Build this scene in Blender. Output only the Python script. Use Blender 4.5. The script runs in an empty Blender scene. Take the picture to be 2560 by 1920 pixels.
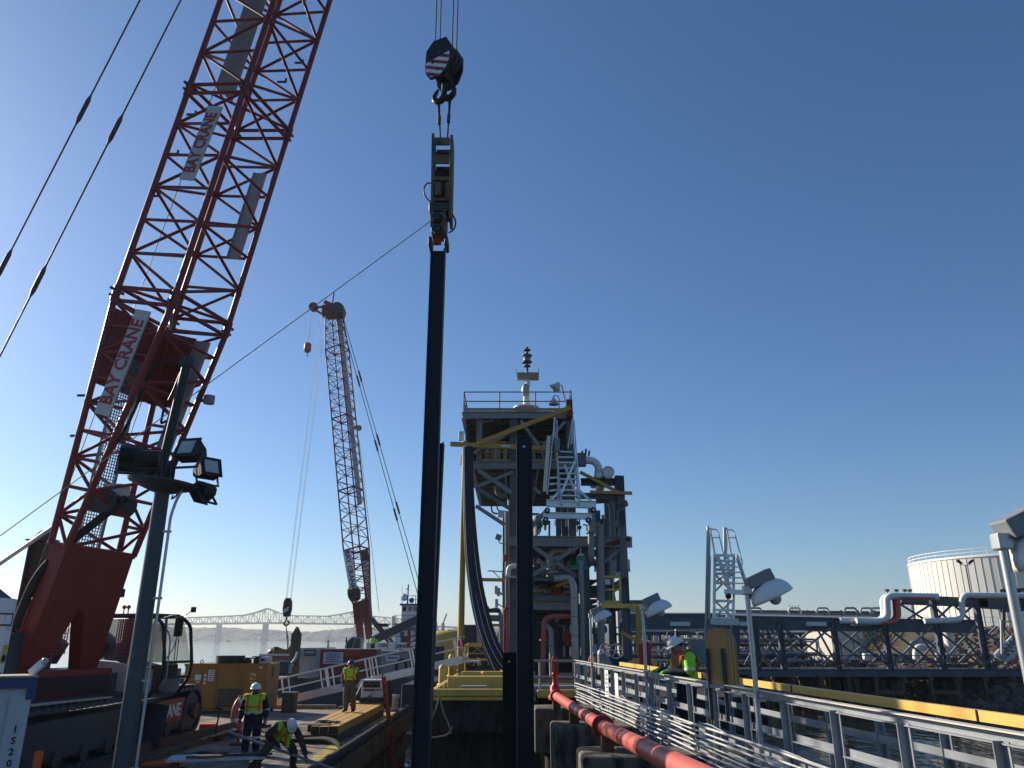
import bpy, bmesh, math, random
from mathutils import Vector as V, Matrix as M
R = math.radians
random.seed(11)
SC = bpy.context.scene
COL = SC.collection

# ------------------------------------------------------------------ camera, sky, sun, exposure
PITCH = R(18.33); F = 1923.0; CZ = 5.3
cd = bpy.data.cameras.new('camera'); cam = bpy.data.objects.new('camera', cd); COL.objects.link(cam)
cd.sensor_width = 36; cd.lens = 36*F/2560; cd.clip_start = .05; cd.clip_end = 9000
cam.location = (0, 0, CZ); cam.rotation_euler = (math.pi/2+PITCH, 0, 0)
SC.camera = cam
SUN_AZ = -56.0      # degrees from +Y, negative = to the left
SUN_EL = 23.0
sd = V((math.sin(R(SUN_AZ))*math.cos(R(SUN_EL)), math.cos(R(SUN_AZ))*math.cos(R(SUN_EL)), math.sin(R(SUN_EL))))
W = bpy.data.worlds.new('World'); SC.world = W; W.use_nodes = True
nt = W.node_tree; bg = nt.nodes['Background']
sky = nt.nodes.new('ShaderNodeTexSky'); sky.sky_type = 'NISHITA'; sky.sun_disc = False
sky.sun_elevation = R(SUN_EL); sky.sun_rotation = R(SUN_AZ)
sky.altitude = 0; sky.air_density = 1.0; sky.dust_density = 0.5; sky.ozone_density = 6.0
hsv = nt.nodes.new('ShaderNodeHueSaturation'); hsv.inputs['Saturation'].default_value = 1.06; gm = nt.nodes.new('ShaderNodeGamma'); gm.inputs[1].default_value = 1.0
nt.links.new(sky.outputs[0], hsv.inputs['Color']); nt.links.new(hsv.outputs[0], gm.inputs[0]); nt.links.new(gm.outputs[0], bg.inputs[0]); bg.inputs[1].default_value = 0.083
sl = bpy.data.lights.new('sun', 'SUN'); sl.energy = 5.0; sl.angle = R(.53); sl.color = (1, .90, .76)
so = bpy.data.objects.new('sun', sl); COL.objects.link(so); so.rotation_euler = sd.to_track_quat('Z', 'Y').to_euler()
so.location = sd*60
vs = SC.view_settings; vs.view_transform = 'Standard'; vs.look = 'None'; vs.exposure = 0.55; vs.gamma = 1; vs.use_curve_mapping = False
SC.cycles.max_bounces = 6; SC.cycles.volume_bounces = 0; SC.cycles.volume_step_rate = 1
SC.cycles.caustics_reflective = False; SC.cycles.caustics_refractive = False

# ------------------------------------------------------------------ placing: a viewing direction and a real distance give a point
cP, sP = math.cos(PITCH), math.sin(PITCH)
def ray(px, py):
    x = (px-1280)/F; u = (960-py)/F
    return V((x, cP-u*sP, sP+u*cP))
def P(px, py, Y):
    d = ray(px, py); return V((0, 0, CZ))+d*(Y/d.y)
def G(px, py, z):
    d = ray(px, py); return V((0, 0, CZ))+d*((z-CZ)/d.z)

# ------------------------------------------------------------------ materials
MATS = {}
def mat(name, col, rough=.55, metal=0., var=.15, sc=1.2, dirt=None, damt=.0, dsc=1.6, bump=0., bsc=18., spec=.3, streak=.35):
    m = bpy.data.materials.new(name); m.use_nodes = True; t = m.node_tree; N = t.nodes; L = t.links
    b = N['Principled BSDF']; b.inputs['Roughness'].default_value = rough; b.inputs['Metallic'].default_value = metal
    b.inputs['Specular IOR Level'].default_value = spec
    g = N.new('ShaderNodeNewGeometry'); mp = N.new('ShaderNodeMapping'); mp.inputs['Scale'].default_value = (1, 1, streak)
    L.new(g.outputs['Position'], mp.inputs[0])
    n1 = N.new('ShaderNodeTexNoise'); n1.inputs['Scale'].default_value = sc*2; n1.inputs['Detail'].default_value = 6; n1.inputs['Roughness'].default_value = .6
    L.new(mp.outputs[0], n1.inputs['Vector'])
    r1 = N.new('ShaderNodeMapRange'); r1.inputs[1].default_value = .3; r1.inputs[2].default_value = .7
    L.new(n1.outputs[0], r1.inputs[0])
    mx = N.new('ShaderNodeMix'); mx.data_type = 'RGBA'
    mx.inputs[6].default_value = tuple(c*(1-var) for c in col)+(1,); mx.inputs[7].default_value = tuple(min(1, c*(1+var)) for c in col)+(1,)
    L.new(r1.outputs[0], mx.inputs[0]); out = mx.outputs[2]
    if dirt:
        n2 = N.new('ShaderNodeTexNoise'); n2.inputs['Scale'].default_value = dsc*2; n2.inputs['Detail'].default_value = 9; n2.inputs['Roughness'].default_value = .68
        L.new(mp.outputs[0], n2.inputs['Vector'])
        r2 = N.new('ShaderNodeMapRange'); lo = .72-damt*.5; r2.inputs[1].default_value = lo; r2.inputs[2].default_value = lo+.12
        L.new(n2.outputs[0], r2.inputs[0])
        m2 = N.new('ShaderNodeMix'); m2.data_type = 'RGBA'; L.new(r2.outputs[0], m2.inputs[0]); L.new(out, m2.inputs[6]); m2.inputs[7].default_value = tuple(dirt)+(1,)
        out = m2.outputs[2]
    L.new(out, b.inputs['Base Color'])
    rr = N.new('ShaderNodeMapRange'); rr.inputs[3].default_value = max(.03, rough-.1); rr.inputs[4].default_value = min(1, rough+.12)
    L.new(n1.outputs[0], rr.inputs[0]); L.new(rr.outputs[0], b.inputs['Roughness'])
    if bump:
        n3 = N.new('ShaderNodeTexNoise'); n3.inputs['Scale'].default_value = bsc; n3.inputs['Detail'].default_value = 4
        L.new(g.outputs['Position'], n3.inputs['Vector'])
        bp = N.new('ShaderNodeBump'); bp.inputs['Strength'].default_value = bump; bp.inputs['Distance'].default_value = .02
        L.new(n3.outputs[0], bp.inputs['Height']); L.new(bp.outputs[0], b.inputs['Normal'])
    MATS[name] = m; return m
RUST = (.09, .04, .022); GRIME = (.03, .028, .025)
mat('crane_red', (.20, .022, .022), .42, 0, .14, dirt=(.07, .022, .02), damt=.25)
mat('far_red', (.17, .028, .03), .5, 0, .15, dirt=GRIME, damt=.2)
mat('container_red', (.26, .022, .026), .5, 0, .15, dirt=RUST, damt=.2)
mat('white', (.72, .72, .70), .45, 0, .06, dirt=(.35, .31, .25), damt=.18)
mat('pure_white', (.80, .80, .78), .4, 0, .03)
mat('off_white', (.50, .50, .48), .5, 0, .1, dirt=(.25, .22, .18), damt=.2)
mat('tank_white', (.70, .68, .62), .5, 0, .04, sc=.05, dirt=(.5, .46, .38), damt=.1, dsc=.05)
mat('steel_grey', (.13, .155, .17), .5, 0, .15, dirt=(.10, .075, .055), damt=.22)
mat('mid_grey', (.23, .25, .26), .5, 0, .12, dirt=(.13, .10, .07), damt=.18)
mat('panel_grey', (.30, .31, .31), .5, .2, .1, dirt=(.2, .19, .17), damt=.15)
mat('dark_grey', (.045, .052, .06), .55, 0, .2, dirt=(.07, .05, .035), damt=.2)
mat('rack_grey', (.085, .105, .125), .55, 0, .2, dirt=(.09, .06, .045), damt=.25, sc=.5)
mat('pole_grey', (.065, .077, .087), .45, 0, .08, dirt=(.08, .075, .07), damt=.12)
mat('galv', (.42, .43, .43), .38, .55, .12, dirt=(.28, .25, .22), damt=.15)
mat('rail_grey', (.30, .32, .34), .45, .35, .12, dirt=(.22, .18, .14), damt=.2)
mat('conduit', (.62, .62, .60), .35, .3, .1, dirt=(.35, .3, .25), damt=.15)
mat('alu', (.58, .59, .60), .35, .6, .1, dirt=(.35, .34, .32), damt=.12)
mat('black', (.012, .013, .015), .5, 0, .3)
mat('rubber', (.016, .016, .017), .8, 0, .3)
mat('pile_navy', (.010, .015, .026), .5, 0, .25, sc=.8, dirt=(.03, .022, .02), damt=.18, dsc=.9, streak=.12)
mat('pile_black', (.008, .008, .009), .6, 0, .3, dirt=(.03, .02, .015), damt=.2)
mat('spud_brown', (.085, .055, .045), .7, 0, .25, dirt=(.13, .06, .035), damt=.4, streak=.15)
mat('rust_brown', (.11, .055, .03), .8, 0, .3, dirt=(.06, .03, .02), damt=.4)
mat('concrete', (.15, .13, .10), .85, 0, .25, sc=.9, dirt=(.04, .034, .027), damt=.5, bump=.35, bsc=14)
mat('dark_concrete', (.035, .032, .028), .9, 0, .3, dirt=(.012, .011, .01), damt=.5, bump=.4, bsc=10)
mat('yellow', (.58, .38, .035), .45, 0, .12, dirt=(.20, .12, .03), damt=.2)
mat('pale_yellow', (.62, .42, .09), .5, 0, .12, dirt=(.25, .17, .07), damt=.22)
mat('rail_yellow', (.76, .47, .12), .38, 0, .07, dirt=(.45, .28, .05), damt=.1)
mat('mast_yellow', (.46, .28, .06), .5, 0, .12, dirt=(.2, .11, .04), damt=.2)
mat('hammer_ochre', (.17, .105, .045), .55, 0, .2, dirt=(.06, .045, .03), damt=.4)
mat('pack_yellow', (.30, .15, .03), .5, 0, .12, dirt=(.13, .08, .03), damt=.25)
mat('pipe_red', (.58, .135, .10), .36, 0, .06, dirt=(.40, .08, .06), damt=.15)
mat('fire_red', (.40, .02, .02), .4, 0, .1)
mat('pipe_pink', (.40, .10, .09), .5, 0, .15, dirt=(.25, .08, .07), damt=.2)
mat('orange', (.75, .11, .02), .5, 0, .1)
mat('ladder_red', (.45, .06, .03), .5, 0, .2)
mat('blue_sign', (.02, .05, .16), .4, 0, .1)
mat('hose_blue', (.010, .013, .032), .5, 0, .2)
mat('hose_line', (.75, .75, .77), .5, 0, .1)
mat('actuator_green', (.03, .16, .11), .45, 0, .1)
mat('dark_green', (.012, .035, .032), .6, 0, .2)
mat('tarp_green', (.015, .04, .038), .8, 0, .3, bump=.4, bsc=6)
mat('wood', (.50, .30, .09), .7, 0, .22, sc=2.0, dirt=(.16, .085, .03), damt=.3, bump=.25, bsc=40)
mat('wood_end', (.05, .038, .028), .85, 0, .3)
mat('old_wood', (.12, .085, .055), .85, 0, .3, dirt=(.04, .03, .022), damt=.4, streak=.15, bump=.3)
mat('plank', (.33, .25, .16), .8, 0, .2, dirt=(.12, .09, .06), damt=.3)
mat('case_tan', (.46, .25, .08), .4, 0, .1, dirt=(.3, .15, .04), damt=.15)
mat('deck_steel', (.25, .20, .155), .75, 0, .3, sc=.5, dirt=(.085, .07, .058), damt=.5, dsc=.35, bump=.25, bsc=8, streak=1)
mat('deck_yellow', (.42, .33, .05), .7, 0, .2, dirt=(.16, .13, .07), damt=.45, dsc=1.5)
mat('hull_dark', (.018, .02, .023), .7, 0, .3, dirt=(.05, .035, .028), damt=.35, dsc=.6)
mat('hull_blue', (.03, .04, .052), .6, 0, .25, sc=.3, dirt=(.06, .045, .04), damt=.3, dsc=.3)
mat('insul', (.36, .34, .31), .42, .35, .15, dirt=(.18, .16, .14), damt=.25)
mat('rope', (.30, .26, .19), .9, 0, .2)
mat('wire', (.05, .055, .06), .5, .4, .2)
mat('sling', (.02, .02, .024), .7, 0, .2)
mat('purple_wheel', (.30, .24, .36), .5, 0, .1)
mat('roof_blue', (.03, .13, .42), .5, 0, .1)
mat('shed_tan', (.60, .55, .46), .6, 0, .05, dirt=(.4, .36, .3), damt=.15)
mat('shed_grey', (.30, .30, .28), .6, 0, .08, dirt=(.2, .19, .17), damt=.15)
mat('earth', (.12, .105, .07), .95, 0, .35, sc=.12, dirt=(.06, .06, .03), damt=.45, dsc=.12, bump=.3)
mat('rock', (.13, .105, .085), .9, 0, .4, sc=.6, dirt=(.05, .042, .036), damt=.4)
mat('bank_green', (.045, .06, .03), .9, 0, .4, sc=.2)
mat('far_wood', (.032, .042, .026), .95, 0, .5, sc=.02, streak=1)
mat('bridge_steel', (.16, .18, .19), .7, 0, .1, sc=.01)
mat('sign_print', (.03, .05, .10), .6, 0, .1)
mat('sign_red', (.33, .03, .04), .5, 0, .1)
mat('print_grey', (.12, .12, .12), .6, 0, .1)
mat('sticker', (.62, .62, .64), .5, 0, .1)
mat('sticker_y', (.62, .45, .12), .5, 0, .1)
mat('lens', (.50, .50, .48), .15, 0, .1)
mat('ring_red', (.60, .10, .07), .5, 0, .1)
mat('skin', (.36, .19, .13), .55, 0, .1, sc=8)
mat('skin_dark', (.10, .05, .035), .55, 0, .1, sc=8)
mat('hair', (.03, .022, .017), .8, 0, .2)
mat('navy', (.014, .018, .032), .85, 0, .25, sc=3, bump=.3, bsc=30)
mat('khaki', (.11, .083, .055), .88, 0, .22, sc=3, bump=.3, bsc=30)
mat('drab', (.05, .045, .033), .88, 0, .22, sc=3, bump=.3, bsc=30)
mat('lime', (.36, .72, .05), .7, 0, .08, sc=4)
mat('hiv_orange', (.85, .16, .02), .7, 0, .08, sc=4)
mat('vest_rust', (.42, .10, .035), .75, 0, .15, sc=4)
mat('reflect', (.62, .64, .58), .4, 0, .05)
mat('helmet_white', (.78, .78, .76), .3, 0, .04)
mat('helmet_blue', (.02, .05, .11), .3, 0, .1)
mat('boot', (.02, .017, .014), .6, 0, .2)
mat('glove_grey', (.13, .14, .14), .8, 0, .2)
mat('glove_green', (.20, .50, .05), .7, 0, .2)
mat('glove_dark', (.015, .014, .014), .8, 0, .2)
mat('jacket_yellow', (.55, .50, .06), .8, 0, .1)
mat('cab_white', (.42, .42, .42), .4, 0, .06, dirt=(.2, .19, .18), damt=.15)
def glass(name, col, rough=.03, alpha=.25):
    m = bpy.data.materials.new(name); m.use_nodes = True; t = m.node_tree; N = t.nodes; L = t.links
    for n in list(N): N.remove(n)
    o = N.new('ShaderNodeOutputMaterial'); tr = N.new('ShaderNodeBsdfTransparent'); tr.inputs[0].default_value = tuple(col)+(1,)
    gl = N.new('ShaderNodeBsdfGlossy'); gl.inputs['Roughness'].default_value = rough; gl.inputs[0].default_value = (.9, .9, .9, 1)
    fr = N.new('ShaderNodeFresnel'); fr.inputs[0].default_value = 1.5
    mx = N.new('ShaderNodeMixShader'); L.new(fr.outputs[0], mx.inputs[0]); L.new(tr.outputs[0], mx.inputs[1]); L.new(gl.outputs[0], mx.inputs[2])
    L.new(mx.outputs[0], o.inputs[0]); MATS[name] = m
glass('cab_glass', (.55, .55, .50)); glass('dark_glass', (.05, .055, .06)); glass('clear_glass', (.85, .88, .88))
def water_mat():
    m = bpy.data.materials.new('water'); m.use_nodes = True; t = m.node_tree; N = t.nodes; L = t.links
    b = N['Principled BSDF']; b.inputs['Base Color'].default_value = (.012, .018, .018, 1); b.inputs['Roughness'].default_value = .06
    b.inputs['IOR'].default_value = 1.33
    g = N.new('ShaderNodeNewGeometry'); cdn = N.new('ShaderNodeCameraData')
    hs = []
    for s, st, d in ((.5, (1, .45, 1), 3), (2.4, (1, .35, 1), 4)):
        mp = N.new('ShaderNodeMapping'); mp.inputs['Scale'].default_value = st; L.new(g.outputs['Position'], mp.inputs[0])
        n = N.new('ShaderNodeTexNoise'); n.inputs['Scale'].default_value = s; n.inputs['Detail'].default_value = d; L.new(mp.outputs[0], n.inputs['Vector'])
        hs.append(n)
    b1 = N.new('ShaderNodeBump'); b1.inputs['Strength'].default_value = .55; b1.inputs['Distance'].default_value = .22; L.new(hs[0].outputs[0], b1.inputs['Height'])
    b2 = N.new('ShaderNodeBump'); b2.inputs['Strength'].default_value = .5; b2.inputs['Distance'].default_value = .06; L.new(hs[1].outputs[0], b2.inputs['Height']); L.new(b1.outputs[0], b2.inputs['Normal'])
    L.new(b2.outputs[0], b.inputs['Normal']); MATS['water'] = m
water_mat()

# ------------------------------------------------------------------ helpers
WM = {}
def link(o, parent=None, world=None):
    world = world or M.Identity(4); COL.objects.link(o)
    if parent is not None:
        o.parent = parent; o.matrix_parent_inverse = WM[parent].inverted()
    o.matrix_basis = world; WM[o] = world; return o
def tag(o, label=None, cat=None, group=None, kind=None):
    if label: o['label'] = label
    if cat: o['category'] = cat
    if group: o['group'] = group
    if kind: o['kind'] = kind
    return o
def thing(name, label, cat, loc=(0, 0, 0), group=None):
    o = bpy.data.objects.new(name, None); o.empty_display_size = .3
    link(o, None, M.Translation(V(loc))); return tag(o, label, cat, group)
def basis(z, up=None):
    z = z.normalized(); up = up or V((0, 0, 1))
    if abs(z.dot(up)) > .995: up = V((0, 1, 0)) if abs(z.y) < .9 else V((1, 0, 0))
    y = (up-z*up.dot(z)).normalized(); x = y.cross(z); return x, y, z
UNIT = {}
def unit(kind, mt):
    k = (kind, mt)
    if k in UNIT: return UNIT[k]
    vs, fs, sm = [], [], []
    if kind.startswith('cyl'):
        n = int(kind[3:] or 12)
        for z in (0, 1):
            for i in range(n):
                a = 2*math.pi*i/n; vs.append((math.cos(a), math.sin(a), z))
        for i in range(n): fs.append((i, (i+1) % n, n+(i+1) % n, n+i)); sm.append(1)
        fs.append(tuple(range(n-1, -1, -1))); fs.append(tuple(range(n, 2*n))); sm += [0, 0]
    else:
        if kind == 'box': pr = [(-.5, -.5), (.5, -.5), (.5, .5), (-.5, .5)]
        elif kind == 'ibeam':
            f, w = .085, .055; pr = [(-.5, -.5), (.5, -.5), (.5, -.5+f), (w, -.5+f), (w, .5-f), (.5, .5-f), (.5, .5), (-.5, .5), (-.5, .5-f), (-w, .5-f), (-w, -.5+f), (-.5, -.5+f)]
        elif kind == 'chan':
            f = .12; pr = [(-.5, -.5), (.5, -.5), (.5, -.5+f), (-.5+f, -.5+f), (-.5+f, .5-f), (.5, .5-f), (.5, .5), (-.5, .5)]
        elif kind == 'ang':
            f = .13; pr = [(-.5, -.5), (.5, -.5), (.5, -.5+f), (-.5+f, -.5+f), (-.5+f, .5), (-.5, .5)]
        n = len(pr)
        for z in (0, 1): vs += [(x, y, z) for x, y in pr]
        for i in range(n): fs.append((i, (i+1) % n, n+(i+1) % n, n+i))
        fs.append(tuple(range(n-1, -1, -1))); fs.append(tuple(range(n, 2*n))); sm = [0]*len(fs)
    me = bpy.data.meshes.new(kind+'_member'); me.from_pydata(vs, [], fs); me.polygons.foreach_set('use_smooth', [bool(s) for s in sm])
    me.materials.append(MATS[mt]); UNIT[k] = me; return me
def mem(kind, name, p0, p1, w, h, mt, parent=None, up=None):
    p0, p1 = V(p0), V(p1); d = p1-p0; x, y, z = basis(d, up)
    m = M((x*w, y*h, d)).transposed().to_4x4(); m.translation = p0
    o = bpy.data.objects.new(name, unit(kind, mt)); return link(o, parent, m)
def tube(name, p0, p1, r, mt, parent=None, n=''):
    return mem('cyl'+str(n), name, p0, p1, r, r, mt, parent)
def boxo(name, c, s, mt, parent=None, rz=0):
    c = V(c); m = M.Translation(c) @ M.Rotation(rz, 4, 'Z') @ M.Translation((0, 0, -s[2]/2)) @ M.Diagonal((s[0], s[1], s[2], 1))
    o = bpy.data.objects.new(name, unit('box', mt)); return link(o, parent, m)
def round_path(pts, br=.3, seg=5):
    pts = [V(p) for p in pts]; out = [pts[0]]
    for i in range(1, len(pts)-1):
        a, b, c = pts[i-1], pts[i], pts[i+1]; d0 = (a-b); d1 = (c-b); q = min(br, d0.length*.48, d1.length*.48)
        s, e = b+d0.normalized()*q, b+d1.normalized()*q
        for k in range(seg+1):
            t = k/seg; out.append(s*(1-t)**2+b*2*t*(1-t)+e*t*t)
    out.append(pts[-1]); return out
class MB:
    def __init__(s): s.v = []; s.f = []; s.m = []; s.sm = []; s.mats = []
    def mi(s, mt):
        if mt not in s.mats: s.mats.append(mt)
        return s.mats.index(mt)
    def add(s, vs, fs, mt, smooth=False):
        b = len(s.v); s.v += [tuple(x) for x in vs]; i = s.mi(mt)
        for f in fs: s.f.append(tuple(b+k for k in f)); s.m.append(i); s.sm.append(smooth)
        return s
    def box(s, c, sz, mt, rot=None, bev=0):
        c = V(c); hx, hy, hz = sz[0]/2, sz[1]/2, sz[2]/2
        if bev:
            bm = bmesh.new(); bmesh.ops.create_cube(bm, size=1)
            for v in bm.verts: v.co = V((v.co.x*sz[0], v.co.y*sz[1], v.co.z*sz[2]))
            bmesh.ops.bevel(bm, geom=bm.edges[:], offset=bev, segments=2, affect='EDGES', profile=.5)
            vs = [v.co.copy() for v in bm.verts]; bm.verts.index_update(); fs = [[v.index for v in f.verts] for f in bm.faces]; bm.free()
        else:
            vs = [V((x, y, z)) for z in (-hz, hz) for x, y in ((-hx, -hy), (hx, -hy), (hx, hy), (-hx, hy))]
            fs = [(3, 2, 1, 0), (4, 5, 6, 7), (0, 1, 5, 4), (1, 2, 6, 5), (2, 3, 7, 6), (3, 0, 4, 7)]
        if rot is not None: vs = [rot @ v for v in vs]
        return s.add([v+c for v in vs], fs, mt)
    def beam(s, p0, p1, w, h, mt, up=None):
        p0, p1 = V(p0), V(p1); x, y, z = basis(p1-p0, up)
        vs = [p+x*a*w/2+y*b*h/2 for p in (p0, p1) for a, b in ((-1, -1), (1, -1), (1, 1), (-1, 1))]
        return s.add(vs, [(3, 2, 1, 0), (4, 5, 6, 7), (0, 1, 5, 4), (1, 2, 6, 5), (2, 3, 7, 6), (3, 0, 4, 7)], mt)
    def cyl(s, p0, p1, r0, mt, r1=None, n=14, caps=True):
        p0, p1 = V(p0), V(p1); r1 = r0 if r1 is None else r1; x, y, z = basis(p1-p0)
        vs = [p+(x*math.cos(2*math.pi*i/n)+y*math.sin(2*math.pi*i/n))*r for p, r in ((p0, r0), (p1, r1)) for i in range(n)]
        s.add(vs, [(i, (i+1) % n, n+(i+1) % n, n+i) for i in range(n)], mt, True)
        if caps: s.add(vs, [tuple(range(n-1, -1, -1)), tuple(range(n, 2*n))], mt)
        return s
    def sweep(s, pts, r, mt, n=8, closed=False):
        pts = [V(p) for p in pts]; k = len(pts); fr = None; vs = []
        for i, p in enumerate(pts):
            t = (pts[(i+1) % k]-pts[i-1]) if closed or 0 < i < k-1 else (pts[1]-pts[0] if i == 0 else pts[-1]-pts[-2])
            if t.length < 1e-9: t = V((0, 0, 1))
            t.normalize()
            if fr is None: fr = basis(t)[0]
            fr = (fr-t*fr.dot(t))
            fr = fr.normalized() if fr.length > 1e-6 else basis(t)[0]
            y = t.cross(fr); rr = r[i] if isinstance(r, (list, tuple)) else r
            vs += [p+(fr*math.cos(2*math.pi*j/n)+y*math.sin(2*math.pi*j/n))*rr for j in range(n)]
        fs = []
        for i in range(k if closed else k-1):
            a, b = i*n, ((i+1) % k)*n
            fs += [(a+j, a+(j+1) % n, b+(j+1) % n, b+j) for j in range(n)]
        s.add(vs, fs, mt, True)
        if not closed: s.add(vs, [tuple(range(n-1, -1, -1)), tuple(range((k-1)*n, k*n))], mt)
        return s
    def prism(s, poly, o, ax, ay, dep, mt):
        o, ax, ay, dep = V(o), V(ax), V(ay), V(dep); n = len(poly)
        vs = [o+ax*a+ay*b for a, b in poly]+[o+ax*a+ay*b+dep for a, b in poly]
        return s.add(vs, [tuple(range(n-1, -1, -1)), tuple(range(n, 2*n))]+[(i, (i+1) % n, n+(i+1) % n, n+i) for i in range(n)], mt)
    def ball(s, c, rad, mt, rot=None, nu=14, nv=8, v0=-90, v1=90):
        c = V(c); rad = V(rad) if not isinstance(rad, (int, float)) else V((rad,)*3); vs = []
        for j in range(nv+1):
            b = R(v0+(v1-v0)*j/nv)
            for i in range(nu):
                a = 2*math.pi*i/nu; p = V((math.cos(a)*math.cos(b)*rad.x, math.sin(a)*math.cos(b)*rad.y, math.sin(b)*rad.z))
                vs.append(c+(rot @ p if rot is not None else p))
        return s.add(vs, [(j*nu+i, j*nu+(i+1) % nu, (j+1)*nu+(i+1) % nu, (j+1)*nu+i) for j in range(nv) for i in range(nu)], mt, True)
    def lathe(s, prof, o, mt, n=18, rot=None):
        o = V(o); vs = []
        for r, z in prof:
            for i in range(n):
                a = 2*math.pi*i/n; p = V((r*math.cos(a), r*math.sin(a), z)); vs.append(o+(rot @ p if rot is not None else p))
        return s.add(vs, [(j*n+i, j*n+(i+1) % n, (j+1)*n+(i+1) % n, (j+1)*n+i) for j in range(len(prof)-1) for i in range(n)], mt, True)
    def text(s, txt, size, o, ax, ay, mt, off=.003, bold=0., ext=.004, xs=1.):
        c = bpy.data.curves.new('lettering', 'FONT'); c.body = txt; c.size = size; c.offset = bold*size; c.extrude = ext; c.align_x = 'CENTER'; c.align_y = 'CENTER'; c.resolution_u = 2
        ob = bpy.data.objects.new('lettering', c); COL.objects.link(ob)
        me = ob.to_mesh(); o, ax, ay = V(o), V(ax).normalized(), V(ay).normalized(); az = ax.cross(ay)
        vs = [o+ax*(v.co.x*xs)+ay*v.co.y+az*(v.co.z+off) for v in me.vertices]; fs = [tuple(p.vertices) for p in me.polygons]
        ob.to_mesh_clear(); bpy.data.objects.remove(ob); bpy.data.curves.remove(c)
        return s.add(vs, fs, mt)
    def build(s, name, parent=None, world=None, mesh_only=False):
        me = bpy.data.meshes.new(name); me.from_pydata(s.v, [], s.f); me.polygons.foreach_set('material_index', s.m); me.polygons.foreach_set('use_smooth', s.sm)
        for m in s.mats: me.materials.append(MATS[m])
        me.update()
        if mesh_only: return me
        return link(bpy.data.objects.new(name, me), parent, world)
def inst(name, me, parent=None, world=None): return link(bpy.data.objects.new(name, me), parent, world)
def pipe(name, pts, r, mt, parent=None, br=.3, n=10, seg=5):
    return MB().sweep(round_path(pts, br, seg), r, mt, n).build(name, parent)
def PP(lst, Y=None): return [P(a[0], a[1], a[2] if len(a) > 2 else Y) for a in lst]
# ================================================================== SETTING
w = MB(); w.add([(-2600, -150, 0), (2600, -150, 0), (2600, 2750, 0), (-2600, 2750, 0)], [(0, 1, 2, 3)], 'water')
tag(w.build('water'), kind='structure')
def noise2(x, y):
    return (math.sin(x*1.3+y*.7)+math.sin(x*.61-y*1.17+2.1)+math.sin(x*2.3+y*2.9+.6)*.5+math.sin(-x*3.7+y*1.9+4.)*.35)/2.85
def land_h(x, y):
    s = ((x-14)*30+(y-88)*36)/46.9
    s += noise2(x*.12, y*.12)*1.6
    if s < 0: return -1.2+s*.05
    z = min(s*.62-.9, 2.9)
    m = max(0, min(1, (x-33)/9)); m = m*m*(3-2*m)
    if s > 12: z += min((s-12)*.36, 3.2)*m
    if s > 30: z -= min((s-30)*.04, .4)*m
    return z+noise2(x*.4, y*.4)*.12*min(1, s/4)
g = MB(); xs = [14+i*2.6 for i in range(60)]+[180+i*40 for i in range(1, 12)]; ys = [30+i*2.4 for i in range(60)]+[176+i*40 for i in range(1, 12)]
vv = [(x, y, land_h(x, y)) for y in ys for x in xs]; nx = len(xs)
g.add(vv, [(j*nx+i, j*nx+i+1, (j+1)*nx+i+1, (j+1)*nx+i) for j in range(len(ys)-1) for i in range(nx-1)], 'earth', True)
tag(g.build('ground'), kind='structure')
# riprap on the bank
rr = MB(); rnd = random.Random(3); ico = [(0, 0, 1)]+[(.89*math.cos(a*1.2566), .89*math.sin(a*1.2566), .45) for a in range(5)]+[(.89*math.cos((a+.5)*1.2566), .89*math.sin((a+.5)*1.2566), -.45) for a in range(5)]+[(0, 0, -1)]
icf = [(0, 1+i, 1+(i+1) % 5) for i in range(5)]+[(1+i, 6+i, 1+(i+1) % 5) for i in range(5)]+[(6+i, 6+(i+1) % 5, 1+(i+1) % 5) for i in range(5)]+[(11, 6+(i+1) % 5, 6+i) for i in range(5)]
def rocks(n, s0, s1, t0, t1, r0, r1):
    for _ in range(n):
        s = rnd.uniform(s0, s1); t = rnd.uniform(t0, t1); x = 14+30*s/46.9+36*t/46.9; y = 88+36*s/46.9-30*t/46.9
        r = rnd.uniform(r0, r1); z = land_h(x, y); k = [rnd.uniform(.7, 1.25) for _ in range(12)]; a = rnd.uniform(0, 6.3); ca, sa = math.cos(a), math.sin(a)
        rr.add([(x+(ca*p[0]-sa*p[1])*r*q*1.2, y+(sa*p[0]+ca*p[1])*r*q, z+p[2]*r*q*.7) for p, q in zip(ico, k)], icf, 'rock')
rocks(2600, -.5, 7, -5, 60, .25, .7); rocks(1500, 11, 26, 26, 60, .3, .75)
tag(rr.build('riprap_rocks'), 'tumbled brown rocks covering the shore bank', 'rocks', kind='stuff')
sh = MB()
for _ in range(900):
    a = P(rnd.uniform(2120, 2230), 1630, rnd.uniform(88, 94)); x, y = a.x, a.y; z = land_h(x, y); hgt = rnd.uniform(.3, .9)
    d = V((rnd.uniform(-.5, .5), rnd.uniform(-.5, .5), hgt)); s_ = V((rnd.uniform(-.1, .1), rnd.uniform(-.1, .1), 0))
    sh.add([(x, y, z), (x+s_.x, y+s_.y, z), (x+d.x, y+d.y, z+d.z)], [(0, 1, 2)], 'bank_green')
tag(sh.build('bank_grass'), kind='stuff')
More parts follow.
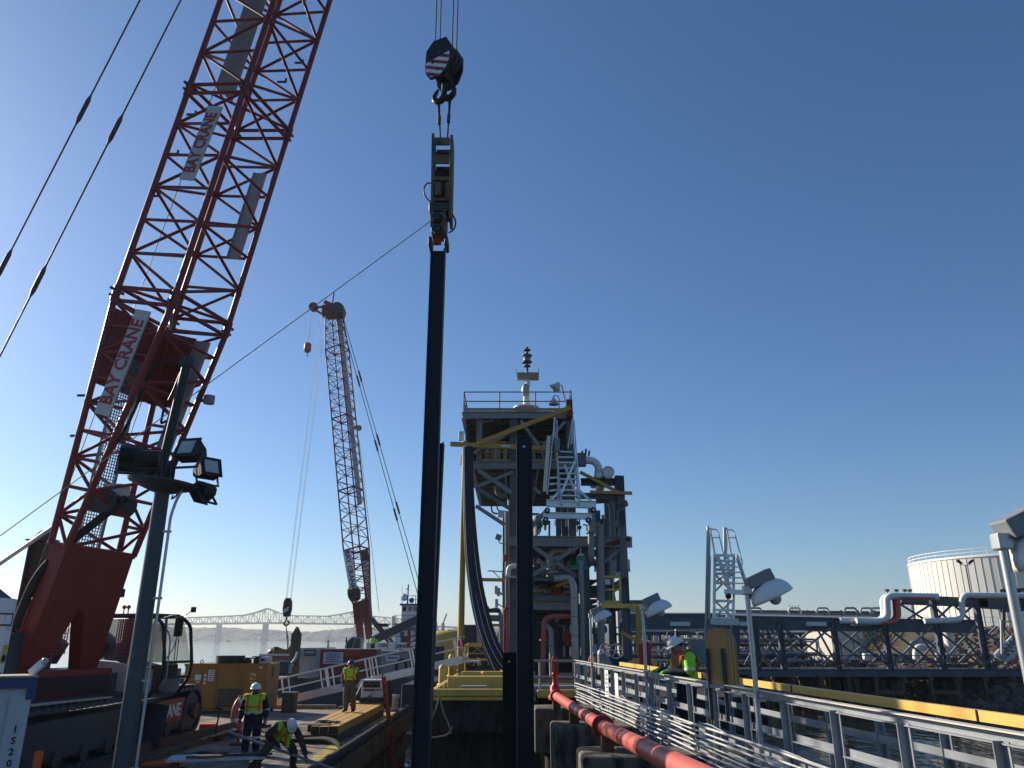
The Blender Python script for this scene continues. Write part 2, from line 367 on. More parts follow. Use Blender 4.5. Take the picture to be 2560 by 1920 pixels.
# far wooded shore
fw = MB(); rnd = random.Random(5)
nxf, nyf = 420, 9
for sgn, x0, x1, y0 in ((1, -2300, 700, 2180),):
    vs_ = []
    for j in range(nyf):
        for i in range(nxf):
            x = x0+(x1-x0)*i/(nxf-1); y = y0+j*45+18*noise2(x*.01, j)
            e = 29+9*noise2(x*.0042, 1.7)+5*noise2(x*.013, 3.3)
            prof = [0, .35, .62, .78, .9, 1., 1.02, 1., .9][j]
            z = max(0, e*1.25*prof+(noise2(x*.09+j*2, y*.05)*3.2+rnd.uniform(-2.2, 2.6))*min(1, j*.7))
            vs_.append((x+rnd.uniform(-2, 2), y, z-.4 if j == 0 else z))
    fw.add(vs_, [(j*nxf+i, j*nxf+i+1, (j+1)*nxf+i+1, (j+1)*nxf+i) for j in range(nyf-1) for i in range(nxf-1)], 'far_wood')
tag(fw.build('far_wooded_shore'), 'low wooded far shore in blue haze below the bridge', 'wooded shore', kind='stuff')
rnd = random.Random(8)
hs = MB()
for k in range(60):
    x = rnd.uniform(-1050, -330); y = 2165+rnd.uniform(0, 25); hs.box((x, y, 4+rnd.uniform(0, 5)), (rnd.uniform(6, 16), 8, rnd.uniform(4, 7)), rnd.choice(['white', 'off_white', 'mid_grey']))
tag(hs.build('shore_houses'), 'tiny pale houses scattered along the far waterline', 'houses', kind='stuff')

# ------------------------------------------------------------------ bridge
BY = 1950
br = thing('truss_bridge', 'long pale steel cantilever truss bridge spanning the river', 'bridge', P(667, 1603, BY))
top = [(464, 1544), (549, 1541), (609, 1538), (639, 1531), (667, 1521), (695, 1532), (728, 1539), (818, 1540.5), (847, 1536), (888, 1528), (928, 1540), (982, 1545.5), (1010, 1548)]
def topy(px):
    for (a, b), (c, d) in zip(top, top[1:]):
        if a <= px <= c: return b+(d-b)*(px-a)/(c-a)
    return top[-1][1]
def bot(px): return 1557.5+abs(px-667)*.012+max(0, px-1000)*.04
DZ = V((0, 18, 0))
for side in (0, 1):
    o = DZ*side
    for (a, b), (c, d) in zip(top, top[1:]): mem('box', 'top_chord', P(a, b, BY)+o, P(c, d, BY)+o, 2.0, 2.2, 'bridge_steel', br)
    px = 464; nodes = []
    while px < 1012: nodes.append(px); px += 13.8
    for i, px in enumerate(nodes):
        mem('box', 'truss_post', P(px, bot(px), BY)+o, P(px, topy(px), BY)+o, 1.1, 1.1, 'bridge_steel', br)
        if i+1 < len(nodes):
            q = nodes[i+1]; a, b = (P(px, bot(px), BY), P(q, topy(q), BY)) if i % 2 else (P(px, topy(px), BY), P(q, bot(q), BY))
            mem('box', 'truss_diagonal', a+o, b+o, 1.2, 1.2, 'bridge_steel', br)
for a, c in ((300, 439), (439, 667), (667, 888), (888, 1012), (1012, 1330)):
    mem('box', 'deck', P(a, bot(a), BY)+DZ/2, P(c, bot(c), BY)+DZ/2, 20, 4.2, 'bridge_steel', br)
for px in (345, 439, 545, 662, 890, 1012, 1092, 1150, 1215, 1280):
    t = P(px, bot(px)+1, BY)+DZ/2; wd = 9 if px in (662, 890) else 7
    pm = MB()
    for s in (-1, 1): pm.prism([(-wd*.62, -t.z-1), (wd*.62, -t.z-1), (wd*.45, -1), (-wd*.45, -1)], t+V((0, s*8-2, 0)), (1, 0, 0), (0, 0, 1), (0, 4.5, 0), 'bridge_steel')
    pm.box(t+V((0, 0, -3)), (wd*.9, 20, 3), 'bridge_steel'); pm.box((t.x, t.y, 2), (wd*1.7, 24, 5), 'bridge_steel')
    pm.build('pier', br)
# buoy, sailing boats, small craft
b0 = G(819, 1622, 0); b = thing('channel_buoy', 'small dark channel buoy floating on the open river', 'buoy', b0)
MB().lathe([(0, -.6), (1.5, -.4), (1.5, .7), (.8, 1.0), (.35, 3.0), (.35, 3.6), (.7, 3.7), (.7, 4.4), (0, 4.6)], b0, 'black', 12).build('buoy_body', b)
for i, (px, py, hh, lab) in enumerate(((824, 1606, 26, 'tall white-masted sailing boat moored off the far shore'), (818, 1606.5, 15, 'lower white sailing boat moored beside a taller mast'))):
    q = P(px, py, 1500); q.z = 0; s = thing('sailing_boat', lab, 'boat', q)
    MB().prism([(-6, 0), (5, 0), (7, 2), (-6.5, 2)], q, (1, 0, 0), (0, 0, 1), (0, 3, 0), 'white').build('hull', s)
    tube('mast', q+V((0, 1.5, 2)), q+V((0, 1.5, hh)), .35, 'white', s, 6)
    MB().prism([(0, 3), (-5, 3.6), (0, hh*.8)], q+V((0, 1.3, 0)), (1, 0, 0), (0, 0, 1), (0, .25, 0), 'off_white').build('sail', s)
q = G(571, 1604.5, 0); q.z = 0; s = thing('motor_boat', 'tiny dark motor boat by the bridge pier', 'boat', q)
MB().prism([(-4, 0), (3, 0), (5, 2), (-4, 2)], q, (1, 0, 0), (0, 0, 1), (0, 3, 0), 'dark_grey').build('hull', s)
MB().box(q+V((-1, 1.5, 2.7)), (3, 2, 1.5), 'dark_grey').build('cabin', s)
# ================================================================== NEAR BARGE
DK = 2.25; EX = -4.85
bg_ = thing('deck_barge', 'rust-stained steel deck barge carrying the red crane', 'barge', (-18, 24, 0))
h = MB(); h.box((-18.2, 24, .78), (26.7, 29, 2.9), 'hull_dark'); h.build('hull', bg_)
d = MB(); d.add([(-31.5, 9.6, DK), (EX, 9.6, DK), (EX, 38.45, DK), (-31.5, 38.45, DK)], [(0, 1, 2, 3)], 'deck_steel'); d.build('deck', bg_)
for y0, y1 in ((19.5, 20.9), (21.6, 26.2), (31.0, 37.9)):
    y = y0
    k = MB(); k.add([(EX-.62, y0, DK+.004), (EX-.02, y0, DK+.004), (EX-.02, y1, DK+.004), (EX-.62, y1, DK+.004)], [(0, 1, 2, 3)], 'deck_yellow'); k.build('edge_marking', bg_)
for k in range(9):
    y = 10+k*3.15; mem('box', 'fender_timber', (EX+.16, y, 1.9), (EX+.16, y+3.1, 1.9), .3, .62, 'old_wood', bg_)
    mem('box', 'fender_timber', (EX+.12, y+.3, .95), (EX+.12, y+3.35, .95), .22, .5, 'old_wood', bg_)
pipe('rubbing_tube', [(EX+.10, 10, DK+.02), (EX+.12, 24, DK+.04), (EX+.10, 38, DK+.02)], .16, 'rubber', bg_)
mem('box', 'edge_timber', (-13.2, 38.25, DK+.09), (-8.1, 38.25, DK+.09), .22, .16, 'plank', bg_)
mem('box', 'edge_timber', (-8.0, 38.28, DK+.06), (-5.9, 38.28, DK+.06), .2, .1, 'plank', bg_)
bo = MB(); c = G(985, 1772, DK); c.x = -5.35; c.y = 37.3
for s in (-.32, .32): bo.lathe([(.24, 0), (.21, .08), (.2, .5), (.27, .56), (.27, .64), (0, .66)], c+V((0, s, 0)), 'off_white', 14)
bo.box(c+V((0, 0, .03)), (.75, 1.3, .06), 'dark_grey'); bo.build('twin_bollard', bg_)
for k, (x, y, sx, sy) in enumerate(((-9.3, 21.2, 2.4, .05), (-7.0, 27.6, 3.6, .05), (-8.6, 31.6, .05, 5.6))):
    MB().box((x, y, DK+.012), (sx, sy, .024), 'dark_grey').build('weld_seam', bg_)

# ------------------------------------------------------------------ steel timbers, worker platform
yb = (25.9, 29.2, 32.1, 35.0)
rnd = random.Random(21)
for col in range(4):
    for lev in range(2):
        x0 = -6.52+col*.292
        y0, y1 = 25.9+rnd.uniform(-.08, .06), 35.0+rnd.uniform(-.1, .1)
        if col == 0 and lev == 1: y0 = 26.7
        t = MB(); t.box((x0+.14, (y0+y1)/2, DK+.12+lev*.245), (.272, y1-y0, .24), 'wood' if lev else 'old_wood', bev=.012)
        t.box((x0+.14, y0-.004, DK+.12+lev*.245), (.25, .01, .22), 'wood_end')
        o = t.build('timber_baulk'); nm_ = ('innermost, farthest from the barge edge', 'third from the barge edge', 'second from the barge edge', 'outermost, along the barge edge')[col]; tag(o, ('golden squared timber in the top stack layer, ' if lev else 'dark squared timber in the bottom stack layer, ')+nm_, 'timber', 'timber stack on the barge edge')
pl = MB(); pl.box((-5.95, 35.0, DK+.515), (1.5, 1.0, .035), 'plank'); tag(pl.build('plywood_sheet'), 'plywood sheet under the welding machine on the timber stack', 'board')
pl = MB(); pl.box((-6.2, 26.35, DK+.505), (.9, .5, .02), 'print_grey'); tag(pl.build('rubber_mat'), 'dark rubber mat draped at the near end of the timber stack', 'mat')
rp = MB(); pts = []
for k in range(60):
    a = k*.55; pts.append(V((-5.95+math.cos(a)*(.22+.004*k), 26.75+math.sin(a)*.3+k*.002, DK+.53+.012*math.sin(k*1.3))))
rp.sweep(pts, .012, 'black', 6); tag(rp.build('cable_coil'), 'thin black cable coil lying on the timber stack', 'cable')
# welding machine
wx, wy, wz = -5.85, 34.95, DK+.535
wm = thing('welding_machine', 'cream engine welding machine with black control panel on timber stack', 'welder', (wx, wy, wz))
MB().box((wx, wy, wz+.09), (1.0, .95, .18), 'black').build('skid', wm)
b = MB().box((wx, wy+.05, wz+.53), (.9, .85, .70), 'off_white', bev=.03).build('housing', wm)
c = MB(); c.box((wx-.03, wy-.385, wz+.70), (.68, .03, .24), 'black'); 
for k in range(5): c.cyl((wx-.26+k*.12, wy-.40, wz+.70+.04*(k % 2)), (wx-.26+k*.12, wy-.425, wz+.70+.04*(k % 2)), .025, 'mid_grey', n=8)
c.build('control_panel', b)
c = MB(); c.box((wx-.12, wy-.382, wz+.48), (.44, .03, .07), 'black')
for k in range(4): c.cyl((wx+.16+k*.07, wy-.38, wz+.49), (wx+.16+k*.07, wy-.41, wz+.49), .028, 'black', n=8)
c.build('terminal_row', b)
MB().box((wx+.02, wy-.378, wz+.34), (.12, .012, .1), 'purple_wheel').build('sticker', b)
MB().box((wx-.08, wy-.378, wz+.24), (.16, .012, .1), 'print_grey').build('sticker', b)
pipe('lifting_eye', [(wx-.1, wy, wz+.88), (wx-.1, wy, wz+1.0), (wx+.1, wy, wz+1.0), (wx+.1, wy, wz+.88)], .02, 'galv', wm, .06)
pipe('exhaust', [(wx+.3, wy+.2, wz+.86), (wx+.3, wy+.2, wz+1.05), (wx+.38, wy+.2, wz+1.12)], .03, 'rust_brown', wm, .04)
rp = MB(); rp.sweep(round_path([(wx-.42, wy-.3, wz+.8), (wx-.55, wy-.42, wz+.5), (wx-.7, wy-.5, wz+.15), (wx-.85, wy-.55, wz-.02), (wx-1.0, wy-1.2, wz-.45), (wx-.9, wy-2.4, wz-.48)], .3), .02, 'off_white', 6)
tag(rp.build('welding_cable'), 'pale welding cable hanging from the cream welding machine', 'cable')
tp = MB(); tp.box((wx+.62, wy+.1, wz+.28), (.26, .7, 1.15), 'tarp_green', bev=.1); tag(tp.build('tarpaulin_bundle'), 'black tarpaulin bundle hung beside the welding machine', 'tarpaulin')
# ladder over the side
ld = thing('leaning_ladder', 'orange-red ladder leaning over the barge edge down to the water', 'ladder', (-4.3, 31.5, 0))
pa, pb = V((-4.24, 31.3, .3)), V((-4.92, 31.3, 3.92))
for s in (0, .42): mem('chan', 'side_rail', pa+V((0, s, 0)), pb+V((0, s, 0)), .05, .1, 'ladder_red', ld, V((1, 0, 0)))
for k in range(12): tube('rung', pa.lerp(pb, .06+k*.08)+V((0, .02, 0)), pa.lerp(pb, .06+k*.08)+V((0, .40, 0)), .017, 'galv', ld, 6)
# hose over the edge, mooring rope
hs = MB(); hs.sweep(round_path([(-9.2, 28.2, DK+.08), (-7.6, 25.7, DK+.1), (-6.3, 25.3, DK+.16), (-5.3, 24.6, DK+.28), (-4.75, 23.9, DK+.1), (-4.55, 23.6, DK-.9), (-4.5, 23.5, .1)], .5, 8), .075, 'rubber', 10)
tag(hs.build('black_hose'), 'thick black hose running along the deck and over the barge edge', 'hose')
hs = MB(); hs.sweep([(EX+.35, 20.4, DK+.1), (EX+.5, 19.7, 1.4), (EX+.9, 18.7, .5), (EX+1.2, 18.2, .02)], .03, 'rope', 8)
tag(hs.build('mooring_rope'), 'pale mooring rope hanging off the barge side into the water', 'rope')
rp = MB(); pts = []
for k in range(90):
    t = k/89; pts.append(V((-8.9+2.4*t, 28.3-2.2*t, DK+.1+.09*abs(math.sin(k*.9))))+V((math.sin(k*1.1)*.07, math.cos(k*.9)*.09, 0)))
rp.sweep(pts, .025, 'rope', 6); tag(rp.build('twisted_rope'), 'twisted grey rope lying on deck beside the timber stack', 'rope')
rp = MB(); pts = [V((-9.5+math.cos(k*.45)*(.75+.05*math.sin(k*2)), 30.2+math.sin(k*.45)*.55, DK+.05+.015*(k//14))) for k in range(56)]
rp.sweep(pts, .035, 'rubber', 6); tag(rp.build('hose_coil'), 'loose coil of dark hose on the barge deck behind the navy worker', 'hose')

# ------------------------------------------------------------------ yellow power pack
X0, X1, Y0, Y1, Z0, Z1 = -14.2, -10.62, 35.6, 37.5, DK+.12, 4.27
pk = thing('power_pack', 'ochre yellow hydraulic power pack with black roof stacks and stickers', 'power pack', ((X0+X1)/2, 36.5, DK))
for y in (35.75, 37.3): mem('box', 'skid_beam', (X0+.1, y, DK+.06), (X1-.1, y, DK+.06), .2, .13, 'dark_grey', pk)
b = MB().box(((X0+X1)/2, (Y0+Y1)/2, (Z0+Z1)/2), (X1-X0, Y1-Y0, Z1-Z0), 'pack_yellow', bev=.03).build('housing', pk)
mem('box', 'roof_edge', (X0-.02, Y0-.02, Z1-.05), (X1+.02, Y0-.02, Z1-.05), .05, .12, 'pack_yellow', b)
for a, c in ((X0+.12, X0+.75), (X0+.82, X0+1.45), (X0+1.52, X0+2.55), (X0+2.62, X1-.08)):
    MB().box(((a+c)/2, Y0-.012, (Z0+Z1)/2-.05), (c-a, .03, Z1-Z0-.3), 'pack_yellow', bev=.008).build('door_panel', b)
MB().box((X0+2.05, Y0-.035, Z0+.52), (.98, .03, .72), 'dark_grey').build('louvre_opening', b)
for k in range(7): MB().box((X0+2.05, Y0-.055, Z0+.25+k*.09), (.9, .03, .02), 'pack_yellow').build('louvre', b)
def sticker(x, z, w_, h_, mt, marks=0, Y=None):
    s = MB(); y = (Y or Y0)-.034; s.box((x, y, z), (w_, .01, h_), mt)
    for k in range(marks): s.box((x+random.uniform(-.02, .02), y-.007, z+h_*.36-k*h_*.75/max(1, marks-1)), (w_*random.uniform(.5, .8), .005, h_*.07), 'print_grey')
    return s.build('sticker', b)
sticker(X0+.62, Z1-.55, .27, .22, 'sticker'); sticker(X0+.64, Z1-.73, .14, .07, 'sticker', 1)
sticker(X0+1.18, Z1-.47, .25, .46, 'sticker', 5); sticker(X0+.93, Z1-.48, .1, .09, 'sticker'); sticker(X0+.93, Z1-.63, .09, .09, 'sticker'); sticker(X0+.92, Z1-.78, .1, .1, 'sticker')
s = sticker(X0+3.0, Z1-.52, .26, .27, 'sticker_y', 0); sticker(X0+2.95, Z1-.51, .07, .07, 'black', 0, Y0-.01); sticker(X0+3.06, Z1-.56, .08, .07, 'black', 0, Y0-.01)
sticker(X0+3.0, Z1-.75, .27, .05, 'sticker_y'); sticker(X0+3.3, Z1-.12, .13, .15, 'sticker', 2)
MB().box((X1+.012, Y0+.8, Z1-.35), (.01, .22, .45), 'black').build('side_emblem', b)
MB().cyl((X0+1.65, 36.4, Z1), (X0+1.65, 36.4, Z1+.32), .62, 'black', n=24).build('fan_cowl', pk)
for x, hh in ((X0+2.5, .24), (X0+2.92, .30)):
    s = MB(); s.cyl((x, 36.2, Z1), (x, 36.2, Z1+hh-.08), .17, 'black', n=16); s.cyl((x, 36.2, Z1+hh-.05), (x, 36.2, Z1+hh), .24, 'black', n=16); s.cyl((x, 36.2, Z1+hh-.08), (x, 36.2, Z1+hh-.05), .12, 'black', n=8); s.build('exhaust_cap', pk)
for x in (X0+.18, X0+.62): MB().sweep([V((x+.06*math.cos(a*.6), 35.8, Z1+.07+.08*math.sin(a*.6))) for a in range(11)], .02, 'black', 6, True).build('lifting_eye', pk)
jb = MB().box((X0+3.25, 36.3, Z1+.14), (.42, .5, .28), 'off_white', bev=.03); jb.box((X0+3.2, 36.04, Z1+.15), (.18, .01, .12), 'blue_sign'); tag(jb.build('cool_box'), 'small blue-white cool box standing on the yellow power pack roof', 'cool box')
# steel stub next to pack
sb = MB(); c = V((-9.75, 36.4, DK)); sb.box(c+V((0, 0, .4)), (.55, .55, .8), 'spud_brown', bev=.02); sb.box(c+V((0, 0, .82)), (.6, .6, .04), 'galv'); tag(sb.build('steel_stub'), 'rusty square steel stub with bright top at the gangway foot', 'steel stub')

# ------------------------------------------------------------------ aluminium gangway
gw = thing('gangway', 'grey aluminium gangway with handrails sloping from barge up to dolphin', 'gangway', (-7, 40, 2.4))
A0, A1 = V((-11.2, 39.4, 2.42)), V((-2.35, 39.4, 4.36)); B0, B1 = A0+V((0, 1.1, 0)), A1+V((0, 1.1, 0))
for p0, p1 in ((A0, A1), (B0, B1)):
    mem('chan', 'stringer', p0, p1, .08, .34, 'alu', gw); o = V((0, 0, .15))
    for hh, nm in ((1.05, 'handrail'), (.55, 'mid_rail')): tube(nm, p0+V((0, 0, hh)), p1+V((0, 0, hh)), .032, 'alu', gw, 8)
    for k in range(5):
        t = .02+k*.24; q = p0.lerp(p1, t)
        for dx in (0, .32): tube('post', q+V((dx-.1, 0, (p1.z-p0.z)/(p1.x-p0.x)*dx)), q+V((dx-.32, 0, 1.05+(p1.z-p0.z)/(p1.x-p0.x)*(dx-.3))), .035, 'alu', gw, 8)
for k in range(30): mem('box', 'tread_slat', A0.lerp(A1, k/30+.01)+V((0, .04, .06)), B0.lerp(B1, k/30+.01)+V((0, -.04, .06)), .22, .03, 'alu', gw)
MB().box(A1+V((.35, .55, -.1)), (.9, 1.2, .08), 'galv').build('landing_plate', gw)

# ------------------------------------------------------------------ deck clutter beside the navy worker
lr = thing('life_ring_stand', 'red life ring hanging on a post beside the navy worker', 'life ring', G(594, 1862, DK))
c = G(594, 1862, DK); tube('post', c, c+V((0, 0, 1.25)), .045, 'ladder_red', lr); MB().box(c+V((0, 0, .03)), (.4, .4, .06), 'rust_brown').build('foot', lr)
rg = V((c.x+.02, c.y-.08, c.z+.92)); rm = M.Rotation(R(70), 3, 'Z')
ring = MB().sweep([rg+rm @ V((.31*math.cos(a*math.pi/12), 0, .38*math.sin(a*math.pi/12))) for a in range(24)], .075, 'ring_red', 10, True).build('ring', lr)
for a in (2, 8, 14, 20): MB().sweep([rg+rm @ V((.31*math.cos((a+d)*math.pi/12), 0, .38*math.sin((a+d)*math.pi/12))) for d in (-.5, 0, .5)], .08, 'sticker', 10).build('reflective_band', ring)
MB().sweep([rg+rm @ V((.42*math.cos(a*math.pi/12), .02, .48*math.sin(a*math.pi/12)+.015*math.sin(a*3))) for a in range(24)], .012, 'rope', 6, True).build('grab_line', lr)
c = G(536, 1852, DK); jk = thing('hand_jack', 'black T-handled pump jack standing on the barge deck', 'hand jack', c)
tube('handle_shaft', c+V((0, 0, .1)), c+V((.06, 0, .92)), .025, 'black', jk); tube('grip', c+V((-.08, .05, .95)), c+V((.2, -.05, .93)), .035, 'black', jk)
MB().box(c+V((0, 0, .08)), (.45, .3, .16), 'rust_brown', bev=.02).build('jack_body', jk)
c = P(560, 1875, 22.3); tr = MB()
for k, (dx, dy, dz, l, a) in enumerate(((0, 0, 0, 3.4, 4), (.3, .3, .03, 2.6, -8), (-.35, -.25, .02, 2.9, 15))):
    pass
bx = thing('steel_trough', 'low rusty steel trough with timber offcuts inside', 'trough', G(540, 1868, DK))
p0, p1 = G(330, 1905, DK), G(575, 1838, DK); q0, q1 = p0+V((.1, 1.2, 0)), p1+V((.1, .9, 0))
mem('box', 'side_plate', p0+V((0, 0, .2)), p1+V((0, 0, .2)), .05, .4, 'rust_brown', bx); mem('box', 'side_plate', q0+V((0, 0, .2)), q1+V((0, 0, .2)), .05, .4, 'spud_brown', bx)
mem('box', 'end_plate', p1+V((0, 0, .2)), q1+V((0, 0, .2)), .05, .4, 'rust_brown', bx)
for k in range(5):
    a = p0.lerp(p1, .55+.08*k)+V((0, .15+.13*k, .1+.03*k)); tag(mem('box', 'timber_offcut', a, a+V((.9, .35-.15*k, .25-.05*k)), .12, .05, 'plank'), 'pale timber offcut lying in the rusty steel trough', 'timber', 'offcuts in the steel trough')
tb = thing('work_table', 'low plywood work table with blue trim and steel scraps on the barge', 'table', G(560, 1915, DK))
c = P(545, 1893, 20.3); 
MB().box(c, (2.2, .85, .05), 'off_white', rot=M.Rotation(R(14), 3, 'Z')).build('table_top', tb)
for dx in (-.95, .95):
    for dy in (-.33, .33):
        v = M.Rotation(R(14), 3, 'Z') @ V((dx, dy, 0)); mem('box', 'leg', V((c.x+v.x, c.y+v.y, DK)), c+v, .07, .07, 'rust_brown', tb)
rnd = random.Random(31)
for k in range(7):
    v = M.Rotation(R(14), 3, 'Z') @ V((rnd.uniform(-.7, .6), rnd.uniform(-.3, .3), .05)); a = rnd.uniform(-.3, .5)
    tag(mem('box', 'steel_scrap', c+v, c+v+V((math.cos(a)*rnd.uniform(.4, 1.0), math.sin(a)*.4, .03)), .08, .05, rnd.choice(['rust_brown', 'dark_grey', 'old_wood'])), 'scrap bar lying on the low plywood work table', 'scrap', 'scraps on the work table')
cb = MB(); c2 = c+V((-.55, .55, -.15)); pts = [c2+V((math.cos(k*.5)*.3+.04*math.sin(k*1.7), math.sin(k*.5)*.28, .05+.1*abs(math.sin(k*.37)))) for k in range(70)]
cb.sweep(pts, .03, 'rubber', 6); tag(cb.build('cable_heap'), 'heap of black cable behind the plywood work table', 'cable')
c = G(250, 1935, DK); c = P(408, 1893, 21.6); om = MB().box((c.x, c.y, DK+.04), (.95, .35, .07), 'orange', rot=M.Rotation(R(12), 3, 'Z'), bev=.02); tag(om.build('orange_pad'), 'flat orange pad on deck below the crane track', 'pad')
c = G(518, 1838, DK); om = MB().box((c.x, c.y, DK+.16), (.5, .4, .3), 'ladder_red', bev=.04); om.box((c.x, c.y, DK+.33), (.46, .36, .05), 'orange'); tag(om.build('fuel_can'), 'small red and orange fuel box behind the hand jack', 'fuel box')
c = P(91, 1920, 12.4); tag(MB().box((c.x, c.y, (DK+P(91, 1878, 12.4).z)/2), (.11, .06, P(91, 1878, 12.4).z-DK), 'orange', bev=.01).build('marker_stake'), 'orange marker stake standing by the white container', 'stake')
# long pole held by the bending worker
PO0, PO1 = P(568, 1829, 21.8), P(860, 1932, 19.6)
tag(tube('steel_pole', PO0, PO1, .035, 'mid_grey'), 'long grey steel pole gripped by the bending worker', 'pole')

# ------------------------------------------------------------------ white container at the left edge
wc = thing('white_container', 'white office container with dark roof rail and vertical black lettering', 'container', (-9.3, 14.4, DK))
cx1 = P(87, 1700, 14).x; ct = P(87, 1697, 14).z
CW = M.Translation((cx1, 14, 0)) @ M.Rotation(R(31), 4, 'Z')
b = MB().box((-3, 1.2, (DK+ct)/2), (6, 2.4, ct-DK), 'off_white', bev=.02).build('body', wc, CW)
MB().box((-3, -.03, ct-.06), (6.1, .12, .16), 'blue_sign').build('roof_rail', wc, CW); MB().box((-3, -.02, ct+.04), (6.1, .2, .035), 'plank').build('roof_rail', wc, CW)
MB().box((-.02, -.03, ct-.16), (.14, .1, .32), 'blue_sign').build('corner_fitting', wc, CW)
MB().box((-.16, -.025, (DK+ct)/2-.1), (.30, .05, ct-DK-.3), 'off_white').build('corner_post', wc, CW); MB().box((-.62, -.015, (DK+ct)/2-.35), (.22, .02, ct-DK-.9), 'mid_grey').build('door_gap', wc, CW)
for k, ch in enumerate('IS20AET'): MB().text(ch, .15, (-.15, -.055, ct-.78-k*.17), (1, 0, 0), (0, 0, 1), 'black', bold=.02).build('letter', wc, CW)
fl = thing('work_lamp', 'chrome work lamp clamped on the white container roof', 'lamp', P(75, 1685, 14.2)); a = P(78, 1683, 14.1)
tube('bracket', V((a.x, a.y, ct)), a+V((0, 0, .02)), .03, 'galv', fl); mem('box', 'lamp_body', a, P(107, 1657, 14.1), .09, .12, 'pure_white', fl); MB().ball(P(112, 1653, 14.1), .06, 'lens').build('lamp_lens', fl)
# ================================================================== LATTICE BOOMS
def lattice(par, c, n, secs, rch, rbr, mc, mb, mesh=None, ph=0, endframes=True):
    """secs: (p0, w0, h0, p1, w1, h1, panels). With mesh=MB the bars are joined into it, otherwise each bar is a part."""
    def bar(nm, a, b, r, mt):
        if mesh is not None: mesh.cyl(a, b, r, mt, n=6, caps=False)
        else: tube(nm, a, b, r, mt, par, 10 if rch > .07 else 6)
    CN = ((-1, -1), (-1, 1), (1, 1), (1, -1))
    for p0, w0, h0, p1, w1, h1, npan in secs:
        def cor(t, k):
            p = p0.lerp(p1, t); w_ = w0+(w1-w0)*t; h_ = h0+(h1-h0)*t; s, q = CN[k]; return p+c*(s*w_/2)+n*(q*h_/2)
        for k in range(4): bar('chord', cor(0, k), cor(1, k), rch, mc)
        for f in range(4):
            a, b = f, (f+1) % 4
            for i in range(npan+1):
                t = i/npan
                if i in (0, npan) or f % 2 == 0 or i % 2 == ph: bar('brace', cor(t, a), cor(t, b), rbr*(1.25 if i in (0, npan) else 1), mb)
                if i < npan:
                    t2 = (i+1)/npan
                    if (i+f) % 2: bar('brace', cor(t, a), cor(t2, b), rbr, mb)
                    else: bar('brace', cor(t2, a), cor(t, b), rbr, mb)
        if endframes:
            bar('brace', cor(0.004, 0), cor(.004, 2), rbr, mb); bar('brace', cor(.996, 1), cor(.996, 3), rbr, mb)

# ------------------------------------------------------------------ near red crawler crane
O = V((-13.8, 22.0, 0)); az = V((10, -3, 0)).normalized(); cc = V((.287, .958, 0)).normalized(); up = V((0, 0, 1))
BB = V((-12, 21.5, 4.5)); TIP = V((-2, 18.5, 54.3)); bd = (TIP-BB).normalized(); nn = az*bd.z-up*math.hypot(bd.x, bd.y); nn.normalize()
def U(u): return BB.lerp(TIP, u)
def L3(a, c_, z): return V((O.x, O.y, 0))+az*a+cc*c_+up*z
RZ = math.atan2(az.y, az.x); ROT = M((az, cc, up)).transposed()
cr = thing('crawler_crane', 'red lattice-boom crawler crane standing on the near barge', 'crane', (O.x, O.y, DK))
# boom foot plate is the boom part; chords, braces, walkways and signs are its pieces
W_ = 2.35; uP = .062; f = MB()
pT, pB = U(uP), U(.0)
def foot(s_n): return [pT+cc*(-W_/2)+nn*s_n, pT+cc*(W_/2)+nn*s_n, pB+cc*(W_/2+.05)+nn*s_n*.7, pB+cc*(W_/2-.55)+nn*s_n*.7, U(uP*.50)+cc*.12+nn*s_n*.85, U(uP*.50)+cc*(-.12)+nn*s_n*.85, pB+cc*(-W_/2+.55)+nn*s_n*.7, pB+cc*(-W_/2-.05)+nn*s_n*.7]
fa, fb = foot(-.28), foot(.28); f.add(fa+fb, [(0, 1, 4, 5), (1, 2, 3, 4), (0, 5, 6, 7), (13, 12, 9, 8), (12, 11, 10, 9), (15, 14, 13, 8)]+[(i, (i+8), (i+1) % 8+8, (i+1) % 8) for i in range(8)], 'crane_red')
boom = f.build('boom', cr)
for k in range(2):
    s = -1 if k else 1; mem('box', 'pivot_lug', pB+cc*(s*(W_/2-.25))+nn*0-bd*.55, pB+cc*(s*(W_/2-.25))+bd*.1, .5, .4, 'crane_red', boom, nn)
mem('box', 'plate_rib', pT+cc*(-W_/2-.02)+nn*.3, pT+cc*(W_/2+.02)+nn*.3, .06, .14, 'crane_red', boom, bd)
H_ = 2.1
uJ, uK = .2, .335
lattice(boom, cc, nn, [(U(uP), W_, .55, U(uJ-.004), W_, H_, 9), (U(uJ+.004), W_, H_, U(uK-.003), W_, H_, 6), (U(uK+.003), W_, H_, U(.5), W_, H_, 7)], .088, .047, 'crane_red', 'crane_red')
ub = MB(); lattice(None, cc, nn, [(U(.504), W_, H_, U(.9), W_, H_, 16), (U(.9), W_, H_, U(.985), 1.2, .8, 4)], .088, .047, 'crane_red', 'crane_red', mesh=ub)
ub.box(U(.992), (1.6, 1.2, 1.0), 'crane_red'); ub.build('upper_boom', cr)
for u in (uJ, uK):
    for s, q in ((-1, -1), (-1, 1), (1, 1), (1, -1)):
        p = U(u)+cc*(s*W_/2)+nn*(q*H_/2)
        j = MB(); j.cyl(p-bd*.22, p+bd*.22, .115, 'crane_red', n=10); j.cyl(p-cc*.24+bd*.09, p+cc*.24+bd*.09, .045, 'dark_grey', n=8); j.cyl(p-cc*.2-bd*.1, p+cc*.2-bd*.1, .04, 'dark_grey', n=8); j.build('joint_pin', boom)
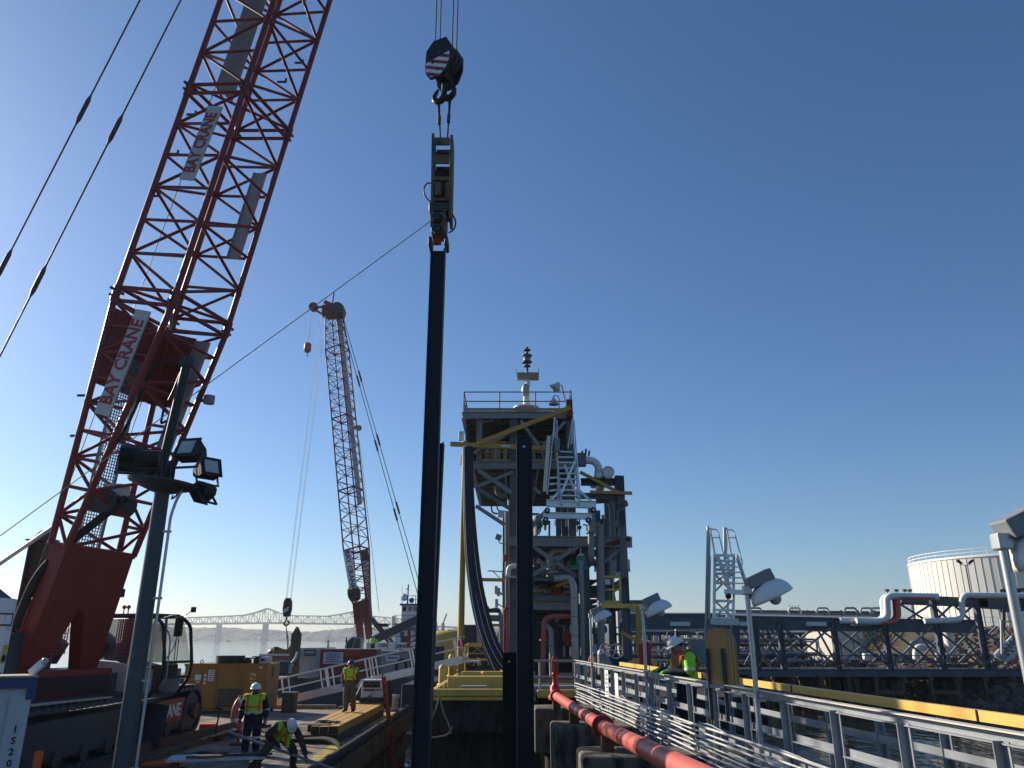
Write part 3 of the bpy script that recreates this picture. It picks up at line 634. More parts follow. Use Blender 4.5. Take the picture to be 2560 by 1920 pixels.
# gusset head of the tapered base section
g = MB(); a0, a1 = U(uJ-.008), U(uJ-.052)
g.add([a0-cc*W_/2-nn*H_/2, a0-cc*.1-nn*H_*.45, a0+cc*W_/2-nn*H_/2, a1+cc*W_/2-nn*H_*.38, a1-cc*.0-nn*H_*.30, a1-cc*W_/2-nn*H_*.38], [(0, 1, 2, 3, 4, 5)], 'crane_red')
g.add([a0+cc*W_/2-nn*H_/2+bd*.1, a0+cc*W_/2+nn*.05, a1+cc*W_/2+nn*.1, a1+cc*W_/2-nn*H_*.38], [(0, 1, 2, 3)], 'crane_red')
o = g.build('gusset_plate', boom); o.modifiers.new('thick', 'SOLIDIFY').thickness = .05
# perforated catwalks on the back of the boom
def catwalk(u0, u1, off_c, off_n, wd, nl, nm):
    k = MB(); p0, p1 = U(u0)+cc*off_c+nn*off_n(u0), U(u1)+cc*off_c+nn*off_n(u1); d_ = p1-p0; L_ = d_.length; d_.normalize()
    for i in range(nl+1): k.beam(p0+cc*(wd*(i/nl-.5)), p1+cc*(wd*(i/nl-.5)), .022, .02, 'mid_grey', nn)
    m_ = int(L_/.085)
    for i in range(m_+1): q = p0+d_*(L_*i/m_); k.beam(q-cc*wd/2, q+cc*wd/2, .024, .02, 'mid_grey', nn)
    for s in (-1, 1): k.beam(p0+cc*(s*wd/2), p1+cc*(s*wd/2), .03, .09, 'mid_grey', nn)
    return k.build(nm, boom)
hb = lambda u: -(.55+(H_-.55)*min(1, (u-uP)/(uJ-uP)))/2+.16
catwalk(.035, .168, -.15, hb, .8, 9, 'catwalk')
k = MB(); p0, p1 = U(uK+.012)+cc*-.1-nn*.75, U(.5)+cc*-.1-nn*.75
k.beam(p0, p1, .8, .03, 'panel_grey', nn)
for i in range(120): k.beam(p0.lerp(p1, i/120)-cc*.38+nn*.02, p0.lerp(p1, i/120)+cc*.38+nn*.02, .012, .012, 'mid_grey', nn)
k.build('catwalk', boom)
def panel(u0, u1, c_, n0, n1, wd):
    k = MB(); p0, p1 = U(u0)+cc*c_+nn*n0, U(u1)+cc*c_+nn*n1; k.beam(p0, p1, .03, wd, 'panel_grey', nn)
    for s in (-1, 1): k.beam(p0+nn*(s*wd/2), p1+nn*(s*wd/2), .12, .03, 'panel_grey', nn)
    return k.build('channel_walkway', boom)
panel(.245, .305, W_/2-.12, .55, .55, .42); panel(.115, .190, W_/2-.15, .25, .45, .45)
# BAY CRANE boards on the near side of the boom
def board(u0, u1, n0, n1, size):
    k = MB(); p0, p1 = U(u0)-cc*(W_/2+.08)+nn*n0, U(u1)-cc*(W_/2+.08)+nn*n1; d_ = (p1-p0).normalized(); nv = (nn-d_*nn.dot(d_)).normalized()
    k.beam(p0, p1, .05, .52, 'off_white', nv); cent = (p0+p1)/2-cc*.028
    k.text('BAY CRANE', size, cent, d_, -nv, 'sign_red', bold=.03, xs=(p1-p0).length*.93/(size*6.15)); k.build('name_board', boom)
board(.272, .321, .15, .30, .58); board(.131, .191, .02, .22, .58)
# hoses and the dark service tube below the joint
pipe('hose_bundle', [U(.02)-cc*1.3-nn*.35, U(.045)-cc*1.28-nn*.3, U(.062)-cc*.9-nn*.1, U(.08)+nn*.3-cc*.4, U(.092)+nn*.5], .11, 'rubber', boom, .5)
pipe('hydraulic_hose', [U(.112)-cc*1.1+nn*.55, U(.13)-cc*1.0+nn*.75, U(.16)-cc*.9+nn*.8, U(.172)-cc*.3+nn*.8, U(.165)+cc*.45+nn*.6], .045, 'rubber', boom, .5)
pipe('hydraulic_hose', [U(.165)+cc*.4+nn*.5, U(.15)+cc*.2+nn*.55, U(.135)+cc*.25+nn*.6, U(.138)+cc*.5+nn*.5], .035, 'rubber', boom, .5)
wn = MB(); q = U(.088)+cc*.1; wn.cyl(q-cc*.55, q+cc*.55, .34, 'dark_grey', n=16); wn.box(q+bd*.3, (.5, .5, .4), 'galv'); wn.cyl(q-cc*.6+nn*.3, q-cc*.5+nn*.3, .3, 'dark_grey', n=12); wn.build('hose_drum', boom)
pl = MB(); q = U(.155)+cc*(W_/2+.05)+nn*(H_*.38); pl.cyl(q, q+az*.35, .05, 'dark_grey', n=8); pl.cyl(q+az*.35-up*.12, q+az*.35+up*.12, .16, 'mid_grey', n=12); pl.build('guide_roller', boom)
for u, c_, n_ in ((.317, -W_/2, -.6), (.29, -W_/2, -.75), (.262, -W_/2, -.9), (.14, -W_/2, -.95), (.118, -W_/2, -.7), (.36, .2, 1.05), (.39, W_/2, .6), (.222, W_/2, 1.0)):
    q = U(u)+cc*c_+nn*n_; b = MB(); b.box(q, (.3, .04, .06), 'dark_grey'); b.box(q+V((.12, 0, .06)), (.05, .05, .14), 'dark_grey'); b.build('cable_bracket', boom)
# hoist ropes, pendants, hook line
tube('hoist_rope', U(.03)-nn*1.4-cc*.3, U(.985)-nn*.3-cc*.2, .014, 'wire', cr, 6); tube('hoist_rope', U(.03)-nn*.4+cc*.3, U(.985)-nn*.1+cc*.2, .012, 'wire', cr, 6)
GH = V((-20.5, 24.0, 9.2))
for (xa, xb, yb_), s in (((350, 0, 680), -1), ((452, 0, 890), 1)):
    a = P(xa, 0, 20.6); b = P(xb, yb_, 22.6); d_ = (a-b); t0, t1 = b-d_*.55, a+d_*1.55
    tube('pendant', t0, t1, .028, 'wire', cr, 8)
    for px, py in ((205, 270), (4, 665)) if s < 0 else ((275, 330), (82, 705)):
        t = (py-yb_)/(0-yb_); t = max(0, min(1, t)); q = None; best = 1e9
        for i in range(200):
            z = t0.lerp(t1, i/199); dd = z-V((0, 0, CZ)); dep = dd.y*cP+dd.z*sP; yy = 960-F*(-dd.y*sP+dd.z*cP)/dep
            if abs(yy-py) < best: best, q = abs(yy-py), z
        u_ = d_.normalized(); MB().cyl(q-u_*.55, q-u_*.35, .03, 'dark_grey', .075, n=8).cyl(q-u_*.35, q+u_*.35, .075, 'dark_grey', n=8).cyl(q+u_*.35, q+u_*.55, .075, 'dark_grey', .03, n=8).build('pendant_link', cr)
# mast, backstops, machinery house
for s in (-1, 1): mem('box', 'mast_leg', L3(.7, s*1.25, 4.9), GH+cc*(s*.8), .28, .62, 'dark_grey', cr, up)
MB().cyl(GH-cc*1.1, GH+cc*1.1, .35, 'dark_grey', n=14).build('mast_head', cr)
for s, u in ((-1, .07), (1, .062)):
    a = U(u)+cc*(s*W_/2)-nn*.4; b = L3(-3.2, s*1.1, 5.0); m_ = a.lerp(b, .42)
    tube('backstop', a, m_, .055, 'galv', cr); tube('backstop_sleeve', m_, b, .085, 'dark_grey', cr)
MB().box(L3(-1.4, 0, 4.05), (8.0, 3.0, .75), 'dark_grey', rot=ROT, bev=.03).build('slewing_platform', cr)
MB().cyl((O.x, O.y, 3.1), (O.x, O.y, 3.7), 1.5, 'black', n=28).build('slew_ring', cr)
hp = MB().box(L3(-2.1, -2.1, 5.2), (8.2, 1.1, 2.1), 'white', rot=ROT, bev=.05).build('machinery_house', cr)
q = L3(2.01, -2.1, 4.35); MB().box(q, (.03, .9, .34), 'far_red', rot=ROT).build('red_stripe', hp)
q = L3(2.02, -1.85, 5.75); k = MB(); k.box(q, (.03, .42, .3), 'dark_grey', rot=ROT); k.box(q+az*.012, (.03, .34, .22), 'white', rot=ROT); k.build('number_plate', hp)
MB().box(L3(2.02, -1.68, 4.95), (.03, .09, .42), 'yellow', rot=ROT).build('warning_label', hp); MB().box(L3(2.03, -1.68, 4.85), (.03, .09, .14), 'black', rot=ROT).build('warning_label', hp)
MB().box(L3(.9, -1.25, 4.9), (2.2, .55, 1.1), 'dark_grey', rot=ROT, bev=.03).build('hydraulic_tank', cr)
eb = MB().box(L3(.2, .15, 5.25), (1.3, 1.5, 1.7), 'mid_grey', rot=ROT, bev=.04).build('engine_cover', cr)
for k in range(14): MB().box(L3(.86, .15, 4.55+k*.1), (.03, 1.3, .05), 'steel_grey', rot=ROT).build('louvre', eb)
gr = MB(); a = L3(1.05, .55, 4.9)
for i in range(13): gr.beam(L3(1.05, .0+i*.09, 4.9), L3(1.05, .0+i*.09, 6.6), .02, .02, 'mid_grey')
for i in range(20): gr.beam(L3(1.05, 0, 4.9+i*.09), L3(1.05, 1.08, 4.9+i*.09), .02, .02, 'mid_grey')
gr.build('mesh_guard', cr)
MB().box(L3(1.9, 0, 4.1), (1.4, 2.6, .9), 'crane_red', rot=ROT, bev=.05).build('boom_pivot_frame', cr)
for k in range(4): pipe('grab_step', [L3(2.62, -.75+k*.42, 3.62), L3(2.7, -.75+k*.42, 3.55), L3(2.7, -.5+k*.42, 3.55), L3(2.62, -.5+k*.42, 3.62)], .015, 'mid_grey', cr, .05, 6)
pipe('hydraulic_hose', [L3(.6, -1.4, 5.7), L3(.9, -1.2, 5.9), L3(1.3, -1.0, 5.4), L3(1.4, -1.0, 4.6)], .07, 'rubber', cr, .3)
pipe('hydraulic_hose', [L3(.6, -1.1, 5.6), L3(1.0, -.95, 5.85), L3(1.45, -.85, 5.2), L3(1.5, -.85, 4.6)], .07, 'rubber', cr, .3)
for k in range(3): tube('hose_fitting', L3(1.2, -.9+k*.12, 5.5), L3(1.28, -.9+k*.12, 5.95), .05, 'galv', cr, 8)
# cab
ca0, ca1, cw0, cw1, cz0, cz1 = 1.1, 3.65, 2.0, 3.2, 3.72, 5.92
cab = MB(); prof = [(ca0, cz0+.15), (ca0+.3, cz0), (ca1-.75, cz0), (ca1-.35, cz0+.12), (ca1-.35, cz0+.75), (ca1-.8, cz0+.8), (ca0+.9, cz0+.95), (ca0, cz0+1.0)]
def cprism(mb, poly, c0, c1, mt): mb.prism(poly, V((O.x, O.y, 0))+cc*c0, az, up, cc*(c1-c0), mt)
cprism(cab, prof, cw0, cw0+.05, 'cab_white'); cprism(cab, prof, cw1-.05, cw1, 'cab_white'); cprism(cab, [(ca0, cz0), (ca1-.5, cz0), (ca1-.5, cz0+.1), (ca0, cz0+.1)], cw0+.05, cw1-.05, 'dark_grey')
cabo = cab.build('cab', cr)
fr = MB()
for c_ in (cw0+.03, cw1-.03):
    pts = [L3(ca0+.02, c_, cz0+.2), L3(ca0+.02, c_, cz1-.1), L3(ca0+.2, c_, cz1), L3(ca1-.55, c_, cz1), L3(ca1-.2, c_, cz1-.25), L3(ca1, c_, cz0+.9), L3(ca1-.05, c_, cz0+.5), L3(ca1-.4, c_, cz0+.05)]
    fr.sweep(round_path(pts, .15, 4), .05, 'black', 8)
    fr.sweep(round_path([L3(ca1-1.1, c_, cz1), L3(ca1-.95, c_, cz0+.3), L3(ca1-1.05, c_, cz0)], .2, 4), .045, 'cab_white', 8)
for a_, z_ in ((ca1-.02, cz0+.55), (ca1-.03, cz0+.95), (ca1-.55, cz1)): fr.beam(L3(a_, cw0, z_), L3(a_, cw1, z_), .07, .07, 'black')
fr.build('cab_frame', cabo)
MB().box(L3((ca0+ca1)/2-.3, (cw0+cw1)/2, cz1+.03), (1.9, 1.24, .1), 'dark_grey', rot=ROT, bev=.03).build('roof', cabo)
gl = MB(); cprism(gl, [(ca0+.1, cz0+1.02), (ca0+.9, cz0+.97), (ca1-1.05, cz0+.85), (ca1-1.1, cz1-.06), (ca0+.1, cz1-.08)], cw0+.02, cw0+.03, 'dark_glass'); gl.build('side_window', cabo)
gl = MB(); cprism(gl, [(ca1-.92, cz0+.95), (ca1-.05, cz0+.95), (ca1-.25, cz1-.28), (ca1-.6, cz1-.06), (ca1-1.0, cz1-.06)], cw0+.02, cw0+.03, 'cab_glass'); gl.build('door_window', cabo)
gl = MB(); cprism(gl, [(ca1-.9, cz0+.1), (ca1-.4, cz0+.1), (ca1-.07, cz0+.5), (ca1-.07, cz0+.88), (ca1-.9, cz0+.88)], cw0+.02, cw0+.03, 'cab_glass'); gl.build('lower_window', cabo)
gl = MB(); gl.add([L3(ca1-.02, cw0+.06, cz0+.95), L3(ca1-.02, cw1-.06, cz0+.95), L3(ca1-.45, cw1-.06, cz1-.05), L3(ca1-.45, cw0+.06, cz1-.05)], [(0, 1, 2, 3)], 'cab_glass'); gl.build('windscreen', cabo)
st = MB(); st.box(L3(ca0+1.1, (cw0+cw1)/2, cz0+.5), (.55, .5, .2), 'black', rot=ROT, bev=.05); st.box(L3(ca0+.85, (cw0+cw1)/2, cz0+.95), (.18, .5, .9), 'black', rot=ROT, bev=.06); st.box(L3(ca0+.87, (cw0+cw1)/2, cz0+1.5), (.14, .3, .25), 'black', rot=ROT, bev=.05); st.build('seat', cabo)
MB().box(L3(ca1-.45, (cw0+cw1)/2+.2, cz0+.7), (.3, .4, .4), 'black', rot=ROT, bev=.05).build('console', cabo)
tube('wiper', L3(ca1+.0, cw0+.5, cz0+1.0), L3(ca1-.22, cw0+.75, cz0+1.6), .012, 'black', cabo, 6)
tube('wiper', L3(ca1+.0, cw0+.4, cz0+1.0), L3(ca1-.2, cw0+.62, cz0+1.55), .012, 'black', cabo, 6)
mi = L3(ca1+.42, cw0-.1, cz1-.3); MB().box(mi, (.24, .1, .52), 'black', rot=ROT, bev=.03).build('mirror', cabo)
pipe('mirror_arm', [L3(ca1-.2, cw0, cz1-.05), L3(ca1+.2, cw0-.08, cz1+.03), mi+up*.2], .015, 'mid_grey', cabo, .1, 6); pipe('mirror_arm', [L3(ca1+.02, cw0, cz0+1.0), L3(ca1+.3, cw0-.05, cz0+1.35), mi-up*.2], .015, 'mid_grey', cabo, .1, 6)
pipe('grab_rail', [L3(ca1-.05, cw0-.02, cz1-.35), L3(ca1+.16, cw0-.06, cz1-.6), L3(ca1+.2, cw0-.06, cz0+.5), L3(ca1, cw0-.02, cz0+.25)], .02, 'mid_grey', cabo, .15, 8)
MB().box(L3(ca0+.9, cw0-.01, cz0+.22), (.25, .02, .18), 'print_grey', rot=ROT).build('access_plate', cabo)
MB().box(L3(ca1-.35, cw1+.2, cz1+.22), (.14, .1, .16), 'black', rot=ROT, bev=.02).build('camera', cabo); tube('camera_stalk', L3(ca1-.4, cw1-.05, cz1+.05), L3(ca1-.36, cw1+.15, cz1+.2), .012, 'black', cabo, 6)
fl = L3(1.15, 2.55, 6.62); MB().box(fl, (.35, .3, .25), 'black', rot=ROT, bev=.03).box(fl-cc*.16, (.26, .02, .17), 'lens', rot=ROT).build('flood_lamp', cr); tube('lamp_post', L3(1.15, 2.55, cz1), fl, .03, 'dark_grey', cr, 8)
for k, mt in ((0, 'orange'), (.16, 'actuator_green')): MB().ball(L3(1.55+k, 2.5, 6.2), .06, mt).build('beacon', cr); tube('beacon_post', L3(1.55+k, 2.5, cz1), L3(1.55+k, 2.5, 6.17), .02, 'black', cr, 6)
# crawler tracks
TZ = DK+.16; TH = 1.42; TW = 1.2
sh = MB(); sh.box((0, 0, -.05), (TW, .30, .1), 'dark_grey', bev=.015); sh.box((0, .02, .03), (TW*.94, .06, .09), 'dark_grey'); sh.box((0, 0, -.13), (.25, .2, .1), 'dark_grey'); shm = sh.build('track_shoe', mesh_only=True)
def track(xc, y0, y1, full):
    t = MB(); t.box((xc, (y0+y1)/2, TZ+TH/2), (TW*.78, y1-y0-.6, TH*.62), 'dark_grey', bev=.05)
    for e in (y0+TH/2, y1-TH/2): t.cyl((xc-TW*.42, e, TZ+TH/2), (xc+TW*.42, e, TZ+TH/2), TH/2-.14, 'dark_grey', n=24)
    to = t.build('crawler_track', cr)
    for k in range(9): MB().cyl((xc+.2, y0+1.2+k*(y1-y0-2.4)/8, TZ+.3), (xc+TW*.44, y0+1.2+k*(y1-y0-2.4)/8, TZ+.3), .19, 'dark_grey', n=14).build('track_roller', to)
    Lf = y1-y0-TH; per = 2*Lf+math.pi*TH; nS = int(per/.33)
    for k in range(nS):
        s = per*k/nS
        if s < Lf: p, a = V((xc, y0+TH/2+s, TZ+TH)), 0
        elif s < Lf+math.pi*TH/2: b_ = (s-Lf)/(TH/2); p, a = V((xc, y1-TH/2+math.sin(b_)*TH/2, TZ+TH/2+math.cos(b_)*TH/2)), -b_
        elif s < 2*Lf+math.pi*TH/2: q = s-Lf-math.pi*TH/2; p, a = V((xc, y1-TH/2-q, TZ)), math.pi
        else: b_ = (s-2*Lf-math.pi*TH/2)/(TH/2); p, a = V((xc, y0+TH/2-math.sin(b_)*TH/2, TZ+TH/2-math.cos(b_)*TH/2)), math.pi-b_
        inst('track_shoe', shm, to, M.Translation(p) @ M.Rotation(a, 4, 'X'))
    return to
t1 = track(-10.8, 15.6, 27.4, True); t2 = track(-17.0, 15.6, 27.4, True)
MB().box((-13.9, 21.6, 3.0), (5.2, 3.0, .8), 'dark_grey', bev=.05).build('carbody', cr)
k = MB(); k.box((-10.19, 24.75, TZ+.86), (.05, 1.9, .62), 'crane_red', bev=.01); k.text('CRANE', .50, (-10.162, 24.72, TZ+.84), (0, 1, 0), (0, 0, 1), 'sticker', bold=.02, xs=.98); k.build('track_name_plate', t1)
MB().cyl((-10.22, 26.7, TZ+TH/2), (-10.1, 26.7, TZ+TH/2), .24, 'rust_brown', n=20).build('idler_hub', t1)
MB().box((-10.8, 25.4, TZ+TH+.10), (1.15, 2.6, .03), 'plank', rot=M.Rotation(R(-1.5), 3, 'X')).build('track_cover', t1)
MB().box((-10.35, 18.6, TZ+TH+.10), (.25, 5.2, .03), 'galv', rot=M.Rotation(R(-1), 3, 'X')).build('track_cover', t1)
for k in range(7): tag(MB().box((-13.8, 15.2+k*2.02, DK+.08), (8.8, 1.96, .15), 'old_wood', bev=.015).build('crane_mat'), 'dark timber crane mat under the red crane tracks', 'crane mat', 'crane mats under the tracks')
k = MB(); k.cyl((-9.98, 23.15, TZ+.1), (-9.98, 23.4, TZ+1.1), .30, 'rubber', .32, n=16); tag(k.build('rolled_mat'), 'rolled black rubber mat leaning on the track name plate', 'rubber mat')
# standing spud pile behind the crane
sp = thing('spud_pile', 'rusty brown H-section spud with pierced lifting plate behind the red crane', 'steel pile', (-16.1, 27.6, 0))
c0 = P(101, 1530, 27.6); ctop = P(107, 1353, 27.6); wd = .62
mem('ibeam', 'shaft', (ctop.x-.05, 27.6, .5), (ctop.x, 27.6, ctop.z), wd*.9, wd, 'spud_brown', sp, V((1, 0, 0)))
k = MB(); k.box((ctop.x, 27.6, ctop.z+.03), (.95, .5, .05), 'dark_grey'); 
pts = [(-.42, 0), (.42, 0), (.12, .32), (-.12, .32)]; k.prism(pts, ctop+V((0, -.03, .05)), (1, 0, 0), (0, 0, 1), (0, .06, 0), 'dark_grey'); k.cyl(ctop+V((0, -.05, .27)), ctop+V((0, .05, .27)), .05, 'sticker', n=10); k.build('lifting_plate', sp)

# ------------------------------------------------------------------ hook block, slings, vibro hammer, piles
PY = 18.5
hk = thing('hook_block', 'dark hook block with red and white striped plate on wire falls', 'hook block', P(1112, 245, PY))
def HP(px, py, dy=0.): return P(px, py, PY)+V((0, dy, 0))
c0 = HP(1113, 163); sc = (HP(1140, 163)-HP(1113, 163)).length/27*1.0
ya = M.Rotation(R(-28), 3, 'Z'); bx_, by_ = ya @ V((1, 0, 0)), ya @ V((0, 1, 0)); uz = up
oct_ = [(-.30, -.62), (.05, -.66), (.28, -.50), (.42, -.15), (.42, .30), (.22, .68), (-.22, .70), (-.46, .42), (-.48, -.10), (-.44, -.40)]
for s, nm in ((-1, 'side_plate'), (1, 'side_plate')):
    k = MB(); q = c0+by_*(s*.30)-by_*.03; k.prism(oct_, q, bx_, uz, by_*.06, 'black')
    k.cyl(q+uz*.22-by_*.02, q+uz*.22+by_*.1, .07, 'dark_grey', n=12)
    so_ = k.build(nm, hk)
    if s < 0:
        k = MB(); low = [(-.42, -.36), (-.26, -.58), (.04, -.60), (.24, -.44), (.36, -.14), (.36, .12), (-.46, -.02)]
        k.prism(low, q-by_*.012, bx_, uz, by_*.006, 'pure_white')
        def clip(sub, poly):
            cx, cz_ = sum(p[0] for p in poly)/len(poly), sum(p[1] for p in poly)/len(poly)
            for (x1, z1), (x2, z2) in zip(poly, poly[1:]+poly[:1]):
                sd_ = lambda p: (x2-x1)*(p[1]-z1)-(z2-z1)*(p[0]-x1); sg = 1 if sd_((cx, cz_)) > 0 else -1; out = []
                for p, q2 in zip(sub, sub[1:]+sub[:1]):
                    dp, dq = sd_(p)*sg, sd_(q2)*sg
                    if dp >= 0: out.append(p)
                    if dp*dq < 0: tt = dp/(dp-dq); out.append((p[0]+(q2[0]-p[0])*tt, p[1]+(q2[1]-p[1])*tt))
                sub = out
                if len(sub) < 3: return None
            return sub
        for i in range(5):
            z = -.72+i*.235; pr = clip([(-.6, z+.36), (-.6, z+.47), (.6, z-.13), (.6, z-.24)], low)
            if pr: k.prism(pr, q-by_*.018, bx_, uz, by_*.005, 'sign_red')
        for x, z in ((-.2, -.08), (.2, .0), (-.02, -.38)): k.cyl(q-by_*.024+bx_*x+uz*z, q+bx_*x+uz*z, .05, 'black', n=10)
        k.build('stripe_plate', so_)
for i in range(3): MB().cyl(c0+by_*(-.2+i*.2-.04)+uz*.18, c0+by_*(-.2+i*.2+.04)+uz*.18, .43, 'dark_grey', n=24).build('sheave', hk)
MB().box(c0-uz*.5, (.34, .5, .3), 'black', rot=ya, bev=.03).build('crosshead', hk)
hkm = MB(); hc = c0-uz*1.12
hkm.cyl(hc+uz*.5, hc, .085, 'black', n=12)
for s in (-1, 1): hkm.sweep([hc+bx_*(s*x)+uz*z for x, z in ((0, .0), (.10, -.09), (.22, -.10), (.33, 0), (.34, .14), (.26, .26), (.2, .34))], [.10, .10, .095, .085, .07, .05, .03], 'black', 10)
hkm.build('ram_horn_hook', hk)
for (px, s, q) in ((1095, -1, -1), (1104, -1, 1), (1134, 1, -1), (1143, 1, 1)):
    a = c0+uz*.45+bx_*(s*.3)+by_*(q*.12); b = V((TIP.x, TIP.y, TIP.z-1.2))+bx_*(s*.38)+by_*(q*.12); tube('fall_rope', a, b, .018, 'black', hk, 6)
ht = P(1109, 358, PY); hb_ = P(1097, 628, PY)
sl_ = thing('wire_slings', 'pair of black slings between the hook and the vibratory hammer', 'slings', hc)
for s, xx in ((-1, 1101), (1, 1118)):
    a = hc+bx_*(s*.2)-uz*.05; b = P(xx, 352, PY); m_ = a.lerp(b, .48); tube('sling_leg', a-bx_*.02, m_, .03, 'sling', sl_, 8); tube('sling_leg', a+bx_*.035, m_, .028, 'sling', sl_, 8); tube('sling_leg', m_, b, .026, 'sling', sl_, 8); tube('sling_sleeve', m_+uz*.12, m_-uz*.18, .05, 'spud_brown', sl_, 8)
vh = thing('vibratory_hammer', 'ochre steel vibratory hammer clamped onto the tall pile', 'vibro hammer', hb_)
def VP(px, py, dy=0): return P(px, py, PY)+V((0, dy, 0))
# suppressor frame
for px0, px1, y0, y1, nm in ((1085, 1082, 350, 580, 0), (1131, 1127, 354, 560, 0)):
    mem('box', 'side_frame', VP(px0, y0), VP(px1, y1), .07, .62, 'hammer_ochre', vh, V((0, 1, 0)))
for y0, y1 in ((360, 378), (403, 424), (457, 466), (510, 516)):
    a, b = VP(1108, (y0+y1)/2), abs(VP(1108, y0).z-VP(1108, y1).z); MB().box(a+V((-.01*(y0-360)/40, -.28, 0)), (.42, .06, b), 'hammer_ochre', bev=.01).build('cross_plate', vh)
    MB().box(a+V((-.01*(y0-360)/40, .28, 0)), (.42, .06, b), 'hammer_ochre', bev=.01).build('cross_plate', vh)
for y0, y1 in ((384, 400), (428, 455), (468, 508)):
    a, b = VP(1106, (y0+y1)/2), abs(VP(1108, y0).z-VP(1108, y1).z); MB().box(a+V((0, .05, 0)), (.36, .3, b), 'black', bev=.03).build('rubber_buffer', vh)
MB().box(VP(1098, 488, -.2), (.16, .3, .42), 'hammer_ochre', bev=.02).build('manifold_block', vh); MB().box(VP(1122, 492, -.22), (.14, .25, .5), 'hammer_ochre', bev=.02).build('manifold_block', vh)
MB().box(VP(1100, 531), (.56, .66, .28), 'dark_grey', bev=.06).build('gearbox_shoulder', vh)
gbx = MB().box(VP(1099, 568), (.40, .56, .62), 'hammer_ochre', bev=.03).build('exciter_case', vh)
for py in (562, 590): k = MB(); a = VP(1097, py, -.29); k.cyl(a, a+V((0, -.1, 0)), .13, 'black', n=18); k.cyl(a+V((0, -.1, 0)), a+V((0, -.14, 0)), .07, 'dark_grey', n=12); k.build('hydraulic_motor', gbx)
for s in (-1, 1): MB().box(VP(1097+s*20, 612), (.1, .5, .26), 'dark_grey', bev=.03).build('clamp_jaw', vh)
MB().box(VP(1095, 617, -.26), (.22, .08, .17), 'fire_red', bev=.02).box(VP(1095, 621, -.305), (.04, .02, .04), 'black').build('clamp_cylinder', vh)
pipe('hydraulic_hose', [VP(1081, 458), VP(1068, 457), VP(1059, 470), VP(1060, 485), VP(1070, 500), VP(1080, 506)], .022, 'black', vh, .25, 8)
pipe('hydraulic_hose', [VP(1126, 530), VP(1137, 545), VP(1140, 560), VP(1134, 575), VP(1122, 582)], .022, 'black', vh, .25, 8)
# H piles
def hpile(name, label, top, bot, w_, dp, mt, grp=None, rotz=0):
    o = mem('ibeam', name, bot, top, w_, dp, mt, None, V((1, 0, 0)) if not rotz else V((math.sin(rotz), math.cos(rotz), 0)))
    return tag(o, label, 'pile', grp)
def pbase(px, z, Y): 
    b = G(px, 1915, 2.4); return b
t = P(1096, 628, PY); hpile('steel_pile', 'tall navy steel pile hanging from the vibratory hammer', t, V((P(1050, 1920, PY).x, PY, -2)), .37, .38, 'pile_navy', None, .0)
a = P(1093, 1108, PY+.9); b = P(1054, 1920, PY+.9); d_ = (b-a).normalized(); hpile('steel_pile', 'dark steel pile just behind the hammered pile, slightly leaning', a, a+d_*14.5, .34, .36, 'pile_navy')
a = P(1310, 1090, PY); 
cp = thing('steel_pile', 'navy H-pile with a small round hole, standing before the loading tower', 'pile', (a.x, PY, -2))
mem('ibeam', 'shaft', (a.x, PY, -2), a, .395, .38, 'pile_navy', cp, V((1, 0, 0)))
MB().cyl(P(1310, 1116, PY-.22), P(1310, 1116, PY-.2), .032, 'sticker', n=14).build('lifting_hole', cp)
a = P(1275, 1631, PY+.6); cp = thing('steel_pile', 'short black pile stub beside the navy H-pile', 'pile', (a.x, a.y, -2))
mem('ibeam', 'shaft', (a.x, a.y, -2), a, .32, .34, 'pile_black', cp, V((1, 0, 0))); MB().cyl(P(1273, 1654, PY+.4), P(1273, 1654, PY+.42), .024, 'sticker', n=12).build('lifting_hole', cp)
# tag line from hammer across to the barge
a, b = P(1116, 524, PY-.35), P(0, 1340, 17.0); b2 = a+(b-a)*1.75; pts = [a.lerp(b2, i/24) for i in range(25)]
k = MB(); k.sweep(pts, .011, 'rope', 6); k.sweep([P(1103, 533, PY-.36), P(1111, 540, PY-.38), P(1114, 546, PY-.38)], .014, 'rope', 6); tag(k.build('tag_line'), 'thin taut tag line running from the hammer across the sky to the left', 'rope')

# ------------------------------------------------------------------ floodlight pole
LX, LY = P(306, 1920, 14.5).x, 14.5
lp = thing('floodlight_pole', 'grey steel pole with a ring of black floodlights in front of the red crane', 'light pole', (LX, LY, DK))
rt = P(388, 1218, LY); MB().cyl((LX, LY, DK), (LX, LY, rt.z), .165, 'pole_grey', .135, n=24).build('pole', lp); MB().cyl((LX, LY, DK), (LX, LY, DK+.04), .34, 'pole_grey', n=20).build('base_plate', lp)
rc = V((LX, LY, rt.z)); rg = MB().lathe([(.0, -.12), (.2, -.1), (.62, .04), (.66, .09), (.60, .11), (.0, .02)], rc, 'dark_grey', 28, rot=M.Rotation(R(6), 3, 'Y')).build('lamp_ring', lp)
pipe('conduit', [(LX+.24, LY-.02, DK+.2), (LX+.235, LY-.02, rc.z-.55), (LX+.3, LY-.02, rc.z-.25), (LX+.38, LY, rc.z-.05)], .028, 'galv', lp, .1, 8)
for z in (3.2, 4.6, 6.0, 7.2): MB().box((LX+.19, LY-.02, z), (.18, .06, .04), 'galv').build('conduit_clip', lp)
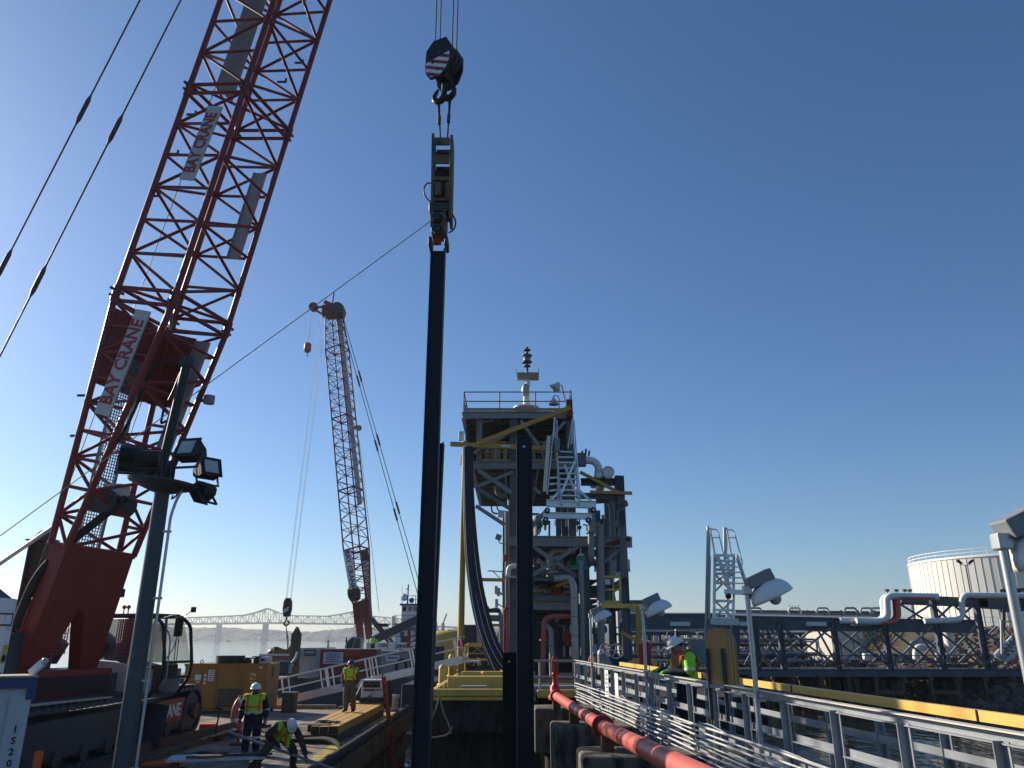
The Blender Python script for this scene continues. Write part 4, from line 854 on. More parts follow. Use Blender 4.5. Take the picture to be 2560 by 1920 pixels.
def flood(p, yaw, tilt, s=1., front=False):
    m_ = M.Translation(p) @ M.Rotation(yaw, 4, 'Z') @ M.Rotation(tilt, 4, 'X') @ M.Scale(s, 4)
    q = MB(); q.prism([(-.17, -.2), (.17, -.24), (.17, .24), (-.17, .2), (-.28, .08), (-.28, -.08)], V((-.26, 0, 0)), V((0, 1, 0)), V((0, 0, 1)), V((.52, 0, 0)), 'black'); o = q.build('floodlight', lp, m_)
    q = MB(); q.box((0, .185, 0), (.60, .03, .54), 'black'); q.box((0, .19, -.0), (.02, .02, .02), 'black'); q.build('bezel', o, m_)
    MB().box((0, .203, 0), (.38, .012, .36), 'lens', bev=.004).build('lens', o, m_)
    q = MB(); q.beam((-.3, -.05, 0), (-.3, -.05, -.42), .03, .06, 'dark_grey'); q.beam((.3, -.05, 0), (.3, -.05, -.42), .03, .06, 'dark_grey'); q.beam((-.32, -.05, -.42), (.32, -.05, -.42), .06, .03, 'dark_grey'); q.build('yoke', o, m_)
flood(rc+V((.56, -.28, .62)), R(168), R(24), .78); flood(rc+V((.80, .02, .34)), R(230), R(20), .72); flood(rc+V((.62, .35, -.02)), R(75), R(-35), .7)
flood(rc+V((-.52, -.25, .52)), R(20), R(-15), .85); flood(rc+V((-.28, .38, .42)), R(-5), R(0), .78); flood(rc+V((-.12, -.42, .44)), R(8), R(8), .78)
a, b = P(396, 1205, LY+.1), P(468, 905, LY+.1); tube('hinged_mast', a, b, .085, 'dark_green', lp, 12); MB().box(b, (.26, .16, .22), 'dark_grey', bev=.02).build('mast_head', lp)
pipe('mast_cable', [b, b+V((-.12, 0, -.25)), b+V((-.2, 0, -.6)), b+V((-.28, .02, -.8))], .014, 'black', lp, .1, 6)
pipe('lamp_cable', [rc+V((.45, -.3, -.02)), rc+V((.42, -.3, -.22)), rc+V((.3, -.25, -.28)), rc+V((.26, -.1, -.18))], .016, 'black', lp, .08, 6)
# ================================================================== DOLPHIN PLATFORM (left, yellow) AND TOWER BASE
PZ = 3.55
def cap_block(name, label, x0, x1, y0, y1, z0, z1, mt='concrete', cat='platform', grp=None):
    t = thing(name, label, cat, ((x0+x1)/2, (y0+y1)/2, z0), grp)
    MB().box(((x0+x1)/2, (y0+y1)/2, (z0+z1)/2), (x1-x0, y1-y0, z1-z0), mt, bev=.06).build('concrete_cap', t); return t
pf = thing('loading_platform', 'concrete loading platform with yellow kerb and bollards beside the piles', 'platform', (2, 35, 0))
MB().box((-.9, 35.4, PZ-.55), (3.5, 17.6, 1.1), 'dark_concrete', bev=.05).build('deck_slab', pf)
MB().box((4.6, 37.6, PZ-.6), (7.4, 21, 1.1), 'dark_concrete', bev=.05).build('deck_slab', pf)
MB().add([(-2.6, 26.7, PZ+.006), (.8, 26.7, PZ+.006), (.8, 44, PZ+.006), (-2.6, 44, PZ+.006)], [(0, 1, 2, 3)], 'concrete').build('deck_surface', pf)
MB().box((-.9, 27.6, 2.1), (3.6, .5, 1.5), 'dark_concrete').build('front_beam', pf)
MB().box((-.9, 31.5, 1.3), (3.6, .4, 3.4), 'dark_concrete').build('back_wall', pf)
for x in (-2.2, -.6, .9, 2.8, 4.8, 6.8):
    for y in (28.4, 33.5, 39): tube('support_pile', (x, y, -2), (x, y, 2.6), .28, 'old_wood', pf, 10)
MB().box((-1.0, 26.62, PZ+.11), (3.4, .22, .22), 'pale_yellow', bev=.04).build('kerb', pf); MB().box((1.5, 26.55, PZ+.08), (1.4, .26, .26), 'pale_yellow', bev=.05).build('kerb', pf)
MB().box((-1.0, 26.48, PZ-.06), (3.5, .06, .1), 'pale_yellow').build('edge_strip', pf)
MB().box((-2.55, 33.5, PZ+.10), (.2, 13, .2), 'pale_yellow', bev=.04).build('kerb', pf)
MB().box((-.85, 29.6, PZ+.25), (2.9, .5, .46), 'pale_yellow', bev=.04).build('cross_beam', pf)
MB().box((-1.3, 28.3, PZ+.12), (.9, .5, .22), 'mid_grey', bev=.02).build('cable_box', pf)
MB().box((-.6, 36.0, PZ+.2), (3.2, .4, .4), 'pale_yellow', bev=.04).build('cross_beam', pf)
def bollard(px, py, sc_, lab):
    b = G(px, py, PZ); t = thing('bollard', lab, 'bollard', b)
    MB().lathe([(.36*sc_, 0), (.38*sc_, .10*sc_), (.36*sc_, .18*sc_), (.24*sc_, .28*sc_), (.17*sc_, .38*sc_), (.16*sc_, .72*sc_), (.24*sc_, .78*sc_), (.24*sc_, .86*sc_), (0, .88*sc_)], b, 'pale_yellow', 18).build('bollard_post', t)
    MB().lathe([(.42*sc_, 0), (.42*sc_, .05), (.3*sc_, .06)], b, 'pale_yellow', 18).build('base_flange', t)
bollard(1212, 1716, .62, 'flared yellow bollard near the front kerb of the platform')
bollard(1197, 1663, .55, 'pale bollard behind the cross beam on the platform')
for px, py, h_, lab in ((1106, 1712, .78, 'rounded yellow post at the platform front corner'), (1128, 1690, 1.05, 'taller square-topped yellow post by the gangway end'), (1203, 1645, .9, 'slim yellow post behind the platform railing')):
    b = G(px, py, PZ); k = MB(); k.lathe([(.16, 0), (.16, h_*.8), (.13, h_*.92), (.07, h_*.98), (0, h_)], b, 'pale_yellow', 14); k.lathe([(.22, 0), (.22, .04), (.16, .05)], b, 'pale_yellow', 14); tag(k.build('mooring_post'), lab, 'post')
# yellow guard frame
gf = thing('guard_frame', 'yellow pipe guard frame on the loading platform', 'railing', G(1165, 1695, PZ)); a, b = G(1163, 1690, PZ), G(1170, 1662, PZ); c_ = V((1.45, 0, 0))
for p in (a, b, a+c_, b+c_): tube('post', p, p+V((0, 0, 1.45)), .05, 'pale_yellow', gf)
for z in (.75, 1.42): tube('rail', a+V((-.15, 0, z)), a+c_+V((0, 0, z)), .05, 'pale_yellow', gf); tube('rail', b+V((0, 0, z)), b+c_+V((0, 0, z)), .05, 'pale_yellow', gf); tube('rail', a+V((0, 0, z)), b+V((0, 0, z)), .05, 'pale_yellow', gf)
tube('brace', b+V((.1, 0, .7)), b+V((1.2, 0, 1.4)), .03, 'pale_yellow', gf, 8); tube('brace', b+V((1.2, 0, .7)), b+V((.1, 0, 1.4)), .03, 'pale_yellow', gf, 8)
b = G(1244, 1691, PZ); k = thing('traffic_cone', 'orange traffic cone beside the short black pile', 'cone', b)
MB().lathe([(.16, .03), (.03, .72), (0, .73)], b, 'ladder_red', 16).build('cone_body', k); MB().box(b+V((0, 0, .02)), (.4, .4, .04), 'ladder_red', bev=.01).build('cone_base', k)
b = G(1256, 1688, PZ); k = thing('cable_reel', 'cream and yellow drum standing behind the traffic cone', 'drum', b); MB().cyl(b+V((0, 0, .3)), b+V((.3, .1, .3)), .3, 'pale_yellow', n=20).build('flange', k); MB().cyl(b+V((.1, .02, .3)), b+V((.28, .08, .3)), .22, 'sticker', n=16).build('core', k)
b = G(1178, 1668, PZ); k = MB(); k.sweep([b+V((math.cos(a*.4)*.32, 0, .25+math.sin(a*.4)*.25)) for a in range(16)], .09, 'rubber', 10, True); tag(k.build('fender_ring'), 'black rubber fender ring leaning on the platform cross beam', 'fender')
# ropes hanging at the platform corner
for k_, (pts, lab) in enumerate((([(1098, 1742), (1090, 1775), (1075, 1800), (1068, 1835), (1082, 1845), (1120, 1838), (1132, 1815)], 'grey rope looping below the platform front corner'), ([(1100, 1745), (1108, 1780), (1122, 1810), (1128, 1835)], 'frayed rope hanging straight down from the platform corner'), ([(1076, 1760), (1080, 1790), (1072, 1822)], 'white tangled rope bunch at the platform corner'))):
    k = MB(); k.sweep(round_path(PP(pts, 26.2), .4), .03 if k_ < 2 else .06, 'rope', 6); tag(k.build('hanging_rope'), lab, 'rope')

# ------------------------------------------------------------------ loading tower
TY, TB = 40.0, 52.0
tw = thing('loading_tower', 'tall grey steel loading tower crowded with pipes, decks and ladders', 'tower', (2.5, 45, PZ))
def tp(px, py, Y=TY): return P(px, py, Y)
def zat(py, Y=TY): return P(1280, py, Y).z
def xat(px, py, Y=TY): return P(px, py, Y).x
zTop, zMid, zB1, zB2, zB3 = zat(1040), zat(1160), zat(1352), zat(1455), zat(1510)
# columns, front and back rows
cols = [(xat(1284, 1300), PZ, zTop), (xat(1428, 1200), zB1, zTop), (xat(1466, 1500), PZ, zB1), (xat(1560, 1400), PZ, zat(1188))]
for x, z0, z1 in cols:
    for y in (TY+.2, TY+5.8, TB-.3): mem('ibeam', 'column', (x, y, z0), (x, y, z1), .36, .40, 'steel_grey', tw, V((1, 0, 0)))
mem('ibeam', 'column', (xat(1198, 1100), TY+.2, zMid), (xat(1198, 1100), TY+.2, zTop), .3, .3, 'mid_grey', tw, V((1, 0, 0))); mem('ibeam', 'column', (xat(1198, 1100), TB-.5, zMid), (xat(1198, 1100), TB-.5, zTop), .3, .3, 'steel_grey', tw, V((1, 0, 0)))
for px, y in ((1262, TY+3), (1272, TY+8), (1268, TY+1)): mem('ibeam', 'column', (xat(px, 1500), y, PZ), (xat(px, 1500), y, zat(1270)), .28, .3, 'steel_grey', tw, V((1, 0, 0)))
def deckpart(nm, x0, x1, y0, y1, z, dep, mt='mid_grey', joist=True):
    for a, b in (((x0, y0, z), (x1, y0, z)), ((x0, y1, z), (x1, y1, z)), ((x0, y0, z), (x0, y1, z)), ((x1, y0, z), (x1, y1, z))):
        mem('ibeam', 'edge_beam', a, b, .22, dep, mt, tw)
    o = MB().box(((x0+x1)/2, (y0+y1)/2, z+dep/2+.02), (x1-x0, y1-y0, .04), 'dark_grey').build(nm, tw)
    if joist:
        n_ = int((y1-y0)/1.3)
        for k in range(1, n_): y = y0+(y1-y0)*k/n_; mem('ibeam', 'joist', (x0, y, z-.02), (x1, y, z-.02), .12, dep*.62, 'steel_grey', o)
        for k in (1, 2): x = x0+(x1-x0)*k/3; mem('ibeam', 'joist', (x, y0, z-.05), (x, y1, z-.05), .14, dep*.6, 'steel_grey', o)
xa, xb = xat(1159, 1035), xat(1429, 1035); deckpart('top_deck', xa, xb, TY, TB-1, zat(1038), .38)
xa2, xb2 = xat(1181, 1163), xat(1428, 1163); deckpart('middle_deck', xa2, xb2, TY, TB, zat(1163), .40)
def railing(pts, h_, mt, par, step=1.9, r=.03, mid=True, toe=False, kind='cyl', pr=None):
    for a, b in zip(pts, pts[1:]):
        a, b = V(a), V(b)
        for hh in ([h_, h_*.5] if mid else [h_]): tube('rail', a+V((0, 0, hh)), b+V((0, 0, hh)), r, mt, par, 8)
        if toe: mem('box', 'toe_board', a+V((0, 0, .08)), b+V((0, 0, .08)), .02, .16, mt, par)
        n_ = max(1, round((b-a).length/step))
        for k in range(n_+1): q = a.lerp(b, k/n_); tube('rail_post', q, q+V((0, 0, h_)), pr or r, mt, par, 8)
zt = zat(1028)+.02; railing([(xa, TB-1, zt), (xa, TY, zt), (xb, TY, zt), (xb, TB-1, zt)], 1.07, 'plank', tw, 2.0, .035, toe=True)
zm = zat(1152); railing([(xa2+.3, TB-1, zm), (xa2+.3, TY+.35, zm), (xb2-.8, TY+.35, zm)], 1.1, 'pale_yellow', tw, 1.45, .04, toe=True)
# dark interior panels behind the upper decks
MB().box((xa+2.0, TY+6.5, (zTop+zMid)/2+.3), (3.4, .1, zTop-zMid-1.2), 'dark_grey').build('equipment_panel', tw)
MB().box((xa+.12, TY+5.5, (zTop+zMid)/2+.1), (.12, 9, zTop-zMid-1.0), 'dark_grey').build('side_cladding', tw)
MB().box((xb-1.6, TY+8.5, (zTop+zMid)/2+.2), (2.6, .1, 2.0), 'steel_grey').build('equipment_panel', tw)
for k, (px, py, w_, h_, mt) in enumerate(((1222, 1125, .5, 1.3, 'mid_grey'), (1243, 1130, .35, 1.1, 'off_white'), (1262, 1135, .45, 1.2, 'steel_grey'), (1350, 1140, .5, .9, 'black'), (1338, 1128, .3, 1.4, 'mid_grey'), (1390, 1100, .7, 1.0, 'dark_grey'))):
    p = tp(px, py, TY+2.5+k*.4); MB().box(p, (w_, .5, h_), mt, bev=.04).build('equipment_cabinet', tw)
rnd = random.Random(17)
for k in range(16):
    px = rnd.uniform(1210, 1290); p = tp(px, 1148, TY+1.2+rnd.uniform(0, 3)); tube('control_valve', p, p+V((0, 0, rnd.uniform(.4, 1.0))), rnd.uniform(.04, .09), rnd.choice(['insul', 'black', 'mid_grey', 'sticker']), tw, 8)
for k in range(10):
    px = rnd.uniform(1335, 1372); p = tp(px, 1150, TY+1.0+rnd.uniform(0, 2)); tube('control_valve', p, p+V((rnd.uniform(-.2, .2), 0, rnd.uniform(.3, .8))), rnd.uniform(.05, .1), rnd.choice(['black', 'dark_grey', 'insul']), tw, 8)
# braces front face
for a, b, w_, mt in (((1185, 1132), (1287, 1075), .16, 'mid_grey'), ((1302, 1052), (1352, 1122), .16, 'mid_grey'), ((1352, 1122), (1412, 1055), .16, 'mid_grey'), ((1195, 1175), (1280, 1232), .2, 'mid_grey'), ((1190, 1218), (1282, 1180), .16, 'mid_grey'), ((1190, 1220), (1275, 1272), .18, 'steel_grey'), ((1190, 1265), (1262, 1312), .18, 'mid_grey'),
                   ((1328, 1363), (1440, 1440), .2, 'mid_grey'), ((1328, 1440), (1455, 1360), .2, 'mid_grey'), ((1335, 1218), (1350, 1235), .16, 'mid_grey'), ((1328, 1318), (1368, 1275), .22, 'mid_grey'), ((1512, 1405), (1578, 1350), .16, 'mid_grey'), ((1515, 1365), (1574, 1346), .26, 'rust_brown')):
    mem('ibeam', 'brace', tp(*a), tp(*b), w_, w_*1.1, mt, tw, V((0, 1, 0)))
# main beams
for py, x0, x1, dep, mt, yy in ((1352, 1272, 1580, .52, 'mid_grey', TY-.1), (1430, 1328, 1425, .26, 'steel_grey', TY+.1), (1447, 1328, 1432, .2, 'steel_grey', TY-.4), (1494, 1328, 1428, .28, 'steel_grey', TY-.3), (1512, 1328, 1428, .46, 'mid_grey', TY-.1)):
    mem('ibeam', 'main_beam', tp(x0, py, yy), tp(x1, py+(x1-1280)*.012, yy), .3, dep, mt, tw)
for z in (zB1, zB2, zB3):
    for x in (cols[0][0], cols[3][0]): mem('ibeam', 'side_beam', (x, TY, z), (x, TB, z), .26, .4, 'steel_grey', tw)
    mem('ibeam', 'rear_beam', (cols[0][0], TB, z), (cols[3][0], TB, z), .26, .4, 'steel_grey', tw); mem('ibeam', 'rear_beam', (cols[0][0], TY+6, z), (cols[3][0], TY+6, z), .26, .4, 'steel_grey', tw)
for z, y0, y1 in ((zB1-.1, TY+.5, TB-1), (zB2, TY+2, TB-1), (zB3, TY+.6, TB-1)):
    MB().box(((cols[0][0]+cols[3][0])/2-.5, (y0+y1)/2, z+.24), (cols[3][0]-cols[0][0]-1.2, y1-y0, .05), 'dark_grey').build('grating_deck', tw)
# upper right block: dark beam and posts
mem('ibeam', 'main_beam', tp(1452, 1205), tp(1545, 1205), .3, .36, 'dark_grey', tw); mem('box', 'column', tp(1545, 1300), tp(1545, 1190), .34, .34, 'dark_grey', tw); mem('ibeam', 'main_beam', tp(1440, 1240), tp(1548, 1240), .26, .3, 'steel_grey', tw)
mem('box', 'column', tp(1560, 1445), tp(1552, 1240), .34, .4, 'steel_grey', tw)
# yellow jib beams
mem('box', 'jib_beam', tp(1126, 1110, TY-.6), tp(1378, 1122, TY-.6), .16, .23, 'mast_yellow', tw); mem('box', 'jib_beam', tp(1196, 1108, TY-.75), tp(1426, 1019, TY-.75), .16, .23, 'mast_yellow', tw)
MB().box(tp(1423, 1022, TY-.5), (.34, .4, .95), 'rust_brown', bev=.02).build('jib_bracket', tw)
MB().box(tp(1265, 1115, TY-.71), (.45, .03, .13), 'sticker').build('load_plate', tw)
mem('box', 'jib_beam', tp(1475, 1230, TY-.5), tp(1580, 1233, TY-.5), .14, .16, 'mast_yellow', tw); mem('box', 'jib_beam', tp(1450, 1180, TY-.4), tp(1548, 1232, TY-.4), .14, .16, 'mast_yellow', tw)
mem('box', 'jib_beam', tp(1196, 1449, TY), tp(1262, 1450, TY), .14, .16, 'mast_yellow', tw)
# top mast with beacon
mp_ = tp(1316, 1022, TY+2)
k = MB(); k.cyl(mp_, mp_+V((0, 0, .06)), .75, 'pure_white', n=20); k.cyl(mp_, mp_+V((0, 0, 1.35)), .2, 'tank_white', .16, n=14); k.build('mast_base', tw)
k = MB(); k.box(mp_+V((.1, 0, 1.95)), (1.25, .4, .38), 'plank', bev=.02); k.beam(mp_+V((-.55, 0, 1.95)), mp_+V((-.55, 0, 2.4)), .03, .03, 'mid_grey'); k.beam(mp_+V((.72, 0, 1.95)), mp_+V((.72, 0, 2.5)), .03, .03, 'mid_grey'); k.build('mast_crossbox', tw)
tube('mast_post', mp_+V((.1, 0, 1.3)), mp_+V((.08, 0, 2.2)), .13, 'tank_white', tw); MB().ball(mp_+V((-.05, -.3, 1.0)), (.22, .2, .42), 'insul').build('float_bell', tw)
tube('mast_post', mp_+V((.05, 0, 2.1)), mp_+V((.05, 0, 3.75)), .075, 'dark_grey', tw)
for z, r_ in ((2.55, .22), (2.8, .3), (3.05, .22), (3.2, .3), (3.55, .22)): MB().cyl(mp_+V((.05, 0, z)), mp_+V((.05, 0, z+.05)), r_, 'dark_grey', n=12).build('lantern_ring', tw)
MB().cyl(mp_+V((.05, 0, 2.85)), mp_+V((.05, 0, 3.2)), .2, 'mid_grey', n=12).build('lantern', tw)
def goose(px, py, bpx, bpy, nm='gooseneck_lamp', Y=TY+1):
    a, b = tp(bpx, bpy, Y), tp(px, py, Y); pipe('lamp_stem', [a, V((a.x, a.y, b.z+.32)), V((b.x, b.y, b.z+.36)), b+V((0, 0, .15))], .025, 'dark_grey', tw, .25, 6); o = MB().lathe([(.06, .2), (.14, .1), (.16, 0), (.3, -.16), (.29, -.18), (.12, -.04)], b, 'off_white', 14).build(nm, tw); MB().ball(b+V((0, 0, -.16)), .11, 'clear_glass').build('lamp_globe', o)
goose(1384, 1004, 1398, 1022); 
a, b = tp(1414, 1005, TY+1), tp(1404, 962, TY+1); tube('lamp_stem', a, b, .03, 'dark_grey', tw, 6); o = MB().lathe([(.06, .2), (.16, .1), (.18, 0), (.36, -.22), (.34, -.24), (.12, -.04)], b+V((-.25, 0, -.05)), 'off_white', 14, rot=M.Rotation(R(35), 3, 'Y')).build('area_lamp', tw); MB().ball(b+V((-.37, 0, -.25)), .14, 'clear_glass').build('lamp_globe', o)
tube('lightning_rod', tp(1429, 1035), tp(1427, 975), .03, 'blue_sign', tw, 6)
for px, py, mt in ((1153, 1090, 'sticker'), (1157, 1150, 'off_white')): MB().box(tp(px, py, TY+.3), (.28, .3, .5), mt, bev=.05).build('junction_box', tw)
pipe('cable_conduit', [tp(1202, 1090), tp(1202, 1055), tp(1230, 1052), tp(1235, 1040)], .03, 'mid_grey', tw, .15, 6)
# white blind-flanged headers and elbow (right top)
for px, py, r_, ln in ((1497, 1186, .22, 3), (1520, 1181, .33, 4)):
    p = tp(px, py, TY-.3); k = MB(); k.cyl(p, p+V((0, ln, 0)), r_*.86, 'white', n=20); k.cyl(p+V((0, -.08, 0)), p+V((0, .03, 0)), r_, 'white', n=24); k.cyl(p+V((0, .08, 0)), p+V((0, .18, 0)), r_, 'white', n=24)
    for i in range(12): a = i*math.pi/6; q = p+V((math.cos(a)*r_*.84, -.1, math.sin(a)*r_*.84)); k.cyl(q, q+V((0, .04, 0)), .025, 'dark_grey', n=6)
    k.build('blind_header', tw)
pipe('white_elbow', [tp(1462, 1150), tp(1484, 1152), tp(1497, 1165), tp(1494, 1196)], .2, 'white', tw, .4, 14)
MB().box(tp(1453, 1150), (.5, .4, .7), 'steel_grey', bev=.03).build('valve_box', tw)
for px in (1455, 1464, 1472): tube('valve_stem', tp(px, 1140), tp(px+1, 1122+abs(px-1464)*.6), .05, 'black', tw, 8)
# --- vertical pipes
PIPES = [
 ('insulated_pipe', [(1386, 1447, 38.8), (1424, 1444, 38.8), (1435, 1462, 38.8), (1438, 1640, 38.8), (1441, 1706, 38.8), (1462, 1714, 38.8)], .175, 'insul', .5),
 ('fire_pipe', [(1428, 1541, 39.2), (1360, 1541, 39.2), (1357, 1718, 39.2)], .125, 'pipe_pink', .45),
 ('grey_pipe', [(1500, 1318, 39.4), (1503, 1520, 39.4), (1502, 1640, 39.4)], .19, 'mid_grey', .3),
 ('grey_pipe', [(1478, 1255, 39.2), (1478, 1400, 39.2), (1470, 1412, 39.8)], .17, 'mid_grey', .3),
 ('grey_pipe', [(1490, 1252, 41), (1520, 1250, 41), (1530, 1268, 41), (1534, 1440, 41)], .16, 'mid_grey', .6),
 ('grey_pipe', [(1505, 1246, 42), (1530, 1243, 42), (1543, 1262, 42), (1548, 1440, 42)], .15, 'steel_grey', .6),
 ('grey_pipe', [(1515, 1300, 41.5), (1518, 1560, 41.5)], .17, 'steel_grey', .3),
 ('grey_pipe', [(1452, 1400, 39), (1455, 1560, 39), (1458, 1700, 39)], .13, 'mid_grey', .3),
 ('insulated_pipe', [(1440, 1378, 41), (1384, 1378, 41), (1376, 1390, 41), (1374, 1442, 41)], .17, 'insul', .5),
 ('insulated_pipe', [(1400, 1392, 41), (1386, 1394, 41), (1383, 1440, 41)], .14, 'insul', .4),
 ('grey_pipe', [(1402, 1395, 40.5), (1402, 1442, 40.5)], .13, 'mid_grey', .3),
 ('grey_pipe', [(1424, 1380, 40), (1424, 1362, 40), (1452, 1362, 40), (1452, 1385, 40)], .05, 'galv', .2),
 ('grey_pipe', [(1362, 1560, 40), (1378, 1575, 40), (1380, 1700, 40)], .13, 'insul', .3),
 ('grey_pipe', [(1265, 1280, 40.5), (1267, 1640, 40.5)], .07, 'mid_grey', .3), ('grey_pipe', [(1272, 1250, 41), (1274, 1640, 41)], .06, 'galv', .3), ('fire_pipe', [(1272, 1520, 40.2), (1262, 1520, 40.2), (1262, 1640, 40.2)], .07, 'fire_red', .2),
 ('grey_pipe', [(1242, 1215, 43), (1246, 1235, 43), (1262, 1238, 43)], .18, 'steel_grey', .5), ('grey_pipe', [(1228, 1265, 42), (1230, 1283, 42), (1255, 1285, 42)], .05, 'steel_grey', .25), ('grey_pipe', [(1242, 1265, 42.5), (1244, 1276, 42.5), (1260, 1278, 42.5)], .04, 'steel_grey', .2),
 ('grey_pipe', [(1546, 1245, 40.5), (1549, 1290, 40.5)], .04, 'dark_grey', .1), ('insulated_pipe', [(1532, 1400, 40.5), (1532, 1440, 40.5)], .13, 'off_white', .1),
]
for nm, pts, r_, mt, br in PIPES:
    o = pipe(nm, [P(*q) for q in pts], r_, mt, tw, br, 14)
    if mt in ('insul', 'pipe_pink') and r_ > .12:
        rp_ = round_path([P(*q) for q in pts], br, 5); acc = 0
        for a, b in zip(rp_, rp_[1:]):
            L_ = (b-a).length
            if L_ > .9:
                for i in range(int(L_/.75)): q = a.lerp(b, (i+.5)/int(L_/.75)); d_ = (b-a).normalized()*.012; MB().cyl(q-d_, q+d_, r_*1.035, 'dark_grey' if mt == 'insul' else 'pipe_pink', n=14).build('pipe_band', o)
MB().ball(tp(1495, 1322, 39.6), (.28, .28, .3), 'pale_yellow').build('relief_dome', tw)
a = tp(1500, 1318, 39.4); MB().ball(a, .19, 'mid_grey').build('pipe_cap', tw)
for px, py in ((1384, 1430), (1437, 1640), (1358, 1600), (1503, 1540), (1478, 1330)):
    p = tp(px, py, 39.0); MB().cyl(p-V((0, 0, .05)), p+V((0, 0, .05)), .26 if px != 1358 else .18, 'mid_grey' if px != 1358 else 'pipe_pink', n=18).build('pipe_flange', tw)
# random small process pipework inside the tower, three bays
rnd = random.Random(44)
for k in range(170):
    lo, hi = rnd.choice([(1330, 1430), (1330, 1470), (1480, 1555), (1265, 1300)]); px = rnd.uniform(lo, hi); top_, bot_ = rnd.choice([(1375, 1440), (1455, 1505), (1525, 1690), (1280, 1345), (1530, 1640)])
    Y = rnd.uniform(41, 50); r_ = rnd.choice([.03, .04, .05, .07, .1]); mt = rnd.choice(['mid_grey', 'steel_grey', 'insul', 'galv', 'dark_grey', 'dark_green', 'steel_grey', 'mid_grey'])
    y0 = rnd.uniform(top_, (top_+bot_)/2); y1 = rnd.uniform((top_+bot_)/2, bot_); pts = [P(px, y0, Y), P(px+rnd.uniform(-1, 1), y1, Y)]
    if rnd.random() < .45: pts.insert(0, P(px+rnd.choice([-1, 1])*rnd.uniform(6, 25), y0, Y))
    pipe('small_pipe', pts, r_, mt, tw, .15, 8, 3)
    if rnd.random() < .4:
        q = P(px, (y0+y1)/2, Y-.1); MB().cyl(q-V((0, .1, 0)), q+V((0, .1, 0)), r_*2.4+.03, rnd.choice(['mid_grey', 'fire_red', 'actuator_green', 'dark_grey', 'sticker']), n=12).build('pipe_valve', tw)
for k in range(16):
    px = rnd.uniform(1330, 1420); p = P(px, rnd.uniform(1460, 1490), rnd.uniform(40.5, 46)); mem('box', 'pump_frame', p, p+V((rnd.uniform(-.6, .8), 0, rnd.uniform(-.2, .3))), .12, .14, rnd.choice(['mid_grey', 'steel_grey', 'pale_yellow', 'sticker']), tw)
# green actuators
k = MB(); p = tp(1453, 1402, 39.2); k.box(p, (.5, .45, .5), 'actuator_green', bev=.05); k.box(p+V((-.15, -.1, -.36)), (.9, .4, .26), 'actuator_green', bev=.05); k.cyl(p+V((0, 0, .25)), p+V((0, 0, .32)), .16, 'galv', n=14); k.build('valve_actuator', tw)
p = tp(1420, 1655, 39.3); MB().ball(p, (.5, .4, .26), 'dark_green').build('valve_actuator', tw)
for px, py, w_, h_ in ((1345, 1620, 1.0, 2.2), (1322, 1560, .8, 1.4)): MB().box(tp(px, py, 41), (w_, .4, h_), 'tarp_green', bev=.08).build('tarpaulin_screen', tw)
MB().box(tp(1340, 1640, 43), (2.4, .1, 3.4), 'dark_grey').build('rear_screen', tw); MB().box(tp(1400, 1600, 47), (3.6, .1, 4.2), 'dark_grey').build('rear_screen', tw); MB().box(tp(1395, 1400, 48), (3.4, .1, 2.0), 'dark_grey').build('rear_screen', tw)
# left face fixtures: lamps, bracket, floodlight, white bent pipe
for px, py in ((1246, 1343),):
    p = tp(px, py); MB().box(p, (.3, .25, .28), 'mid_grey', rot=M.Rotation(R(20), 3, 'Y'), bev=.03).build('floodlight', tw); pipe('lamp_bracket', [p, p+V((.05, 0, -.3)), tp(1264, 1360)], .03, 'mid_grey', tw, .08, 6)
tube('bracket_arm', tp(1219, 1427), tp(1258, 1429), .03, 'steel_grey', tw, 6); tube('bracket_arm', tp(1232, 1428), tp(1252, 1448), .025, 'steel_grey', tw, 6); mem('box', 'bracket_post', tp(1258, 1480), tp(1258, 1427), .12, .12, 'steel_grey', tw)
pipe('white_pipe', [tp(1310, 1415, 39.8), tp(1272, 1416, 39.8), tp(1270, 1440, 39.8)], .12, 'white', tw, .2, 12); MB().box(tp(1276, 1443, 39.8), (.6, .4, .08), 'off_white').build('pipe_shelf', tw)
for px, py in ((1240, 1475), (1246, 1480), (1241, 1508)): p = tp(px, py); MB().cyl(p-V((0, 0, .2)), p+V((0, 0, .2)), .09, 'off_white', n=12).build('gas_detector', tw); tube('lamp_bracket', p, tp(1262, py+12), .03, 'mid_grey', tw, 6)
pipe('grey_pipe', [tp(1226, 1530), tp(1232, 1524), tp(1248, 1524), tp(1252, 1540), tp(1252, 1640)], .1, 'mid_grey', tw, .3, 10)
MB().box(tp(1264, 1395, 39.6), (.2, .2, .35), 'fire_red', bev=.04).build('alarm_beacon', tw); MB().box(tp(1253, 1285), (.35, .2, .35), 'sticker', bev=.02).build('warning_sign', tw)
mem('box', 'frame_post', tp(1217, 1640), tp(1217, 1516), .22, .22, 'dark_grey', tw); mem('box', 'frame_beam', tp(1214, 1526), tp(1250, 1527), .22, .2, 'dark_grey', tw); mem('box', 'frame_beam', tp(1216, 1545), tp(1250, 1546), .2, .3, 'steel_grey', tw); mem('box', 'frame_beam', tp(1218, 1562), tp(1262, 1563), .1, .12, 'mast_yellow', tw)
for k in range(14): px = rnd.uniform(1222, 1262); p0_ = tp(px, rnd.uniform(1570, 1600), 41); tube('small_pipe', p0_, tp(px, 1660, 41), rnd.choice([.03, .05, .07]), rnd.choice(['off_white', 'fire_red', 'mid_grey', 'insul', 'pale_yellow']), tw, 8)
